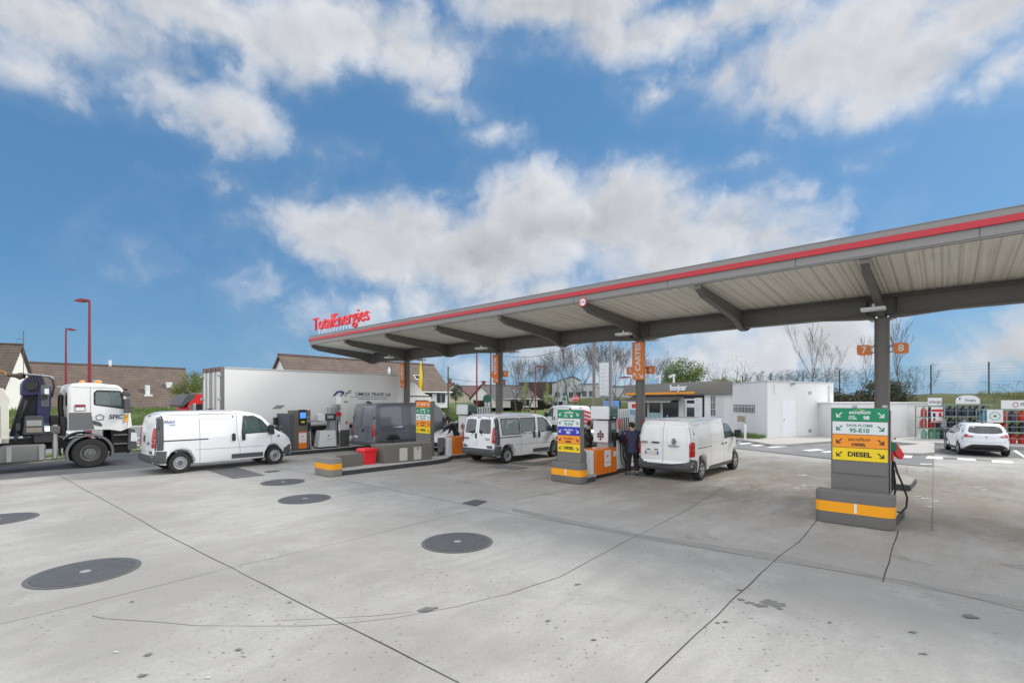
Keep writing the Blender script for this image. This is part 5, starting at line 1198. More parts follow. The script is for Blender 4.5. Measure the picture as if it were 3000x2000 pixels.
def arrow2(mb, y, z, s, up):           # small arrows: one to the upper left, one to the lower right
    k = 1 if up else -1
    L = [(-.5, .5), (.22, .5), (.22, .3), (-.3, .3), (-.3, -.22), (-.5, -.22)]
    mb.prism([(y-k*p[0]*s, z+k*p[1]*s) for p in L], -.036, -.031, 'x')
    Q = [(-.34, .22), (-.22, .34), (.5, -.36), (.36, -.5)]
    mb.prism([(y-k*p[0]*s, z+k*p[1]*s) for p in Q], -.0375, -.031, 'x')
csign(0, -.02, 3.24, .36, 1.42, 'orange CARTES sign on the farthest column', 0, .30)
csign(1, .03, 3.32, .34, 1.38, 'orange CARTES sign on the second column, above the minibus', 0, .30)
csign(2, .08, 3.27, .50, 1.44, 'orange CARTES sign on the third column, above the man in navy', 0, .32)
def nsign(j, off, z, n, label, back=0):
    P = thing('lane_number', S(back, j*PITCH+off), RU, label, 'sign', 'orange lane number signs'); s = 1 if off > 0 else -1
    w = .34
    pl_ = leaf(w, .30, .10); pl_ = [(p[0]*-s if s < 0 else p[0], p[1]) for p in pl_]
    MB().prism([(p[0], z+p[1]) for p in pl_], -.02, .02, 'x').build('panel', mat('cartes_orange', None), P, bevel=.004, seg=1)
    text('lettering', n, .26, whites, P, (-.023, 0, z+.15), (0, -1, 0), (0, 0, 1), ext=.001, bold=.005)
    k = 1 if s > 0 else -1
    MB().box(-.015, .015, min(k*.17, k*.24), max(k*.17, k*.24), z+.22, z+.25).box(-.015, .015, min(k*.17, k*.24), max(k*.17, k*.24), z+.05, z+.08).build('bracket', dk, P)
nsign(1, .40, 3.62, '4', 'orange number 4 plate on the second column'); nsign(1, -.40, 3.62, '3', 'orange number 3 plate mostly behind the CARTES sign on the second column')
nsign(2, .42, 3.50, '6', 'orange number 6 plate on the third column'); nsign(2, -.42, 3.50, '5', 'orange number 5 plate mostly behind the CARTES sign on the third column')
nsign(3, .42, 3.80, '8', 'orange number 8 plate, right side of the nearest column'); nsign(3, -.42, 3.80, '7', 'orange number 7 plate on the nearest column')
# stickers on column three
for i, (z, yy, w) in enumerate(((2.02, .10, .12), (1.58, .14, .09), (1.62, -.12, .10))):
    n = MB(); 
    for k in range(4):
        a0 = math.pi+(-.25+.5*k/3)*(w/.12)-yy*5; n.v += [tuple((.184*math.cos(a0), .184*math.sin(a0), z+dz)) for dz in (0, .13)]
    n.f = [(2*k, 2*k+2, 2*k+3, 2*k+1) for k in range(3)]
    n.build('column_sticker', mat('sticker_red', (.55, .03, .06), .4, 0, .3, 40), cn, loc=(0, -2*PITCH, 0))
# ================================================================== LORRIES
def crane_truck():
    P = thing('crane_lorry', S(-14.2, -1.25), RU, 'white lorry with SFIC on its door, folded dark blue loading crane and cream tipper body', 'lorry')
    tw = mat('truck_white', (.76, .76, .74), .4, 0, .05, 2, coat=.4, dirt=.10); ng = mat('truck_grey', (.13, .135, .14), .55, 0, .12, 4, dirt=.15)
    navy = mat('crane_navy', (.022, .022, .095), .4, .1, .2, 5, dirt=.2)
    def hw(x, z): return 1.15-(.18*max(0, x-.75)**2*2)-(.10*max(0, z-2.0)**1.2*.35)
    ol = rc([(-.62, 1.38, .02), (-.62, 2.9, .06), (-.50, 3.12, .08), (.0, 3.15, .1), (.85, 3.08, .2), (1.02, 2.85, .1), (1.22, 2.05, .1), (1.27, 1.45, .05), (.9, 1.30, .02), (.55, 1.38, .02)])
    win = [(.12, 2.34), (.98, 2.18), (1.0, 2.30), (.90, 2.84), (.20, 2.86), (.12, 2.78)]
    B = Body(ol, hw, .07, 1.6, None, [win], .4, .25); B.build('cab', tw, P)
    interior(P, -.5, .95, .95, 1.55, 0, (.15,), .75)
    for sg, ax in ((-1, 'R'), (1, 'L')):
        B.glassed('side_window', win, sg, glassg); B.gaps([(ax, win+[win[0]])], .05, ink, 'window_frame', .005)
        B.gaps([(ax, [(.0, 3.0), (.0, 1.75), (.12, 1.42)]), (ax, [(1.08, 2.7), (1.13, 2.0), (1.10, 1.5)]), (ax, [(-.55, 2.98), (.9, 2.95)])], .012)
        B.patch('side_trim', rc([(-.60, 1.42, .02), (.10, 1.42, .02), (.02, 2.05, .03), (-.60, 2.05, .02)], 3), ax, ng, th=.02)
        B.patch('door_handle', rc([(.06, 1.60, .05), (.36, 1.50, .08), (.30, 1.66, .05), (.06, 1.76, .05)], 3), ax, dgrey, th=.012)
        wheel(P, 0, sg*1.0, .53, .32, 'truck', .56)
        fd_ = MB(); pts = [(.62*math.cos(w), .62*math.sin(w)+.55) for w in [R(a) for a in range(-18, 199, 12)]]
        for (a, b), (c, d_) in zip(pts, pts[1:]): fd_.add([(a, sg*.78, b), (c, sg*.78, d_), (c, sg*1.17, d_), (a, sg*1.17, b), (a*1.1, sg*.78, .55+(b-.55)*1.1), (c*1.1, sg*.78, .55+(d_-.55)*1.1), (c*1.12, sg*1.17, .55+(d_-.55)*1.13), (a*1.12, sg*1.17, .55+(b-.55)*1.13)], [(0, 1, 2, 3), (4, 7, 6, 5), (3, 2, 6, 7), (0, 4, 5, 1)])
        fd_.build('mudguard', ng, P)
        MB().prism([(.66, .42), (.66, 1.36), (1.22, 1.36), (1.26, .55), (1.15, .40)], sg*.80, sg*.95, 'y').build('step_well', ink, P)
        s_ = MB()
        for z in (.42, .80, 1.14): s_.box(.68, 1.10, min(sg*.94, sg*1.14), max(sg*.94, sg*1.14), z, z+.05)
        s_.build('step', ng, P, bevel=.01)
        mirror(P, 1.08, sg*1.08, 2.28, sg, dgrey, .12, .55, .22); MB().box(.92, 1.18, min(sg*1.15, sg*1.35), max(sg*1.15, sg*1.35), 2.66, 2.86).build('kerb_mirror', dgrey, P, bevel=.05)
        MB().prism(rc([(1.12, .55, .05), (1.42, .60, .05), (1.34, 1.36, .05), (1.14, 1.40, .02)], 3), sg*.62, sg*1.12, 'y').build('front_corner', dgrey, P, bevel=.03)
        MB().prism(rc([(1.20, .90, .03), (1.425, .88, .03), (1.39, 1.22, .05), (1.22, 1.25, .02)], 3), sg*.80, sg*1.135, 'y').build('headlight', lampw, P, bevel=.02)
    MB().prism([(1.14, .50), (1.42, .55), (1.34, 1.38), (1.14, 1.38)], -.61, .61, 'y').build('front_panel', dgrey, P, bevel=.03)
    MB().prism(rc([(.95, 3.02, .03), (1.30, 2.86, .03), (1.34, 2.78, .02), (1.05, 2.98, .02)], 3), -1.0, 1.0, 'y').build('sun_visor', glassd, P, bevel=.01)
    B.patch('windscreen', rect(-1.0, 1.0, 2.0, 2.85, .08), 'F', glassd, th=.004)
    B.patch('rear_window', rect(.55, .95, 2.30, 2.78, .05), 'B', glassd, th=.004); B.patch('rear_window', rect(-.95, -.55, 2.30, 2.78, .05), 'B', glassd, th=.004)
    for x, y in ((.30, -.55), (-.05, .3)): MB().lathe([(.09, 3.14), (.09, 3.22), (.06, 3.27), (.001, 3.28)], 16, c=(x, y, 0)).build('beacon', amberl, P)
    MB().box(.38, .62, -1.185, -1.15, 1.92, 1.94)
    text('lettering', 'SFIC', .22, mat('sfic_ink', (.05, .055, .10), .4), P, (.74, -1.162, 1.86), (1, 0, 0), (0, 0, 1), ext=.003, bold=.006, shear=.1)
    lgm = MB(); lgm.tube([(.13, -1.162, 1.88), (.27, -1.163, 1.98), (.41, -1.162, 1.88)], .014, 5).tube([(.17, -1.162, 1.86), (.17, -1.162, 1.77), (.37, -1.162, 1.77), (.37, -1.162, 1.86)], .014, 5); lgm.build('house_emblem', mat('sfic_ink', None), P)
    st_ = MB().box(1.0, 1.12, -1.166, -1.158, 1.66, 1.94).build('warning_sticker', redp, P); MB().box(1.01, 1.11, -1.168, -1.1665, 1.67, 1.93).build('sticker_face', mat('sticker_amber', (.85, .50, .02), .5), st_)
    MB().prism([(1.02, 1.80), (1.10, 1.86), (1.10, 1.89), (1.02, 1.83)], -1.171, -1.1685, 'y').build('sticker_mark', ink, st_)
    ns = MB().box(-.44, -.14, -1.163, -1.158, 2.10, 2.34).build('red_notice', mat('maroon', (.22, .02, .03), .5), P); MB().box(-.42, -.16, -1.165, -1.1635, 2.12, 2.24).build('notice_face', whites, ns)
    # chassis
    ch = MB()
    for y in (-.45, .38): ch.box(-4.5, 1.0, y, y+.07, .72, .98)
    ch.box(-4.5, -.7, -.6, .6, .98, 1.10); ch.build('chassis', mat('chassis', (.03, .03, .032), .6, .1, .2, 4, dirt=.3), P)
    for x, n in ((-1.75, 'fuel_tank'), (-3.2, 'air_tank')):
        MB().prism(rc([(x-.62, .36, .10), (x+.55, .36, .10), (x+.55, .96, .10), (x-.62, .96, .10)], 4), -1.15, -.55, 'y').build(n, mat('tank_grey', (.17, .17, .165), .5, .3, .15, 3, dirt=.3), P, bevel=.05, seg=3)
    for x in (-2.15, -1.35): MB().prism(rc([(x-.03, .40, .02), (x+.10, .40, .02), (x+.10, .92, .02), (x-.03, .92, .02)], 3), -1.175, -1.151, 'y').build('tank_bracket', mat('bracket_grey', (.30, .30, .29), .5, .4, .1, 5), P, bevel=.01)
    for sg in (-1, 1): wheel(P, -4.6, sg*.95, .53, .34, 'truck', .56)
    MB().tube([(-.95, -1.0, .42), (-.95, -1.0, 1.62)], .075, 14).build('stabiliser', mat('stab', (.42, .41, .39), .4, .5, .15, 5, dirt=.3), P)
    MB().box(-1.08, -.82, -1.1, -.9, 1.30, 1.58).box(-1.02, -.88, -1.08, -.92, .36, .42).build('stabiliser_head', mat('post_dark', None), P, bevel=.03)
    MB().box(-1.5, -.85, -1.05, 1.05, 1.0, 1.30).build('crane_beam', mat('chassis', None), P, bevel=.02)
    # crane
    MB().prism([(-2.05, 1.22), (-1.45, 1.22), (-1.25, 2.0), (-1.30, 2.75), (-1.72, 2.75)], -.35, .35, 'y').build('crane_base', mat('crane_dark', (.012, .013, .022), .45, .1, .2, 5), P, bevel=.03)
    MB().prism([(-1.42, 1.7), (-1.05, 1.7), (-1.0, 3.0), (-1.35, 3.0)], -.62, -.25, 'y').build('crane_column', navy, P, bevel=.03)
    MB().box(-1.30, -1.06, -.66, -.62, 2.25, 3.05).build('cylinder', mat('crane_steel', (.10, .11, .13), .3, .5, .1, 5), P, bevel=.02)
    MB().prism(rc([(-1.78, 2.65, .08), (-1.3, 2.7, .05), (-1.15, 3.1, .08), (-1.25, 3.38, .08), (-1.6, 3.36, .12), (-1.78, 3.1, .1)], 4), -.55, .25, 'y').build('boom_fold', navy, P, bevel=.04)
    br = MB()
    for k in range(5): br.tube([(-1.62+k*.08, -.58, 3.42), (-1.56+k*.08, -.60, 3.1), (-1.58+k*.08, -.60, 2.8)], .022, 6)
    br.build('hydraulic_hose', ink, P)
    MB().prism(rc([(-1.7, 3.46, .05), (-1.0, 3.40, .08), (-.92, 3.28, .04), (-.98, 3.28, .02), (-1.05, 3.36, .02), (-1.7, 3.42, .02)], 3), -.6, .3, 'y').build('boom_cover', galv, P)
    MB().tube([(-.98, -.5, 3.3), (-.93, -.52, 3.0), (-1.0, -.5, 2.6)], .03, 6).build('boom_pipe', ink, P)
    MB().lathe([(.16, -.66), (.16, -.56), (.09, -.55), (.09, .3)], 18, 'y', (-1.55, 0, 3.02)).lathe([(.11, -.70), (.11, -.36)], 14, 'y', (-1.22, 0, 2.62)).build('boom_pivot', ink, P)
    MB().box(-1.20, -1.08, -.668, -.661, 2.72, 2.92).build('crane_sticker', whites, P)
    for k in range(4): MB().tube([(-1.85+k*.06, -.40, 1.3), (-1.80+k*.05, -.46-.02*k, 1.8), (-1.62+k*.03, -.42, 2.4), (-1.55+k*.04, -.55, 2.85)], .018, 5).build('hydraulic_line', ink, P)
    MB().tube([(-1.95, -.8, 1.1), (-1.9, -.9, 1.35)], .05, 8).tube([(-1.9, -.38, 1.28), (-1.62, -.38, 2.5)], .06, 8).build('lift_ram', mat('crane_steel', None), P)
    MB().ball((-1.78, -.2, 3.36), .13, 2, jit=.3).tube([(-1.85, -.2, 3.37), (-2.12, -.25, 3.39)], [.08, .06], 10).build('winch_head', mat('rusty', (.09, .065, .05), .7, .3, .3, 12), P)
    hk = [(-2.12, -.25, 3.39)]+[(-2.26+.11*math.cos(w), -.25, 3.40+.12*math.sin(w)) for w in [R(a) for a in range(0, 230, 25)]]
    MB().tube(hk, .024, 8).build('hook', mat('hook_ochre', (.45, .22, .05), .5, .3, .2, 9), P)
    cb_ = MB().prism(rc([(-1.78, 1.30, .06), (-1.22, 1.30, .06), (-1.26, 1.95, .08), (-1.72, 1.95, .08)], 4), -1.10, -.80, 'y').build('control_box', mat('control_dark', (.05, .052, .055), .5, 0, .15, 5, dirt=.2), P, bevel=.03)
    MB().box(-1.69, -1.30, -1.115, -1.10, 1.60, 1.80).build('control_plate', mat('plate_grey', (.30, .30, .29), .4, .3, .4, 25), cb_); MB().box(-1.69, -1.30, -1.115, -1.10, 1.38, 1.54).build('lever_panel', mat('lever', (.22, .20, .16), .5, 0, .6, 30), cb_)
    MB().box(-1.94, -1.82, -1.0, -.85, 1.45, 1.70).build('side_box', mat('control_dark', None), P, bevel=.02)
    MB().tube([(-.78, -.2, 1.3), (-.70, -.35, 1.75), (-.74, -.3, 2.2), (-.72, -.2, 2.7)], .09, 8).box(-.80, -.64, -.9, -.3, 1.2, 1.9).build('exhaust_stack', ink, P, bevel=.03)
    MB().box(-1.05, -.80, -.7, -.35, 1.55, 1.95).build('oil_tank', ink, P, bevel=.03)
    tc_ = MB().box(-5.6, -2.25, -1.22, -1.16, 1.15, 2.35).box(-5.6, -2.25, 1.16, 1.22, 1.15, 2.35).box(-5.6, -2.2, -1.2, 1.2, 1.1, 1.2).box(-2.26, -2.2, -1.2, 1.2, 1.15, 2.45)
    tc_.build('tipper_body', mat('tipper_grey', (.36, .36, .34), .6, .1, .2, 3, dirt=.3), P, bevel=.01)
    po = MB().box(-2.32, -2.12, -1.30, -1.14, 1.05, 2.36).box(-5.6, -2.12, -1.30, -1.14, 1.05, 1.22).prism([(-5.6, 2.30), (-2.14, 2.28), (-2.08, 2.50), (-2.25, 2.9), (-5.6, 2.9)], -1.29, -1.20, 'y')
    po.build('tipper_frame', mat('tipper_cream', (.62, .60, .52), .6, 0, .12, 3, bump=.1, dirt=.35), P, bevel=.02)
crane_truck()
def box_lorry():
    P = thing('box_lorry', S(-9.66, -.61), RU, 'white lorry with a long plain box lettered OMEGA TRANS Ltd. behind the card pumps', 'lorry'); L = 9.87; W_ = 2.5
    bw = mat('box_white', (.80, .80, .77), .45, 0, .05, .6, dirt=.06)
    MB().box(0, L, 0, W_, 1.18, 4.0).build('box', bw, P, bevel=.015)
    MB().box(-.012, .14, -.012, .10, 1.1, 4.012).box(-.012, .14, W_-.10, W_+.012, 1.1, 4.012).build('rear_frame', mat('alu_frame', (.20, .18, .17), .5, .3), P, bevel=.005)
    MB().box(-.03, -.001, .101, W_-.101, 3.80, 4.0).build('rear_header', mat('brown_header', (.16, .07, .065), .5), P)
    bars = MB()
    for y in (.62, 1.12, 1.32, 1.85): bars.tube([(-.05, y, 1.2), (-.05, y, 3.95)], .022, 8)
    bars.build('lock_bar', mat('bar_grey', (.22, .21, .21), .4, .6), P)
    for y in (.06, W_-.06):
        for z in (1.9, 2.55, 3.62): MB().box(-.09, -.013, y-.13, y+.13, z-.06, z+.06).build('hinge', galv, P, bevel=.02)
    MB().box(-.10, -.06, .95, 1.5, 2.06, 2.12).build('lock_handle', ink, P, bevel=.01)
    MB().box(-.016, -.001, 1.22, 1.235, 1.2, 3.79).build('door_gap', seam, P)
    MB().box(.15, L, -.014, -.001, 3.93, 3.99).box(.15, L, -.014, -.001, 1.18, 1.26).build('side_rail', mat('alu_rail', (.5, .5, .5), .4, .5), P)
    MB().box(L-.10, L+.002, -.016, -.0, 1.26, 3.93).build('front_post', mat('alu_rail', None), P)
    MB().box(.1, L-.1, .05, W_-.05, 1.0, 1.17).box(.3, L+2.0, .75, .85, .75, 1.0).box(.3, L+2.0, W_-.85, W_-.75, .75, 1.0).build('chassis', mat('chassis', None), P)
    T = lambda s, size, x, z, m=ink, b=.0, sx=1.: text('lettering', s, size, m, P, (x, -.004, z), (1, 0, 0), (0, 0, 1), ext=.002, bold=b, sx=sx)
    T('OMEGA TRANS Ltd.', .27, L-2.05, 2.83, mat('omega_ink', (.03, .03, .06), .5), .005, .98); T('INTERNATIONAL FORWARDING AGENCY', .10, L-2.1, 2.57, mat('omega_ink', None), 0, .98)
    MB().box(L-3.55, L-1.05, -.006, -.001, 2.66, 2.68).build('underline', mat('omega_ink', None), P); T('Tel: +359', .20, L-5.5, 1.42, mat('omega_ink', None)); T('office@', .16, L-2.9, 1.42, mat('omega_ink', None))
    nv = mat('omega_navy', (.04, .05, .22), .5)
    MB().prism([(L-.25+q, z) for q, z in ((-4.3, 2.72), (-4.05, 2.98), (-3.8, 3.02), (-3.6, 2.95), (-3.62, 2.85), (-3.78, 2.72), (-3.86, 2.72), (-3.75, 2.88), (-3.9, 2.92), (-4.02, 2.86), (-4.16, 2.72))], -.008, -.001, 'y').build('emblem', nv, P)
    MB().tube([(L-3.85, -.006, 2.70), (L-3.7, -.006, 2.86), (L-3.6, -.006, 3.0), (L-3.45, -.006, 3.03)], .022, 5).tube([(L-3.8, -.006, 2.88), (L-3.42, -.006, 2.92)], .014, 5).build('emblem_tail', ink, P)
    MB().add([(2.2, -.003, 2.08), (2.62, -.003, 2.08), (2.86, -.003, 2.26), (2.44, -.003, 2.26)], [(0, 1, 2, 3)]).build('side_sticker', mat('plate_grey', None), P)
    for x in (3.1, 4.3): 
        for y in (.25, W_-.25): wheel(P, x, y-.0, .50, .3, 'truck', .56) if y > 1 else wheel(P, x, y, .50, -.3, 'truck', .56)
    MB().box(4.9, 8.6, .0, .05, .55, 1.0).build('side_guard', galv, P)
    cb = rc([(L+.15, .5, .05), (L+.15, 2.95, .05), (L+.3, 3.45, .3), (L+.75, 3.66, .3), (L+1.15, 3.35, .5), (L+1.55, 2.92, .3), (L+2.15, 2.75, .15), (L+2.35, 2.0, .2), (L+2.45, 1.2, .1), (L+2.42, .35, .1), (L+1.75, .35)], 5)
    MB().prism(cb, .04, W_-.04, 'y').build('cab', mat('cab_white', (.78, .78, .75), .35, 0, .03, 2, coat=.5), P, bevel=.12, seg=4)
    MB().box(L+.9, L+1.9, .028, .036, 1.75, 2.5).build('side_window', glassd, P); MB().box(L+.3, L+2.1, .02, .037, 2.72, 2.78).build('cab_line', ink, P)
    mirror(P, L+2.15, .05, 2.15, -1, dgrey, .12, .6, .2)
    for y in (.27, W_-.27): wheel(P, L+1.1, y, .50, -.3 if y < 1 else .3, 'truck', .56)
box_lorry()
def red_lorry():
    P = thing('red_lorry', D(588, 1300, 31.5), RU, 'bright red lorry cab seen over the roof of the FRAX van', 'lorry'); P.location.z = 0; H_ = 2.86
    MB().prism(rc([(-1.25, .9, .05), (-1.12, 1.9, .05), (-.75, H_, .25), (.55, H_, .08), (.6, .9, .05)], 4), -1.15, 1.15, 'y').build('cab', mat('lorry_red', (.68, .015, .02), .35, 0, .05, 2, coat=.5), P, bevel=.06)
    MB().prism(rc([(-1.42, 2.20, .05), (-1.05, H_+.0, .2), (-.62, H_+.03, .05), (-.66, H_-.22, .05), (-1.32, 2.08, .05)], 4), -1.18, 1.18, 'y').build('sun_visor', dgrey, P, bevel=.05)
    MB().box(-.62, .22, -1.156, -1.151, 1.75, 2.28).build('side_window', ink, P); MB().box(-.78, -.62, -1.30, -1.16, 1.8, 2.3).build('wing_mirror', galv, P, bevel=.03)
    MB().box(-.3, .5, -.6, .6, H_+.06, H_+.10).build('roof_bar', galv, P); MB().box(-.95, -.7, -1.155, -1.151, 1.6, 2.2).build('door_pillar', mat('plate_grey', None), P)
    for y in (-.95, .95): wheel(P, -.3, y, .5, .3, 'truck', .56)
    MB().box(-1.1, 6, -.5, .5, .7, .95).build('chassis', mat('chassis', None), P); MB().box(-1.28, .55, -1.1, 1.1, .45, .9).build('bumper', dgrey, P, bevel=.04)
    for y in (-.95, .95): wheel(P, 4.2, y, .5, .3, 'truck', .56)
red_lorry()
vp = thing('x', (0, 0, 0), 0, 'x y z w', 'x'); bpy.data.objects.remove(vp)
v3 = copy_tree(P if P.name.startswith('panel') else bpy.data.objects['panel_van'])
v3.name = 'service_van'; v3.location = Vector((4.15, 37.5, 0)); v3.rotation_euler = (0, 0, R(112)); tag(v3, 'small white van with red warning chevrons on its tail, far off behind the E85 totem', 'van')
for ch_ in list(v3.children):
    if ch_.name.startswith(('lettering', 'roof_panel')): bpy.data.objects.remove(ch_)
cv = MB()
for i in range(4):
    z = .75+i*.26; cv.prism([(-.15-.0, z), (-.75, z-.16), (-.75, z-.04), (-.15, z+.12)], -2.42, -2.40, 'x').prism([(.15, z), (.75, z-.16), (.75, z-.04), (.15, z+.12)], -2.42, -2.40, 'x')
cv.build('warning_stripe', redp, v3)

# ================================================================== PEOPLE
def skin_mesh(name, J, E_, m, parent, root, sub=2):
    names = list(J); idx = {n: i for i, n in enumerate(names)}
    me = bpy.data.meshes.new(name); me.from_pydata([J[n][0] for n in names], [(idx[a], idx[b]) for a, b in E_], [])
    o = bpy.data.objects.new(name, me); C.objects.link(o)
    o.modifiers.new('s', 'SKIN')
    for i, n in enumerate(names):
        sv = me.skin_vertices[0].data[i]; r = J[n][1]; sv.radius = r if isinstance(r, tuple) else (r, r); sv.use_root = (n == root)
    md = o.modifiers.new('u', 'SUBSURF'); md.levels = md.render_levels = sub
    bpy.context.view_layer.update()
    dg = bpy.context.evaluated_depsgraph_get(); ev = bpy.data.meshes.new_from_object(o.evaluated_get(dg))
    bpy.data.objects.remove(o)
    for p in ev.polygons: p.use_smooth = True
    ev.materials.clear(); ev.materials.append(m); ev.name = name; o = bpy.data.objects.new(name, ev); C.objects.link(o); o.parent = parent; return o
def person(loc, rz, J, label, jacket, trousers, shoe, hair=True, lean=0):
    # J: joint positions, x forward, y left, z up
    P = thing('person', loc, rz, label, 'person'); V_ = Vector
    j = {k: V_(v) for k, v in J.items()}
    B = {}
    def a(n, p, r): B[n] = (tuple(p), r)
    hd = j['head']; nk = j['neck']; fw = (V_(J.get('look', (1, 0, 0)))).normalized(); sd_ = V_((-fw.y, fw.x, 0)).normalized(); up = V_((0, 0, 1))
    a('pel', j['pel'], .10); a('chest', j['chest'], .095); a('neck', nk, .055); a('headb', hd-up*.04, .075); a('headt', hd+up*.07, .078)
    E = [('pel', 'chest'), ('chest', 'neck'), ('neck', 'headb'), ('headb', 'headt')]
    for s in 'LR':
        a('sh'+s, j['sh'+s], .062); a('el'+s, j['el'+s], .042); a('wr'+s, j['wr'+s], .028); a('ha'+s, j['ha'+s], (.038, .016))
        a('hip'+s, j['hip'+s], .095); a('kn'+s, j['kn'+s], .06); a('an'+s, j['an'+s], .034); a('toe'+s, j['toe'+s], .018)
        E += [('chest', 'sh'+s), ('sh'+s, 'el'+s), ('el'+s, 'wr'+s), ('wr'+s, 'ha'+s), ('pel', 'hip'+s), ('hip'+s, 'kn'+s), ('kn'+s, 'an'+s), ('an'+s, 'toe'+s)]
        hdv = (j['ha'+s]-j['wr'+s]).normalized(); side_ = hdv.cross(up).normalized() if abs(hdv.z) < .9 else V_((0, 1, 0))
        for i in range(4):
            b0 = j['ha'+s]+hdv*.03+side_*(.026-.017*i); ln = (.060, .070, .066, .05)[i]; cu = V_((0, 0, -.012))
            a('f%s%d' % (s, i), b0+hdv*ln*.5+cu, .009); a('g%s%d' % (s, i), b0+hdv*ln+cu*3, .008); E += [('ha'+s, 'f%s%d' % (s, i)), ('f%s%d' % (s, i), 'g%s%d' % (s, i))]
        tb_ = j['wr'+s]+hdv*.03+side_*.045; a('t'+s, tb_, .011); a('u'+s, tb_+hdv*.04+side_*.01, .009); E += [('wr'+s, 't'+s), ('t'+s, 'u'+s)]
    bd = skin_mesh('body', B, E, skin, P, 'pel')
    # head details
    hm = MB(); hm.M = Matrix(((fw.x, sd_.x, 0, hd.x), (fw.y, sd_.y, 0, hd.y), (fw.z, 0, 1, hd.z), (0, 0, 0, 1)))
    hm.ball((0, 0, .02), .1, 3, (.98, .80, 1.22)); hm.ball((.06, 0, -.06), .055, 2, (.9, .8, .8)); hm.prism([(.085, .035), (.125, -.012), (.088, -.02)], -.014, .014, 'y')
    for s in (-1, 1): hm.ball((.0, s*.082, .0), .028, 1, (.6, .35, 1.0))
    hm.build('head', skin, P)
    fe = MB(); fe.M = hm.M.copy()
    for s in (-1, 1): fe.ball((.088, s*.034, .028), .012, 1); fe.box(.086, .096, s*.034-.02, s*.034+.02, .048, .056)
    fe.box(.085, .096, -.022, .022, -.052, -.046); fe.build('facial_feature', hairm, P)
    if hair:
        hh = MB(); hh.M = hm.M.copy(); bm = bmesh.new(); bmesh.ops.create_icosphere(bm, subdivisions=3, radius=1)
        bmesh.ops.delete(bm, geom=[v for v in bm.verts if (v.co.x > .45 and v.co.z < .55) or v.co.z < -.35 and v.co.x > -.3 or v.co.z < -.6], context='VERTS')
        bm.verts.ensure_lookup_table(); bm.verts.index_update()
        vs = [(v.co.x*.108-.004, v.co.y*.092, v.co.z*.130+.028+.006*noise.noise(v.co*5)) for v in bm.verts]; hh.add(vs, [tuple(v.index for v in f.verts) for f in bm.faces]); bm.free(); o = hh.build('hair', hairm, P)
        md = o.modifiers.new('t', 'SOLIDIFY'); md.thickness = .012
    # clothes: slightly larger skins
    c = lambda n, k: (tuple(j[n]), k)
    Jk = {'pel': (tuple(j['pel']-up*.05), (.18, .15)), 'wa': (tuple((j['pel']+j['chest'])/2), (.17, .135)), 'chest': c('chest', (.19, .135)), 'nk': (tuple(nk-up*.02), .075)}
    Ek = [('pel', 'wa'), ('wa', 'chest'), ('chest', 'nk'), ('hem', 'pel')]; Jk['hem'] = (tuple(j['pel']-up*.16), (.19, .155))
    for s in 'LR':
        Jk['sh'+s] = c('sh'+s, .085); Jk['el'+s] = c('el'+s, .064); Jk['wr'+s] = (tuple(j['wr'+s]*.96+j['el'+s]*.04), .046); Ek += [('chest', 'sh'+s), ('sh'+s, 'el'+s), ('el'+s, 'wr'+s)]
    skin_mesh('jacket', Jk, Ek, jacket, P, 'pel')
    Jt = {'pel': (tuple(j['pel']+up*.0), (.16, .13)), 'wst': (tuple(j['pel']+up*.10), (.15, .125))}; Et = [('wst', 'pel')]
    for s in 'LR':
        Jt['hip'+s] = (tuple(j['hip'+s]-up*.04), .105); Jt['kn'+s] = c('kn'+s, .088); Jt['an'+s] = (tuple(j['an'+s]+up*.02), .07); Et += [('pel', 'hip'+s), ('hip'+s, 'kn'+s), ('kn'+s, 'an'+s)]
    skin_mesh('trousers', Jt, Et, trousers, P, 'pel')
    for s in 'LR':
        an, to = j['an'+s], j['toe'+s]; d = (to-an); 
        Js = {'h': (tuple(an-d*.3-up*.015), .062), 'm': (tuple(an+d*.4-up*.02), .062), 't': (tuple(to+d*.25+up*.012), .05)}; skin_mesh('shoe', Js, [('h', 'm'), ('m', 't')], shoe, P, 'h')
    return P
jn = mat('jacket_navy', (.018, .020, .055), .65, 0, .2, 20, bump=.5, bs=30); jb = mat('jacket_black', (.012, .012, .014), .7, 0, .3, 20, bump=.5, bs=30); jl = mat('leather_black', (.014, .014, .012), .4, 0, .3, 20, bump=.5, bs=30)
tj = mat('dark_jeans', (.018, .018, .022), .8, 0, .3, 30, bump=.4); sh1 = mat('grey_shoe', (.12, .11, .10), .7); sh2 = mat('black_shoe', (.02, .02, .02), .6)
# man in navy at the pump: back towards us, head turned to the pump on his left
pa = person(S(-2.5, 15.88), RU+R(38), dict(pel=(0, 0, .95), chest=(.02, 0, 1.30), neck=(.02, .01, 1.50), head=(.04, .03, 1.62), look=(.55, .84, -.1), shL=(.02, .20, 1.42), elL=(.17, .27, 1.17), wrL=(.36, .24, 1.22), haL=(.43, .23, 1.25),
    shR=(.02, -.20, 1.42), elR=(.10, -.27, 1.14), wrR=(.32, -.17, 1.10), haR=(.39, -.14, 1.12), hipL=(0, .09, .90), knL=(.05, .10, .50), anL=(.05, .11, .09), toeL=(.20, .13, .04), hipR=(0, -.09, .90), knR=(.02, -.10, .50), anR=(-.16, -.09, .13), toeR=(-.05, -.10, .04)),
    'man in a navy jacket and dark jeans holding a nozzle at the orange pump', jn, tj, sh1); pa.scale = (1.12, 1.25, 1)
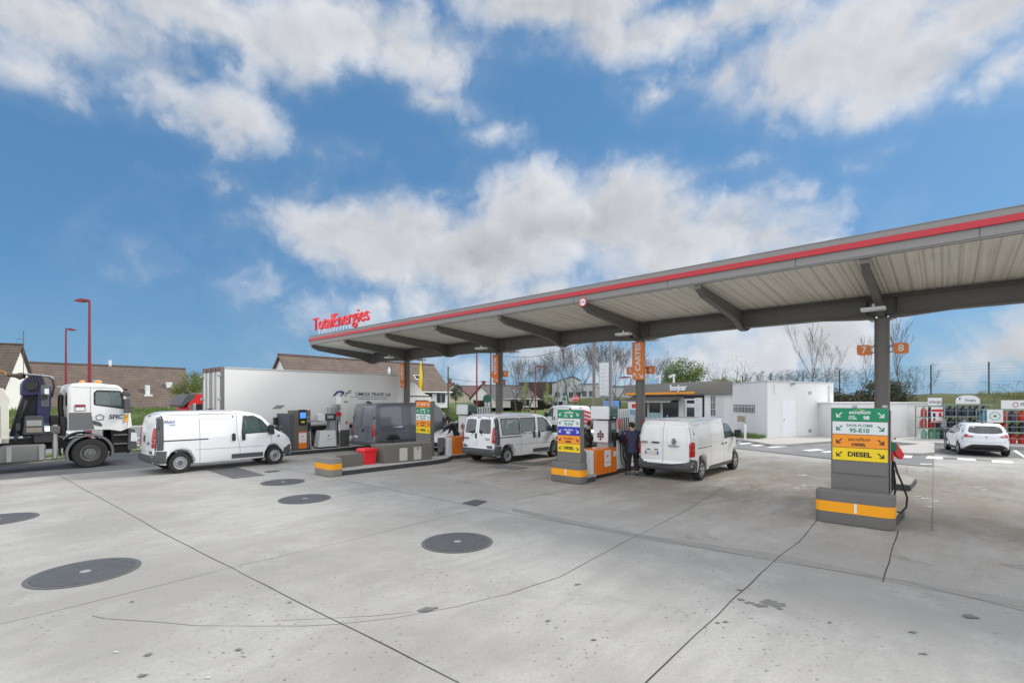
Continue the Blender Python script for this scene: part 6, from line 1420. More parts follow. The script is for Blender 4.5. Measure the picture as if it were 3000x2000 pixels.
# bearded man behind the E85 totem looking down at his hands
pb = person(S(-2.75, 14.28), math.atan2(-.35, 1), dict(pel=(0, 0, .95), chest=(.0, 0, 1.32), neck=(.03, 0, 1.51), head=(.08, 0, 1.62), look=(.9, 0, -.35), shL=(0, .20, 1.42), elL=(.10, .25, 1.15), wrL=(.32, .10, 1.18), haL=(.39, .07, 1.20),
    shR=(0, -.20, 1.42), elR=(.10, -.25, 1.15), wrR=(.32, -.12, 1.16), haR=(.39, -.10, 1.18), hipL=(0, .09, .90), knL=(.03, .10, .50), anL=(0, .11, .09), toeL=(.15, .12, .04), hipR=(0, -.09, .90), knR=(.03, -.10, .50), anR=(0, -.11, .09), toeR=(.15, -.12, .04)),
    'bearded man in a black jacket looking down at a paper, behind the E85 totem', jl, tj, sh2)
MB().ball((.135, 0, 1.545), .06, 2, (.8, .95, .7)).build('beard', hairm, pb)
pp = MB().box(.36, .50, -.09, .05, 1.205, 1.212); pp.build('paper', whites, None, loc=pb.location, rz=pb.rotation_euler.z); tag(bpy.data.objects['paper'], 'small white paper held by the bearded man', 'paper')
# man in black leaning over the white car
person(S(-1.75, 6.35), R(190), dict(pel=(0, 0, .93), chest=(.22, 0, 1.22), neck=(.33, 0, 1.38), head=(.42, .02, 1.46), look=(.8, .1, -.5), shL=(.24, .19, 1.34), elL=(.50, .26, 1.22), wrL=(.70, .28, 1.02), haL=(.76, .28, .96),
    shR=(.24, -.19, 1.34), elR=(.30, -.26, 1.08), wrR=(.42, -.22, .92), haR=(.47, -.21, .86), hipL=(0, .09, .88), knL=(.04, .10, .48), anL=(0, .11, .09), toeL=(.15, .12, .04), hipR=(0, -.09, .88), knR=(.0, -.10, .48), anR=(-.05, -.11, .09), toeR=(.10, -.12, .04)),
    'man in black leaning forward over the white car, left of the minibus', jb, tj, sh2)
# driver of the FRAX van
person(S(-10.2, 3.5), RU, dict(pel=(.05, 0, .80), chest=(-.05, 0, 1.12), neck=(-.02, 0, 1.36), head=(.02, 0, 1.50), look=(1, -.5, 0), shL=(-.03, .19, 1.26), elL=(.18, .24, 1.05), wrL=(.45, .15, 1.12), haL=(.52, .13, 1.15),
    shR=(-.03, -.19, 1.26), elR=(.18, -.24, 1.05), wrR=(.45, -.10, 1.12), haR=(.52, -.08, 1.15), hipL=(.05, .09, .76), knL=(.48, .12, .80), anL=(.60, .12, .45), toeL=(.74, .13, .42), hipR=(.05, -.09, .76), knR=(.48, -.12, .80), anR=(.60, -.12, .45), toeR=(.74, -.13, .42)),
    'driver with close-cropped hair at the wheel of the FRAX van', jb, tj, sh2)
# ================================================================== BUILDINGS
def tiles(name, col, dark, rows=3.4):
    m, t, b, tc = custom(name); sep = t.node('ShaderNodeSeparateXYZ'); t.put(sep.inputs[0], tc)
    f = t.m('FRACT', t.m('MULTIPLY', sep.outputs[2], rows)); n = t.noise(tc, 1.1, 6, .7); n2 = t.noise(t.v('MULTIPLY', tc, (4, 4, .6)), 2.5, 4, .7)
    c = t.mix(t.ramp(n, .3, .7), col, dark); c = t.mix(t.ramp(n2, .45, .7, 0, .5), c, tuple(x*1.35 for x in col)); c = t.mix(t.ramp(f, .0, .30, .75, 0), c, tuple(x*.38 for x in dark))
    t.put(b.inputs['Base Color'], c); b.inputs['Roughness'].default_value = .85; bumpit(t, b, f, .8, .06); return m
tb1 = tiles('brown_tiles', (.155, .115, .092), (.10, .075, .063)); tb2 = tiles('red_tiles', (.28, .13, .085), (.18, .08, .06)); tb3 = tiles('slate_tiles', (.125, .115, .11), (.085, .08, .078))
rw_ = mat('render_white', (.74, .73, .69), .8, 0, .06, 1.5, dirt=.12); rc_ = mat('render_cream', (.62, .55, .42), .8, 0, .06, 1.5, dirt=.1); rg_ = mat('render_grey', (.50, .52, .54), .8, 0, .06, 1.0, dirt=.1)
wing = mat('window_pane', (.035, .045, .06), .12, 0, .3, 2, spec=.8)
def house(A, B, hs, ze, zb, roof, wall, label, wins=(), chim=(), name='house', over=.25, back=1.):
    A, B = Vector(A), Vector(B); d = B-A; L = Vector((d.x, d.y)).length; rz = math.atan2(d.y, d.x); zr = (A.z+B.z)/2
    P = thing(name, (A.x, A.y, 0), rz, label, 'house')
    # near side is local -y
    sl = (zr-ze)/hs; t_ = .14
    MB().prism([(0, zr), (-hs-over, ze-sl*over), (-hs-over, ze-sl*over-t_), (0, zr-t_*1.4)], -over, L+over, 'x').build('roof', roof, P)
    MB().prism([(0, zr), (hs+over, ze-sl*over), (hs+over, ze-sl*over-t_), (0, zr-t_*1.4)], -over, L+over, 'x').build('roof', roof, P)
    MB().prism([(-hs+.1, zb), (hs-.1, zb), (hs-.1, ze+.05), (0, zr-t_*1.5-.02), (-hs+.1, ze+.05)], .02, L-.02, 'x').build('wall', wall, P)
    MB().tube([(-over-.02, 0, zr+.02), (L+over+.02, 0, zr+.02)], .11, 8).build('ridge_cap', roof, P)
    MB().tube([(-over, -hs-over-.06, ze-sl*over-.06), (L+over, -hs-over-.06, ze-sl*over-.06)], .06, 6).build('gutter', galv, P)
    for (x, z, w, h_, face) in wins:
        f = MB(); g_ = MB()
        if face == 's':
            y = -hs+.1; f.box(x-w/2-.08, x+w/2+.08, y-.05, y+.02, z-.08, z+h_+.08); g_.box(x-w/2, x-.03, y-.058, y-.052, z, z+h_).box(x+.03, x+w/2, y-.058, y-.052, z, z+h_)
        elif face in 'lr':
            X = .02 if face == 'l' else L-.02; e_ = -1 if face == 'l' else 1; q = sorted((X+e_*.05, X-e_*.02)); f.box(q[0], q[1], x-w/2-.08, x+w/2+.08, z-.08, z+h_+.08); q = sorted((X+e_*.052, X+e_*.058)); g_.box(q[0], q[1], x-w/2, x+w/2, z, z+h_)
        elif face == 'r0': continue
        else:           # roof light
            y0 = -(zr-z)/sl; n = Vector((0, -sl, 1)).normalized(); u_ = Vector((0, 1/math.sqrt(1+sl*sl), sl/math.sqrt(1+sl*sl))); c = Vector((x, y0, z))+n*.05
            P4 = [c+Vector((sx*w/2, 0, 0))+u_*sy*h_/2 for sx, sy in ((-1, -1), (1, -1), (1, 1), (-1, 1))]; f.add([tuple(p) for p in P4]+[tuple(p-n*.1) for p in P4], [(0, 1, 2, 3), (0, 4, 5, 1), (1, 5, 6, 2), (2, 6, 7, 3), (3, 7, 4, 0)]); P5 = [c+(p-c)*.8+n*.01 for p in P4]; g_.quad(*[tuple(p) for p in P5])
        fo = f.build('window', whites, P); g_.build('pane', wing, fo)
    for (x, y, z0, z1, w) in chim: MB().box(x-w/2, x+w/2, y-w/2, y+w/2, z0, z1).box(x-w/2-.05, x+w/2+.05, y-w/2-.05, y+w/2+.05, z1, z1+.08).build('chimney', mat('chimney_brick', (.22, .10, .075), .9, 0, .3, 6), P)
    return P
A, B = S(-12.7, -52, 6.67), S(2.1, -52, 6.67)
h1 = house(A, B, 5.4, 1.5, 1.3, tb1, rw_, 'long low house with a broad brown tiled roof behind the crane lorry', chim=[])
MB().box(7.1, 7.35, -.1, .15, 6.6, 7.35).build('flue', whites, h1)
MB().box(12.3, 12.9, -2.9, -2.0, 4.0, 4.75).build('dormer', whites, h1, bevel=.03); MB().box(10.0, 10.45, -3.6, -3.1, 3.0, 4.3).box(9.8, 10.65, -3.9, -3.0, 2.95, 3.2).build('vent', whites, h1, bevel=.03)
r0 = D(57, 1009, 48); dr = Vector((.924, .383, 0)); house(r0-dr*15, r0, 4.3, 1.7, 1.2, tb1, rw_, 'house with steep brown roof and white gable cut by the left edge')
ant = thing('tv_aerial', D(69, 1060, 47), R(40), 'thin television aerial on the white gable at far left', 'aerial')
MB().tube([(0, 0, -1.5), (0, 0, 3.0)], .03, 5).tube([(-.5, 0, 2.1), (-.15, 0, 2.25), (.05, 0, 2.0)], .02, 4).tube([(-.35, 0, 1.0), (.25, 0, 1.05)], .015, 4).build('mast', mat('aerial_grey', (.12, .12, .12), .5, .5), ant)
house(D(822, 1043, 48), D(1266, 1065.5, 62), 3.3, 3.75, 1.6, tb1, rw_, 'house with a long brown roof and skylight rising behind the white lorry box', wins=[(15.2, 5.2, .9, .8, 't'), (15.6, 2.2, 1.3, 1.1, 's'), (17.6, 2.2, 1.3, 1.1, 's'), (0, 2.3, 1.0, 1.1, 'r')], chim=[])
hd3 = Vector((-.35, .93, 0)); a3 = D(1329, 1122, 95)
house(a3, a3+hd3*10, 3.4, 3.2, 1.6, tb2, rc_, 'cream gabled house with orange-brown roof right of the long brown roof', wins=[(.2, 3.6, .9, 1.1, 'l')], chim=[(3, 0, 5.4, 6.7, .5)])
house(D(1348, 1131.5, 112), D(1425, 1130, 116), 4.5, 3.0, 1.5, mat('plum_roof', (.12, .06, .06), .8, 0, .2, 2), rc_, 'low dark red roof behind the cream house', chim=[])
house(D(1411, 1131, 88), D(1538, 1127.5, 93), 4.3, 2.9, 1.2, tb3, rw_, 'white-gabled house with a dark slate roof beside the second column', wins=[(2.6, 4.1, .8, .7, 't'), (6.0, 4.1, .8, .7, 't'), (1.2, 1.5, .7, 1.0, 's'), (4.3, 1.5, 1.2, 1.1, 's'), (6.6, 1.5, 1.8, 1.1, 's')], chim=[(.4, 0, 4.8, 5.9, .5), (4.9, .5, 4.8, 6.3, .6)])
def block(c0, c1, z0, z1, dep, m, label, name='building', roof=None, win=(), cat='building', rz=None):
    c0, c1 = Vector(c0), Vector(c1); d = c1-c0; L = d.xy.length; P = thing(name, (c0.x, c0.y, 0), math.atan2(d.y, d.x), label, cat)
    MB().box(0, L, 0, dep, z0, z1).build('wall', m, P)
    if roof is None: MB().box(-.1, L+.1, -.1, dep+.1, z1+.001, z1+.16).build('roof', mat('flat_roof', (.12, .12, .12), .8), P)
    for (x, z, w, h_) in win:
        f = MB().box(x-w/2-.06, x+w/2+.06, -.05, .02, z-.06, z+h_+.06).build('window', mat('frame_grey', (.25, .26, .27), .5), P); MB().box(x-w/2, x-.03, -.058, -.052, z, z+h_).box(x+.03, x+w/2, -.058, -.052, z, z+h_).build('pane', wing, f)
    return P, L
block(D(1520, 1170, 104), D(1622, 1170, 102), .8, 6.2, 9, mat('barn_brown', (.075, .05, .042), .8, 0, .2, 1.5, dirt=.2), 'dark brown clad barn between the slate roof and the grey flats', 'barn')
ap, L_ = block(D(1622, 1170, 98), D(1698, 1170, 98), .8, 5.9, 8, rg_, 'pale grey flats with a pitched dark roof behind the bare trees', 'apartment_building', 1, [(.75, 3.1, .8, 1.0), (3.5, 3.1, .8, 1.0), (5.0, 3.1, .9, 1.0), (1.0, 1.1, 1.6, 1.1), (3.4, 1.1, 1.1, 1.1), (4.9, 1.1, .9, 1.1)])
MB().prism([(.0, 5.902), (3.8, 7.2), (5.4, 6.3), (5.4, 5.902)], 0, 8, 'y').build('gable', rg_, ap); MB().prism([(-.1, 5.95), (3.8, 7.28), (5.5, 6.36), (5.5, 6.5), (3.8, 7.42), (-.1, 6.1)], -.15, 8, 'y').build('roof', tb3, ap)
block(D(1700, 1170, 97), D(1752, 1170, 96), .8, 5.6, 8, rg_, 'grey flats with square windows, right of the pitched dark roof', 'apartment_building', None, [(.8, 3.3, .8, 1.0), (2.2, 3.3, .8, 1.0), (.8, 1.0, .8, 1.6), (2.2, 1.0, .8, 1.4)])
block(D(1752, 1170, 82), D(1838, 1170, 76), .3, 4.6, 9, rg_, 'low grey building with a dark roof edge left of the shop', 'building', None, [(1.2, 3.0, .6, .8)])
sc_, L_ = block(D(1763, 1176, 66), D(1816, 1176, 64), 1.3, 2.55, .25, mat('screen_frame', (.02, .025, .04), .4), 'wide blue advertising screen seen past the thin poles', 'advertising_screen', 1, cat='screen')
MB().box(.1, L_-.1, -.02, -.001, 1.4, 2.45).build('display', mat('screen_sky', (.12, .25, .55), .3, 0, .9, .8, emit=.25), sc_); MB().box(.4, .5, .05, .15, 0, 1.3).box(L_-.5, L_-.4, .05, .15, 0, 1.3).build('leg', galv, sc_)
block(D(552, 1170, 88), D(650, 1170, 95), 1.2, 5.2, 8, mat('far_wall', (.34, .32, .27), .8, 0, .1, 1), 'distant long building with a flat brown roof edge above the green tree', 'building', None, [(1.2, 3.0, 1.4, .8), (3.6, 3.0, 1.0, .9)])
# ---- shop
K1, K2, K3 = Vector((10.3, 45, 0)), Vector((14.05, 35.9, 0)), Vector((15.72, 34.9, 0))
shop = thing('shop', K1, math.atan2((K2-K1).y, (K2-K1).x), 'low white shop with a taupe fascia lettered bonjour and an orange stripe', 'shop'); LS = (K2-K1).length
inv = Matrix.Rotation(-shop.rotation_euler.z, 4, 'Z') @ Matrix.Translation(-K1); k3 = inv @ K3; bk = inv @ Vector((20, 50, 0)); k4 = inv @ Vector((16.2, 50, 0))
shw = mat('shop_white', (.77, .77, .76), .7, 0, .05, 1.2, dirt=.13, scl=(1, 1, .4)); tpf = mat('shop_taupe', (.20, .19, .175), .5, 0, .05, 1)
MB().prism([(.25, .3), (LS-.05, .3), (k3.x, k3.y+.3), (bk.x, bk.y), (.25, 7)], 0, 3.0, 'z').build('wall', shw, shop)
MB().prism([(0, 0), (LS, 0), (k3.x, k3.y), (bk.x, bk.y), (0, 7)], 2.94, 3.88, 'z').build('fascia', tpf, shop, bevel=.02)
MB().box(.3, 9.0, -.03, -.001, 2.98, 3.15).build('orange_stripe', mat('stripe_orange', (.90, .33, .01), .5, 0, .04), shop)
text('lettering', 'bonjour', .66, mat('letter_white', (.85, .86, .88), .4), shop, (7.3, -.06, 3.46), (1, 0, 0), (0, 0, 1), ext=.05, bold=.014, sx=.88)
for x0, x1 in ((1.5, 3.15), (3.30, 4.86), (5.05, 7.05)):
    f_ = MB().box(x0, x1, .24, .31, .95, 2.55).build('window', whites, shop); MB().box(x0+.06, x1-.06, .232, .239, 1.02, 2.50).build('pane', wing, f_)
MB().box(5.6, 5.75, .225, .231, 1.05, 1.3).box(3.4, 4.8, .225, .231, 1.02, 1.45).build('window_poster', mat('poster_teal', (.4, .6, .62), .5, 0, .3, 4), shop)
MB().prism([(-1.1, 2.42), (.28, 2.90), (.28, 2.86), (-1.1, 2.37)], 1.15, 7.6, 'x').build('awning', mat('awning_grey', (.06, .058, .05), .7, 0, .1, 3), shop); MB().box(1.15, 7.6, -1.14, -1.09, 2.33, 2.42).build('awning_bar', mat('bar_light', (.4, .38, .34), .5), shop)
df = MB().box(7.62, 9.65, .22, .31, 0, 2.88).build('door_frame', ink, shop)
dd = MB().box(7.72, 9.4, .18, .22, .05, 2.62).build('door', whites, shop); MB().box(7.98, 8.78, .17, .179, .3, 1.95).box(7.98, 8.78, .17, .179, 2.25, 2.5).build('door_pane', wing, dd); MB().box(7.83, 7.88, .10, .179, 1.0, 1.2).build('handle', steel, dd)
ps = MB().box(8.86, 9.60, .12, .169, .9, 2.68).build('poster', whites, shop); lg(shop, 9.1, .115, 2.5, .16, 'y')
pt = MB()
for i, w in enumerate((.5, .45, .55, .4, .5, .35)): pt.box(8.95, 8.95+w, .116, .1195, 2.20-i*.11, 2.225-i*.11)
pt.build('poster_line', mat('pale_ink', (.45, .45, .47), .6), ps); MB().box(8.93, 9.25, .115, .1195, 1.1, 1.25).build('poster_stamp', redp, ps)
bd_ = (k3-Vector((LS, 0, 0))); bl = bd_.length; ba = math.atan2(bd_.y, bd_.x); n_ = Vector((math.sin(ba), -math.cos(ba), 0)); e_ = bd_.normalized()
def onw(s, z, o=0): p = Vector((LS-.05, .3, 0))+e_*s+n_*o; return (p.x, p.y, z)
bw_ = MB().add([onw(.35, 1.35, .01), onw(1.15, 1.35, .01), onw(1.15, 2.86, .01), onw(.35, 2.86, .01)], [(0, 1, 2, 3)]).build('barred_window', wing, shop)
br = MB()
for i in range(8): s_ = .35+.8*i/7; br.tube([onw(s_, 1.33, .06), onw(s_, 2.88, .06)], .016, 5)
for z in (1.35, 1.85, 2.35, 2.85): br.tube([onw(.33, z, .06), onw(1.17, z, .06)], .018, 5)
br.build('window_bar', whites, bw_)
for x, z in ((6.3, 3.88), (4.6, 3.88), (1.6, 3.88)): 
    cmx = MB().box(x-.06, x+.06, .3, .42, z, z+.5).prism([(x-.5, z+.42), (x+.12, z+.52), (x+.12, z+.72), (x-.5, z+.62)], .25, .42, 'y').build('roof_camera', whites, shop, bevel=.02)
# white service block and low wall
wb = thing('service_block', (16.07, 30.71, 0), math.atan2(3.29, 6.23), 'plain white flat-roofed block with one white door beside the shop', 'building')
iw = Matrix.Rotation(-wb.rotation_euler.z, 4, 'Z') @ Matrix.Translation(-Vector((16.07, 30.71, 0))); q1 = iw @ Vector((15.76, 34.85, 0)); q2 = iw @ Vector((16.5, 45, 0))
MB().prism([(0, 0), (7.2, 0), (7.2, 9), (q2.x, q2.y), (q1.x, q1.y)], -.1, 3.66, 'z').build('wall', shw, wb)
MB().prism([(-.05, -.05), (7.26, -.05), (7.26, 9.1), (q2.x, q2.y), (q1.x-.05, q1.y)], 3.661, 3.74, 'z').build('coping', mat('coping_grey', (.52, .53, .54), .6), wb)
MB().box(1.5, 2.86, -.02, -.001, .10, 2.48).build('door', mat('door_white', (.82, .83, .85), .5), wb); MB().box(1.62, 1.68, -.05, -.021, 1.2, 1.3).build('handle', steel, wb)
for x in (.6, 6.9): MB().tube([(x, -.06, 3.5), (x, -.08, 3.0), (x+.08, -.08, 2.9)], .02, 5).build('cable', mat('cable_white', (.6, .6, .6), .6), wb)
MB().tube([(6.6, -.07, 0), (6.6, -.07, 3.5)], .045, 8).build('downpipe', mat('cable_white', (.6, .6, .6), .6), wb); MB().box(4.3, 4.6, -.03, -.001, .35, .55).box(4.3, 4.6, -.03, -.001, 2.9, 3.1).build('vent_grille', galv, wb); MB().box(2.3, 2.6, -.35, -.05, 3.56, 3.62).box(2.4, 2.5, -.2, 0, 3.5, 3.6).build('wall_lamp', galv, wb, bevel=.01)
lf = (q1/q1.length); ln_ = Vector((-lf.y, lf.x, 0)); 
def onl(s, z, o=0): p = lf*s+ln_*o; return (p.x, p.y, z)
f_ = MB().add([onl(1.4, 1.68, .02), onl(4.0, 1.68, .02), onl(4.0, 2.2, .02), onl(1.4, 2.2, .02)], [(0, 1, 2, 3)]).build('barred_window', wing, wb); br = MB()
for i in range(15): s_ = 1.45+2.5*i/14; br.tube([onl(s_, 1.66, .07), onl(s_, 2.2, .07)], .02, 5)
br.tube([onl(1.4, 2.05, .07), onl(4, 2.05, .07)], .02, 5); br.build('window_bar', whites, f_)
f_ = MB().add([onl(2.5, .55, .04), onl(3.5, .55, .04), onl(3.5, 1.48, .04), onl(2.5, 1.48, .04)], [(0, 1, 2, 3)]).build('notice_board', whites, wb); MB().add([onl(2.56, 1.02, .045), onl(3.44, 1.02, .045), onl(3.44, 1.42, .045), onl(2.56, 1.42, .045)], [(0, 1, 2, 3)]).build('notice_picture', mat('khaki', (.38, .33, .2), .6, 0, .4, 3), f_)
lw = thing('enclosure_wall', (20.9, 33.2, 0), 0, 'low white rounded enclosure wall with a fire extinguisher, left of the gas cages', 'wall')
pw = [(20.9, 31.9), (25.3, 31.3), (28.2, 33.1), (28.0, 38), (20.9, 38)]
MB().prism([(a-20.9, b-33.2) for a, b in pw], -.1, 2.30, 'z').build('wall', shw, lw, bevel=.03); MB().prism([(a-20.9, b-33.2) for a, b in [(20.85, 31.85), (25.32, 31.23), (28.28, 33.06), (28.08, 38.1), (20.8, 38.1)]], 2.301, 2.37, 'z').build('coping', shw, lw)
fx = thing('fire_extinguisher', (27.25, 32.32, 0), R(32), 'red fire extinguisher hanging on the white enclosure wall by the gas cages', 'fire extinguisher')
MB().lathe([(.02, .70), (.13, .72), (.14, .78), (.14, 1.15), (.10, 1.24), (.03, 1.27)], 18).build('cylinder', redp, fx); MB().tube([(0, 0, 1.26), (.02, -.02, 1.36), (.08, -.03, 1.48), (.10, -.08, 1.35), (.13, -.12, 1.0)], .02, 6).build('valve', ink, fx)
MB().add([(-.09, -.142, .85), (.09, -.142, .85), (.09, -.142, 1.1), (-.09, -.142, 1.1)], [(0, 1, 2, 3)]).build('label_plate', whites, fx)
MB().box(-.35, -.20, .0, .02, 1.75, 1.95)
vb = thing('bollard', G(2183, 1293), 0, 'slim white post on the crossing by the white block', 'bollard'); MB().lathe([(.065, 0), (.065, 1.02), (.04, 1.06)], 14).build('post', whites, vb)
# ---- gas bottle cages
def bottle(x, y, z, r, h_, m, P): MB().lathe([(r*.86, 0), (r, .03), (r, h_*.72), (r*.8, h_*.86), (r*.35, h_*.92), (r*.35, h_*.98), (r*.55, h_*.98), (r*.55, h_)], 14).build('gas_bottle', m, None, loc=P+Vector((x, y, z)))
NB = {'n': 0}
def cage(loc, rz, w, h_, dep, nx, levels, cols, label, sign, slabel, shape='box', lvl=None):
    P = thing('bottle_cage', loc, rz, label, 'cage', 'gas bottle cages'); fr = MB(); m = mat('cage_green', (.26, .36, .34), .5, .4, .15, 6)
    q = .022
    for x in (0, w):
        for y in (0, dep): fr.box(x-q, x+q, y-q, y+q, 0, h_)
    for k in range(levels+1):
        z = .10+(h_-.12)*k/levels
        for y in (0, dep): fr.box(0, w, y-q*.8, y+q*.8, z-q, z+q)
        for x in (0, w): fr.box(x-q*.8, x+q*.8, 0, dep, z-q, z+q)
        fr.box(0, w, q, dep-q, z-.015, z-.005) if k < levels else None
        if k < levels: fr.box(0, w, -.012, .012, z+(h_-.12)/levels*.5-.012, z+(h_-.12)/levels*.5+.012)
    for i in range(1, nx): fr.box(w*i/nx-.015, w*i/nx+.015, -.016, .016, 0, h_)
    fr.build('frame', m, P)
    Mx = Matrix.Translation(loc) @ Matrix.Rotation(rz, 4, 'Z'); i = 0
    for k in range(levels):
        z = .12+(h_-.12)*k/levels; hh = (h_-.12)/levels*.86; n = int(w/.36)
        for c in range(n):
            m_, word = cols[k][c % len(cols[k])]
            p = Mx @ Vector(((c+.5)*w/n, dep*.45, z)); NB['n'] += 1
            prof = [(.13, 0), (.155, .03), (.155, hh*.68), (.12, hh*.82), (.055, hh*.87), (.055, hh*.92), (.10, hh*.93), (.10, hh)]
            o = MB().lathe(prof, 14).build('gas_bottle', m_, None, loc=p)
            tag(o, '%s gas bottle, %s from the left on the %s shelf of the %s' % (word, ('first', 'second', 'third', 'fourth', 'fifth', 'sixth', 'seventh', 'eighth', 'ninth', 'tenth', 'eleventh')[c], (('bottom', 'top') if levels == 2 else ('bottom', 'middle', 'top'))[k], slabel), 'gas bottle', 'gas bottles in the cages')
    bd = MB()
    if sign:
        sw = w*.62 if shape != 'arch' else w*.5; x0 = w*.5-sw/2
        poly = [(x0, h_+.03), (x0+sw, h_+.03), (x0+sw, h_+.50), (x0, h_+.50)] if shape != 'arch' else [(x0, h_+.03), (x0+sw, h_+.03), (x0+sw, h_+.25)]+[(x0+sw*.5+sw*.5*math.cos(a), h_+.25+.30*math.sin(a)) for a in [R(k) for k in range(15, 180, 15)]]+[(x0, h_+.25)]
        b_ = MB().prism(poly, -.03, .03, 'y').build('header_board', whites, P)
        text('lettering', sign, .26 if shape != 'arch' else .22, {'antargaz': mat('maroon_ink', (.22, .05, .05), .5), 'Butagaz': mat('grey_blue', (.18, .18, .26), .5), 'PRIMAGAZ': mat('prima_grey', (.12, .13, .16), .5)}[sign], b_, (w*.5+(.12 if sign != 'antargaz' else 0), -.034, h_+.26), (1, 0, 0), (0, 0, 1), ext=.002, bold=.002, sx=.85)
        if sign == 'PRIMAGAZ': MB().tube([(w*.5-.62+.11*math.cos(a), -.034, h_+.26+.13*math.sin(a)) for a in [R(k) for k in range(0, 361, 30)]], .022, 5).build('emblem', mat('pinkish', (.55, .22, .22), .5), b_)
        if sign == 'Butagaz': MB().prism([(w*.5-.46, h_+.24), (w*.5-.40, h_+.42), (w*.5-.52, h_+.40)], -.036, -.0305, 'y').build('emblem', bluep, b_)
    return P
rd = (mat('bottle_red', (.50, .02, .015), .4, 0, .08, 5), 'red'); gn = (mat('bottle_green', (.16, .40, .28), .5, 0, .08, 5), 'pale green'); nv_ = (mat('bottle_navy', (.02, .025, .05), .35, 0, .1, 5), 'dark navy'); gy = (mat('bottle_grey', (.40, .44, .48), .4, 0, .1, 5), 'grey'); bl_ = (mat('bottle_blue', (.03, .20, .30), .4, 0, .1, 5), 'blue'); pu = (mat('bottle_purple', (.06, .03, .08), .4, 0, .1, 5), 'dark purple')
cA = G(2707, 1291); cage(cA, R(-5), 1.25, 2.15, .7, 2, 3, [[gn, gn, gn], [rd, rd, pu], [rd, pu, rd]], 'left gas cage with a red and white poster under an antargaz board', 'antargaz', 'left cage')
po = MB().box(.38, 1.05, -.06, -.03, 1.15, 2.10).build('poster', whites, None); po.location = cA; po.rotation_euler = (0, 0, R(-5)); tag(po, 'white poster with a red top strip on the left gas cage', 'poster')
MB().box(.39, 1.04, -.065, -.061, 1.80, 1.94).box(.42, 1.01, -.065, -.061, 1.18, 1.24).build('poster_band', redp, po); MB().box(.46, .62, -.065, -.061, 1.48, 1.72).build('picture', pu[0], po); MB().box(.80, .96, -.065, -.061, 1.48, 1.74).build('picture', redp, po); MB().lathe([(.07, -.065), (.07, -.061)], 14, 'y', (.55, 0, 1.34)).build('picture', pu[0], po)
cB = G(2760, 1292)+Vector((.05, -.1, 0)); cage(cB, R(-8), 2.55, 2.25, .8, 4, 3, [[nv_], [gy, nv_, nv_], [nv_]], 'middle gas cage with an arched Butagaz board, behind the white hatchback', 'Butagaz', 'middle cage', 'arch')
cC = G(2882, 1304); cage(cC, R(-22), 3.9, 2.0, .8, 4, 3, [[rd], [nv_, rd, rd, nv_], [bl_, bl_, rd, pu, rd, pu]], 'right gas cage with a PRIMAGAZ board, cut by the edge of the picture', 'PRIMAGAZ', 'right cage')
po = MB().box(.12, .80, -.06, -.03, 1.28, 1.98).build('poster', whites, None); po.location = cC; po.rotation_euler = (0, 0, R(-22)); tag(po, 'white poster with a green ring of symbols on the right gas cage', 'poster')
MB().tube([(.46+.22*math.cos(a), -.064, 1.63+.22*math.sin(a)) for a in [R(k) for k in range(0, 361, 30)]], .012, 5).box(.40, .52, -.064, -.061, 1.57, 1.69).build('symbol_ring', green, po)

# ================================================================== POLES, LAMPS, SIGNS
prd = mat('pole_red', (.23, .018, .028), .45, 0, .1, 3); pdk = mat('pole_brown', (.09, .06, .055), .6, 0, .2, 3); pgy = mat('pole_grey', (.27, .28, .29), .5, .4, .1, 3)
def lamp(px, Y, ytop, label, low=True, m=prd, r=(.10, .05), d=-1, group='red street lamps', zb=0, hd=.9):
    z = CH+(1172-ytop)*Y/F_; P = thing('street_lamp', ((px-1500)/F_*Y, Y, zb), 0, label, 'street lamp', group)
    MB().tube([(0, 0, 0), (0, 0, z-zb-.15)], list(r), 12).build('pole', m, P)
    zt = z-zb
    MB().prism(rc([(d*.05, zt-.12, .02), (d*hd*.5, zt-.2, .1), (d*hd, zt-.14, .03), (d*hd*.6, zt+.02, .1), (d*.05, zt-.02, .02)], 3), -.13, .13, 'y').build('lamp_head', m, P, bevel=.03)
    if low:
        MB().tube([(0, 0, zt*.38), (-d*.12, 0, zt*.40), (-d*.45, 0, zt*.42)], .03, 6).build('lamp_arm', m, P); MB().prism(rc([(-d*.2, zt*.405, .02), (-d*.75, zt*.41, .02), (-d*.6, zt*.43, .05), (-d*.3, zt*.43, .05)], 3), -.1, .1, 'y').build('low_lamp_head', galv, P)
    return P
lamp(262, 30, 876, 'tall red street lamp, the higher of the two at left above the crane lorry', True, r=(.12, .06)); lamp(193, 43, 962, 'red street lamp, the lower of the two at left', True, m=prd, r=(.12, .06), d=1)
lamp(1397, 52, 985, 'red lamp pole with a low arm seen between the first and second columns', False, r=(.09, .07), zb=0)
lamp(1569, 62, 1071, 'thin red lamp post with twin arms left of the E85 totem', False, r=(.07, .05), d=1, hd=1.2)
lamp(1848, 60, 1103, 'red lamp post just left of the third column', False, r=(.06, .05), d=-1, hd=1.6)
lamp(1099, 60, 1045, 'thin dark red pole above the white lorry box', False, r=(.06, .05))
P_ = thing('street_lamp', (D(1411, 1172, 51).x, 51, 0), 0, 'low curved lamp arm on its own stub behind the second column', 'street lamp'); z_ = CH+(1172-1128)*51/F_
MB().tube([(-.45, 0, 0), (-.45, 0, z_-.4), (-.35, 0, z_-.1), (.2, 0, z_+.05), (.7, 0, z_-.02)], .03, 6).build('pole', prd, P_)
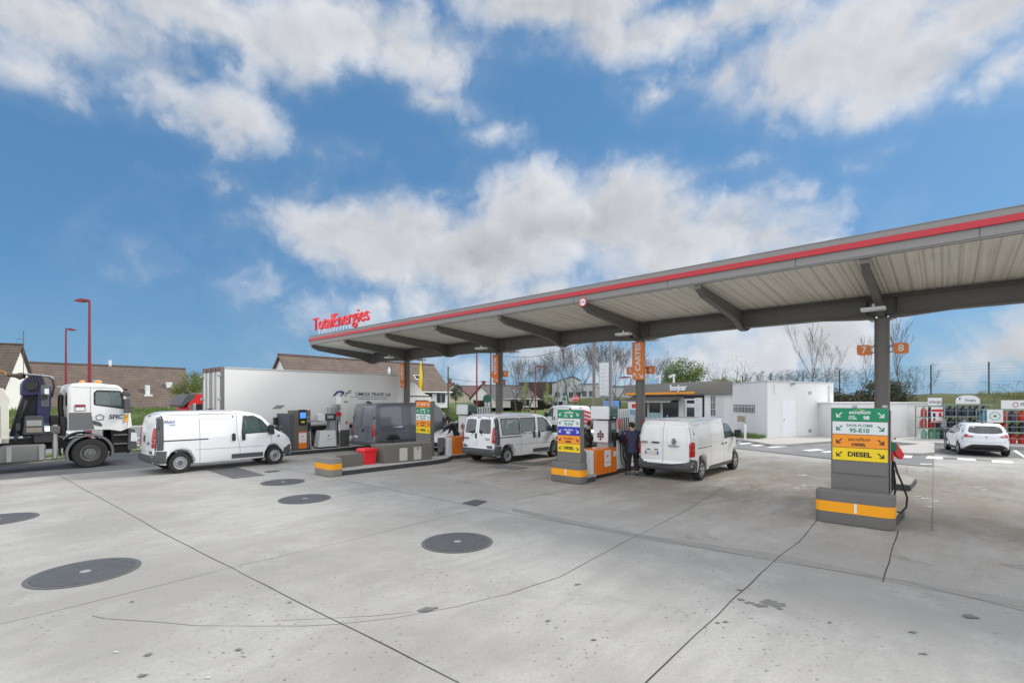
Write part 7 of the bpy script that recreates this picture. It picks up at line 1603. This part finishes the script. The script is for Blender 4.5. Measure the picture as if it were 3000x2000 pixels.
def pole(px, Y, ytop, r, m, label, zb=0, name='utility_pole'):
    z = CH+(1172-ytop)*Y/F_; o = MB().tube([(0, 0, zb), (0, 0, z)], [r, r*.75], 10).build(name, m, None, loc=((px-1500)/F_*Y, Y, 0)); return tag(o, label, 'pole', 'thin poles behind the canopy')
pole(1313, 50, 1074, .09, pdk, 'dark wooden pole behind the cream house gable'); pole(1438, 50, 1027, .09, pdk, 'brown pole just left of the second column'); pole(1740, 38, 985, .14, mat('pole_tan', (.20, .17, .15), .6), 'brown pole left of the purple sign panel'); pole(1789, 31, 965, .14, pgy, 'grey steel pole with joints right of the purple sign panel')
pole(1634, 75, 1092, .11, pgy, 'grey pole with a small lamp before the flats')
# pole-mounted price board
sb = thing('sign_board', (D(1757, 1172, 34).x, 34, 0), R(-25), 'tall two-faced sign board, purple on its left face, white on its right', 'sign board'); z0_, z1_ = CH+(1172-1160)*34/F_, CH+(1172-1062)*34/F_
MB().box(-.05, .55, 0, .30, z0_, z1_).build('panel', mat('board_frame', (.55, .56, .60), .5), sb, bevel=.02); MB().box(.0, .5, -.012, -.001, z0_+.06, z1_-.06).build('white_face', whites, sb)
MB().box(-.062, -.051, .02, .28, z0_+.06, z1_-.06).build('purple_face', mat('purple', (.16, .10, .26), .5, 0, .1, 2), sb); MB().tube([(-.065, .15+.08*math.cos(a), z1_-.7+.25*math.sin(a)) for a in [R(k) for k in range(0, 361, 30)]], .02, 5).build('ring_mark', whites, sb)
MB().box(.15, .30, .05, .2, 0, z0_).box(.15, .3, .05, .2, z1_, z1_+.4).build('post', pgy, sb)
ln = MB()
for i in range(7): ln.box(.12, .12+(.2, .26, .22, .3, .18, .26, .2)[i], -.016, -.0125, z1_-.5-i*.26, z1_-.46-i*.26)
ln.build('text_line', mat('pale_ink', None), sb)
ss = thing('stop_sign', (D(1686, 1172, 60).x, 60, 0), 0, 'red octagonal STOP sign above the E85 totem', 'road sign'); zc = CH+(1172-1166.5)*60/F_; oc = [(.42*math.cos(R(22.5+45*i)), zc+.42*math.sin(R(22.5+45*i))) for i in range(8)]
MB().prism(oc, -.02, .02, 'y').build('rim', whites, ss); MB().prism([(x*.93, zc+(z-zc)*.93) for x, z in oc], -.025, -.021, 'y').build('face', redsign, ss); text('lettering', 'STOP', .33, whites, ss, (0, -.03, zc), (1, 0, 0), (0, 0, 1), ext=.002, bold=.010, sx=.85); MB().tube([(0, .04, 0), (0, .04, zc+.1)], .04, 8).build('post', mat('sign_green', (.02, .10, .07), .5), ss)
sg_ = thing('round_sign', (D(1427, 1172, 44).x, 44, 0), 0, 'round green sign disc seen from behind beside the second column', 'road sign'); zc = CH+(1172-1167)*44/F_
MB().lathe([(.36, -.01), (.37, 0), (.36, .01)], 28, 'y', (0, 0, zc)).build('disc', mat('sign_green', None), sg_); MB().tube([(0, .04, 0), (0, .04, zc+.2)], .04, 8).build('post', mat('sign_green', None), sg_)
tg = thing('triangle_signs', (D(1653, 1172, 58).x, 58, 0), 0, 'two green triangular sign backs one above the other left of the STOP sign', 'road sign')
for i, yp in enumerate((1159, 1172)): z = CH+(1172-yp)*58/F_; MB().prism([(-.28, z), (.28, z), (0, z+.52)], -.01, .01, 'y').build('triangle', mat('sign_green', None), tg)
MB().tube([(0, .03, 0), (0, .03, 3.4)], .03, 6).build('post', mat('sign_green', None), tg)
t2 = thing('round_sign', (D(1778, 1172, 52).x, 52, 0), 0, 'small dark green triangle sign back beside the grey steel pole', 'road sign'); MB().prism([(-.45, 3.1), (.2, 3.1), (.0, 4.2)], -.01, .01, 'y').build('triangle', mat('sign_green', None), t2); MB().tube([(0, .03, 0), (0, .03, 4)], .03, 6).build('post', mat('sign_green', None), t2)
def barrier(x0, x1, yt, yb, Y, n, label):
    A_ = D(x0, yt, Y); z = A_.z; zb = CH+(1172-yb)*Y/F_; w = (x1-x0)*Y/F_; P = thing('striped_barrier', (A_.x, Y, 0), 0, label, 'barrier'); MB().box(0, w, 0, .3, zb, z).build('panel', whites, P)
    s = MB()
    for i in range(n): s.box(w*(i+.35)/n, w*(i+.65)/n, -.01, -.001, zb, z)
    s.build('stripe', pdk, P)
barrier(1392, 1420, 1196, 1212, 45, 4, 'white barrier with brown upright stripes behind the duck pump')
# flags
def flag(px, Y, yt, yb, m, label, w=.5, lean=0):
    x = (px-1500)/F_*Y; z1 = CH+(1172-yt)*Y/F_; z0 = CH+(1172-yb)*Y/F_; P = thing('feather_flag', (x, Y, 0), 0, label, 'flag'); h_ = z1-z0
    MB().tube([(0, 0, 0), (.0, 0, z0+h_*.6), (-.1*w, 0, z0+h_*.9), (-.5*w, 0, z1)], .02, 6).build('pole', ink, P)
    n = 14; vs = []
    for i in range(n+1):
        k = i/n; z = z0+h_*k; xr = -.02-(.45*w*max(0, k-.6)/.4); xl = xr-w*math.sin(math.pi*min(1, k*.92+.08))**.7*(.55+.45*(1-k)); vs += [(xr, .02*math.sin(k*9), z), (xl, .10*math.sin(k*7+1), z)]
    o = MB().add(vs, [(2*i, 2*i+1, 2*i+3, 2*i+2) for i in range(n)]).build('sail', m, P); md = o.modifiers.new('t', 'SOLIDIFY'); md.thickness = .01
flag(1239, 45, 1048, 1170, yell, 'tall yellow feather flag above the grey van', .42); flag(1146, 42, 1071, 1104, whites, 'white feather flag tip above the lorry box', .35)
# shop forecourt bits: air and water machine, fire point, white post
am = thing('air_machine', D(1858, 1310, 27)-Vector((0, 0, D(1858, 1310, 27).z)), RU, 'pale blue tyre air machine behind the striped hose channels', 'air machine'); MB().box(-.25, .25, -.25, .25, 0, 2.0).build('case', mat('sky_blue', (.22, .50, .62), .5), am, bevel=.03); MB().box(-.26, -.251, -.15, .15, 1.1, 1.7).build('panel', whites, am)
fp_ = thing('fire_point', D(1858, 1230, 34)-Vector((0, 0, D(1858, 1230, 34).z)), 0, 'small red and white notice post behind the third column', 'notice'); MB().box(-.22, .22, 0, .05, 1.45, 2.35).build('board', whites, fp_); MB().box(-.17, .17, -.01, -.001, 1.5, 1.85).box(-.17, .17, -.01, -.001, 1.95, 2.25).build('notice', redp, fp_); MB().box(-.03, .03, 0, .05, 0, 1.45).build('post', galv, fp_)
cab_ = thing('hose_cabinet', D(1287, 1265, 26)-Vector((0, 0, D(1287, 1265, 26).z)), RU, 'white cabinet with a red sticker right of the CARTES totem', 'cabinet'); MB().box(-.2, .25, -.15, .25, 0, 1.85).build('case', whites, cab_, bevel=.02); MB().box(-.206, -.201, -.05, .06, 1.45, 1.65).build('sticker', redp, cab_)
# ================================================================== PLANTS
def leafm(name, a, b):
    m, t, bs, tc = custom(name); n = t.noise(tc, .7, 4, .6); g = t.node('ShaderNodeNewGeometry')
    c = t.mix(t.ramp(n, .35, .65), a, b); t.put(bs.inputs['Base Color'], t.mix(g.outputs['Random Per Island'], c, tuple(x*1.6 for x in b))); bs.inputs['Roughness'].default_value = .6; return m
lf_g = leafm('leaf_green', (.045, .085, .015), (.10, .15, .03)); lf_y = leafm('leaf_spring', (.13, .17, .03), (.22, .26, .05)); lf_d = leafm('leaf_dark', (.022, .026, .012), (.045, .048, .022)); lf_o = leafm('leaf_olive', (.07, .10, .02), (.12, .15, .03)); lf_k = leafm('leaf_deep', (.04, .065, .04), (.07, .10, .06))
bark = mat('bark', (.10, .085, .07), .9, 0, .25, 3, bump=.5, bs=20); twig = mat('twig', (.12, .10, .085), .9, 0, .3, 3); barkp = mat('bark_pale', (.22, .20, .17), .9, 0, .3, 3)
def leaves(mb, rnd, c, rad, n, s, th=.0, fl=1.2):
    c = Vector(c); k = 0
    while k < n:
        p = Vector((rnd.gauss(0, .5), rnd.gauss(0, .5), rnd.gauss(0, .5)))
        if p.length > 1: continue
        q = c+Vector((p.x*rad[0], p.y*rad[1], p.z*rad[2]))
        if noise.noise(q*fl) < th and rnd.random() < .8: k += .3; continue
        a = Vector((rnd.uniform(-1, 1), rnd.uniform(-1, 1), rnd.uniform(-1, 1))).normalized()*s*rnd.uniform(.6, 1.3); b = a.cross(Vector((rnd.uniform(-1, 1), rnd.uniform(-1, 1), rnd.uniform(-1, 1)))).normalized()*s*.6
        i = len(mb.v); mb.v += [tuple(q-a*.5), tuple(q+b*.5), tuple(q+a*.5), tuple(q-b*.5)]; mb.f.append((i, i+1, i+2, i+3)); k += 1
def fastbuild(mb, name, m, parent):
    me = bpy.data.meshes.new(name); me.from_pydata(mb.v, [], mb.f); me.materials.append(m); o = bpy.data.objects.new(name, me); C.objects.link(o); o.parent = parent; return o
def grow(rnd, h_, spread=.55, lev=5, upb=.25, r0=None, split=3, trunk=.28, LR=(.62, .82)):
    tk, cr = MB(), MB(); tips = []
    def br(p, d, L, r, lv):
        n = 3 if lv < 3 else 2; pts = [p.copy()]; rs = [r]
        for i in range(n):
            d = (d+Vector((rnd.gauss(0, .12), rnd.gauss(0, .12), rnd.gauss(0, .06)))).normalized(); p = p+d*L/n; pts.append(p.copy()); rs.append(max(.0013, r*(1-.38*(i+1)/n)))
        (tk if lv == 0 else cr).tube(pts, rs, 7 if lv == 0 else (4 if lv < 3 else 3), cap=False)
        tips.append(p)
        if lv >= lev: return
        for k in range(split if lv else split+1):
            ax = Vector((rnd.gauss(0, 1), rnd.gauss(0, 1), rnd.gauss(0, .3))).normalized(); nd = (d+ax*spread*rnd.uniform(.6, 1.3)+Vector((0, 0, upb))).normalized()
            st = pts[-1] if k < 2 or lv == 0 else pts[rnd.randint(1, len(pts)-1)]
            br(st, nd, L*rnd.uniform(*LR) if lv else L*rnd.uniform(.75, 1.0), rs[-1]*rnd.uniform(.6, .8), lv+1)
    br(Vector((0, 0, 0)), Vector((rnd.uniform(-.05, .05), 0, 1)), h_*trunk, r0 or h_*.016, 0); return tk, cr, tips
def bare(protos, i, loc, h_, label, rz=0, group='bare trees behind the station', zs=1.):
    P = thing('bare_tree', loc, rz, label, 'tree', group)
    pr = protos[i]
    for n, me, m in (('trunk', pr[0], bark), ('crown', pr[1], twig)):
        o = bpy.data.objects.new(n, me); C.objects.link(o); o.parent = P
    P.scale = (h_, h_, h_*zs); return P
def proto(seed, **k):
    rnd = random.Random(seed); a, b, _ = grow(rnd, 1.0, **k); out = []
    zm = max(v[2] for v in b.v)
    for mb, m, n in ((a, bark, 'trunk'), (b, twig, 'crown')):
        me = bpy.data.meshes.new(n); me.from_pydata([tuple(c/zm for c in v) for v in mb.v], [], mb.f); me.materials.append(m); out.append(me)
    return out
PR = [proto(3, spread=.50, lev=5, upb=.22, split=3, LR=(.72, .95), trunk=.24), proto(11, spread=.55, lev=5, upb=.15, split=3, LR=(.72, .95), trunk=.22), proto(21, spread=.25, lev=4, upb=.35, split=3, trunk=.24, r0=.011, LR=(.7, .95)), proto(34, spread=.30, lev=4, upb=.4, split=3, trunk=.25, r0=.009, LR=(.7, .95))]
def base(px, Y, z=0): return ((px-1500)/F_*Y, Y, z)
bare(PR, 0, base(1512, 78, .2), 9.6, 'bare branching tree just right of the second column', 1.0); bare(PR, 1, base(1548, 84, .5), 9.8, 'bare spreading tree behind the young yellow-green tree', 2.2); bare(PR, 0, base(1594, 92, .8), 10.2, 'bare tree over the dark brown barn', 3.6)
bare(PR, 1, base(1706, 72, .1), 12.0, 'largest bare tree, before the grey flats', .4); bare(PR, 0, base(1668, 86, .5), 12, 'bare tree over the pitched dark roof of the flats', 5.1); bare(PR, 1, base(1808, 66, .1), 11, 'dense bare tree left of the third column', 4.1); bare(PR, 0, base(1775, 80, .1), 12.5, 'bare tree behind the purple sign board', 2.9); bare(PR, 1, base(1905, 78, .1), 10.5, 'bare tree right of the third column', 3.2)
bare(PR, 2, FL(19.8, 1.0, 2.9), 6.9, 'slender bare tree on the bank above the white block', .3, 'slender bare trees on the bank'); bare(PR, 3, FL(18.7, 1.3, 2.8), 5.0, 'small bare tree right of the slender one above the white block', 1.3, 'slender bare trees on the bank'); bare(PR, 3, FL(15.4, 1.4, 2.8), 5.2, 'slender bare tree left of the nearest column', 2.3, 'slender bare trees on the bank'); bare(PR, 2, FL(12.3, 1.4, 2.8), 6.3, 'slender bare tree right of the nearest column', 4.4, 'slender bare trees on the bank')
def leafy(loc, h_, label, m, seed, n=5200, rad=None, s=.16, trunk=.3, th=-.05, name='leafy_tree', clumps=26, fl=.9):
    rnd = random.Random(seed); P = thing(name, loc, 0, label, 'tree' if 'tree' in name else 'bush'); tk, cr, tips = grow(rnd, h_, lev=3, spread=.6, r0=h_*.02, trunk=trunk)
    tk.v += cr.v and []; i = len(tk.v); tk.v += cr.v; tk.f += [tuple(k+i for k in f) for f in cr.f]; fastbuild(tk, 'trunk' if 'tree' in name else 'stem', bark, P)
    rx, ry, rz_ = rad or (h_*.42, h_*.42, h_*.36); cz = h_-rz_; mb = MB()
    for k in range(clumps):
        a = rnd.uniform(0, 6.28); e_ = rnd.uniform(-.75, 1); r_ = math.sqrt(max(0, 1-e_*e_))*rnd.uniform(.35, .95)
        leaves(mb, rnd, (rx*r_*math.cos(a)*.8, ry*r_*math.sin(a)*.8, cz+rz_*e_*.8), (rx*.38, ry*.38, rz_*.34), n/clumps, s, th, fl)
    fastbuild(mb, 'crown' if 'tree' in name else 'foliage', m, P); return P
leafy(base(1998, 56, 0), 8.0, 'round green tree rising behind the shop', lf_g, 5, 9000, (3.5, 3.2, 2.9), .20, th=.02)
leafy(base(1965, 60, 0), 6.6, 'smaller green tree at the left behind the shop', lf_g, 6, 3500, (1.7, 1.7, 2.3), .20)
leafy(base(2120, 50, 0), 4.9, 'low olive bush above the shop roof', lf_o, 7, 4500, (2.6, 2.0, 1.0), .14, name='bush')
leafy(base(2080, 58, 0), 7.2, 'sparse budding tree right of the round green tree', lf_o, 8, 900, (2.4, 2.2, 2.6), .10); leafy(base(2150, 50, 0), 7.2, 'thin budding shrub with long shoots above the shop roof', lf_o, 18, 420, (2.2, 1.5, 2.8), .10)
leafy(base(565, 48, 1.0), 4.2, 'olive green tree between the brown roof and the lorry box', lf_o, 9, 7500, (2.1, 2.0, 2.0), .12); leafy(base(615, 50, 1.0), 4.6, 'olive green tree directly left of the lorry box', lf_o, 10, 6500, (1.9, 1.8, 2.1), .12)
leafy(base(1337, 62, 1.6), 3.0, 'round dark green bush before the cream house', lf_k, 12, 5000, (1.15, 1.1, 1.2), .10, name='bush'); leafy(base(1866, 48, 0), 2.3, 'bright grassy green bush left of the shop', lf_g, 13, 6000, (2.9, 1.2, 1.1), .09, name='bush')
leafy(base(1800, 52, 0), 1.9, 'low green bush under the blue screen', lf_g, 23, 2500, (2.0, 1.2, 1.0), .09, name='bush')
for px, lab, sd in ((1541, 'young tree with fresh yellow leaves, left of the thin red lamp post', 14), (1607, 'young tree with fresh yellow leaves, right of the thin red lamp post', 15), (1690, 'young pale green tree beside the STOP sign', 16)):
    T_ = leafy(base(px, 66, 0), 4.9 if sd < 16 else 4.4, lab, lf_y, sd, 1300 if sd < 16 else 500, (.75, .7, 1.7), .11, trunk=.4, name='young_tree', clumps=10)
    P = thing('tree_stake', base(px, 66, 0), 0, 'wooden stake frame round the '+lab.replace('with fresh yellow leaves, ', ''), 'stakes', 'stake frames round young trees'); m_ = mat('stake_wood', (.32, .27, .16), .8)
    for x, y in ((-.55, 0), (.55, 0), (0, .5)): MB().tube([(x, y, 0), (x, y, 1.35)], .045, 6).build('stake', m_, P)
    MB().box(-.55, .55, -.03, .03, 1.25, 1.35).build('rail', m_, P)
leafy(base(1612, 82, .4), 3.1, 'low white-blossomed shrub before the brown barn', mat('blossom', (.42, .44, .42), .8, 0, .3, 9), 17, 2200, (1.7, 1.3, 1.0), .11, name='bush')
# clipped hedges before the slate-roofed house
for x0, x1, Y, z, lab in ((1496, 1532, 84, 2.4, 'dark clipped hedge below the slate roof'), (1536, 1618, 90, 2.5, 'long dark clipped hedge before the barn'), (1386, 1420, 84, 2.5, 'reddish brown hedge beside the round green sign')):
    rnd = random.Random(x0); w = (x1-x0)*Y/F_; P = thing('hedge', base((x0+x1)/2, Y, 0), 0, lab, 'hedge'); mb = MB()
    for k in range(int(w*420)):
        q = Vector((rnd.uniform(-w/2, w/2), rnd.uniform(-.6, .6), rnd.uniform(.9, z))); a = Vector((rnd.uniform(-1, 1), rnd.uniform(-1, 1), rnd.uniform(-1, 1)))*.12; b = a.cross(Vector((rnd.random(), rnd.random(), 1))).normalized()*.09
        i = len(mb.v); mb.v += [tuple(q-a), tuple(q+b), tuple(q+a), tuple(q-b)]; mb.f.append((i, i+1, i+2, i+3))
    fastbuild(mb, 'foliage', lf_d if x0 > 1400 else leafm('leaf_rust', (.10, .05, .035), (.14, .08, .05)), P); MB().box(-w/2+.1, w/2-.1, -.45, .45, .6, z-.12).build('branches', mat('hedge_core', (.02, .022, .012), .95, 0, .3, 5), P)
# scrub on the right-hand bank, grown through the fence
for s, off, n, rad, h_, lab in ((26, 2.2, 7000, (4.6, 3.6, 1.4), 3.0, 'dark tangled scrub behind the white block'), (18.0, 2.8, 10000, (4.0, 3.0, 1.4), 2.6, 'dark tangled scrub left of the nearest column'), (13.2, 2.2, 7000, (2.3, 2.2, 1.3), 2.9, 'dark bramble mound right of the nearest column')):
    leafy(FL(s, off, 1.2), h_, lab, lf_d, int(s*7), n, rad, .15, name='bush', clumps=34, th=-.2)
# wire fence with ivy
fz = 2.9; FP = thing('mesh_fence', FL(0, 0, fz), math.atan2(fd.y, fd.x), 'tall wire mesh fence on dark posts along the top of the right bank', 'fence')
for i, x in enumerate([-6.2+3.45*k for k in range(11)]): MB().box(x-.035, x+.035, -.035, .035, -.2, 2.35).build('post', mat('post_navy', (.03, .035, .05), .5), FP)
wr = MB()
def wire(a, b, r): wr.add([(a[0], -r, a[1]), (b[0], -r, b[1]), (b[0], r, b[1]), (a[0], r, a[1]), (a[0]+(r if a[0] == b[0] else 0), 0, a[1]+(0 if a[0] == b[0] else r)), (b[0]+(r if a[0] == b[0] else 0), 0, b[1]+(0 if a[0] == b[0] else r))], [(0, 1, 2, 3), (0, 1, 5, 4), (3, 2, 5, 4)])
x = -8.6
while x < 28.3: wire((x, 0), (x, 2.28), .0032); x += .11
for k in range(11): wire((-8.6, .04+k*.224), (28.3, .04+k*.224), .005 if k % 4 else .009)
wr.build('wire_panel', mat('fence_wire', (.10, .12, .14), .5, .5), FP)
rnd = random.Random(77); iv = MB(); st_ = MB()
for s0, s1, dn, h0, h1 in ((11, 15, 60, .0, 2.3), (15, 20, 50, .8, 2.4), (20, 28, 60, 1.2, 2.5), (-8, 10.5, 9, 0, .8)):
    for k in range(int((s1-s0)*dn*.14)):
        x = rnd.uniform(s0, s1); z = rnd.uniform(h0, h0+.5); p = [(x, 0, z)]
        for j in range(6): x += rnd.gauss(.0, .16); z = min(h1+.1, z+rnd.uniform(.05, .45)*(h1-h0)/2); p.append((x, rnd.gauss(0, .06), z))
        st_.tube(p, .008, 3, cap=False)
        for q in p[1:]:
            if dn > 20: leaves(iv, rnd, q, (.28, .12, .16), 14, .06, -1)
            else: leaves(iv, rnd, q, (.2, .2, .15), 3, .04, -1)
o = fastbuild(iv, 'ivy', lf_d, FP); o['kind'] = 'stuff'; fastbuild(st_, 'creeper_stem', twig, FP)['kind'] = 'stuff'
# long grass and tufts: one object each, nobody could count the blades
def tufts(name, pts, n, h_, m, w=.012, seed=1):
    rnd = random.Random(seed); mb = MB()
    for k in range(n):
        c = pts(rnd); a = rnd.uniform(0, 6.28); hh = h_*rnd.uniform(.5, 1.3); d = Vector((math.cos(a), math.sin(a), 0)); t = Vector((rnd.gauss(0, .35), rnd.gauss(0, .35), 1)).normalized()*hh
        i = len(mb.v); mb.v += [tuple(c-d*w), tuple(c+d*w), tuple(c+t)]; mb.f.append((i, i+1, i+2))
    o = fastbuild(mb, name, m, None); o['kind'] = 'stuff'; return o
gb = leafm('blade', (.045, .09, .015), (.10, .15, .03)); gd = leafm('blade_dry', (.08, .095, .022), (.15, .155, .045))
def inq(A, B, D_, E_):
    def f(r): u_, v_ = r.random(), r.random(); return Vector(A).lerp(Vector(B), u_).lerp(Vector(D_).lerp(Vector(E_), u_), v_)
    return f
tag(tufts('grass_tufts', inq(G(2125, 1287), G(2225, 1292), G(2150, 1276), G(2246, 1287)), 2600, .38, gb, .014, 2), 'tufts of long grass at the foot of the white block', None)
tag(tufts('long_grass', inq(FL(-12, 6.2, .15), FL(8, 6.2, .15), FL(-12, .4, 3.0), FL(8, .4, 3.0)), 26000, .28, gd, .016, 3), 'rough grass on the right-hand bank', None)
tag(tufts('long_grass', inq(S(-40, -33.6, .1), S(8, -33.6, .1), S(-40, -41, 1.65), S(8, -41, 1.65)), 26000, .32, gb, .03, 4), 'rough grass on the left-hand bank', None)
tag(tufts('long_grass', inq(D(1150, 1228, 50.5), D(1405, 1228, 58), D(1150, 1192, 56), D(1390, 1202, 67)), 16000, .35, gb, .03, 5), 'rough grass on the bank behind the second column', None)
tag(tufts('verge_grass', inq(G(-60, 1368, .1), G(700, 1295, .1), G(-60, 1352, .1), G(700, 1291, .1)), 6000, .07, gb, .012, 6), 'short grass on the narrow verge behind the lorry lane', None)
# overhead wires
def cable(A, B, sag, label):
    P3 = [Vector(A).lerp(Vector(B), i/14)-Vector((0, 0, sag*4*(i/14)*(1-i/14))) for i in range(15)]; o = MB().tube([tuple(p-P3[0]) for p in P3], .018, 4).build('overhead_cable', ink, None, loc=P3[0]); tag(o, label, 'cable')
cable(D(1285, 1099, 62), D(1438, 1118, 50), .25, 'thin overhead cable from the brown roof towards the second column'); cable(D(1480, 1043, 50), D(1740, 990, 38), .6, 'thin overhead cable rising under the canopy between the middle columns')
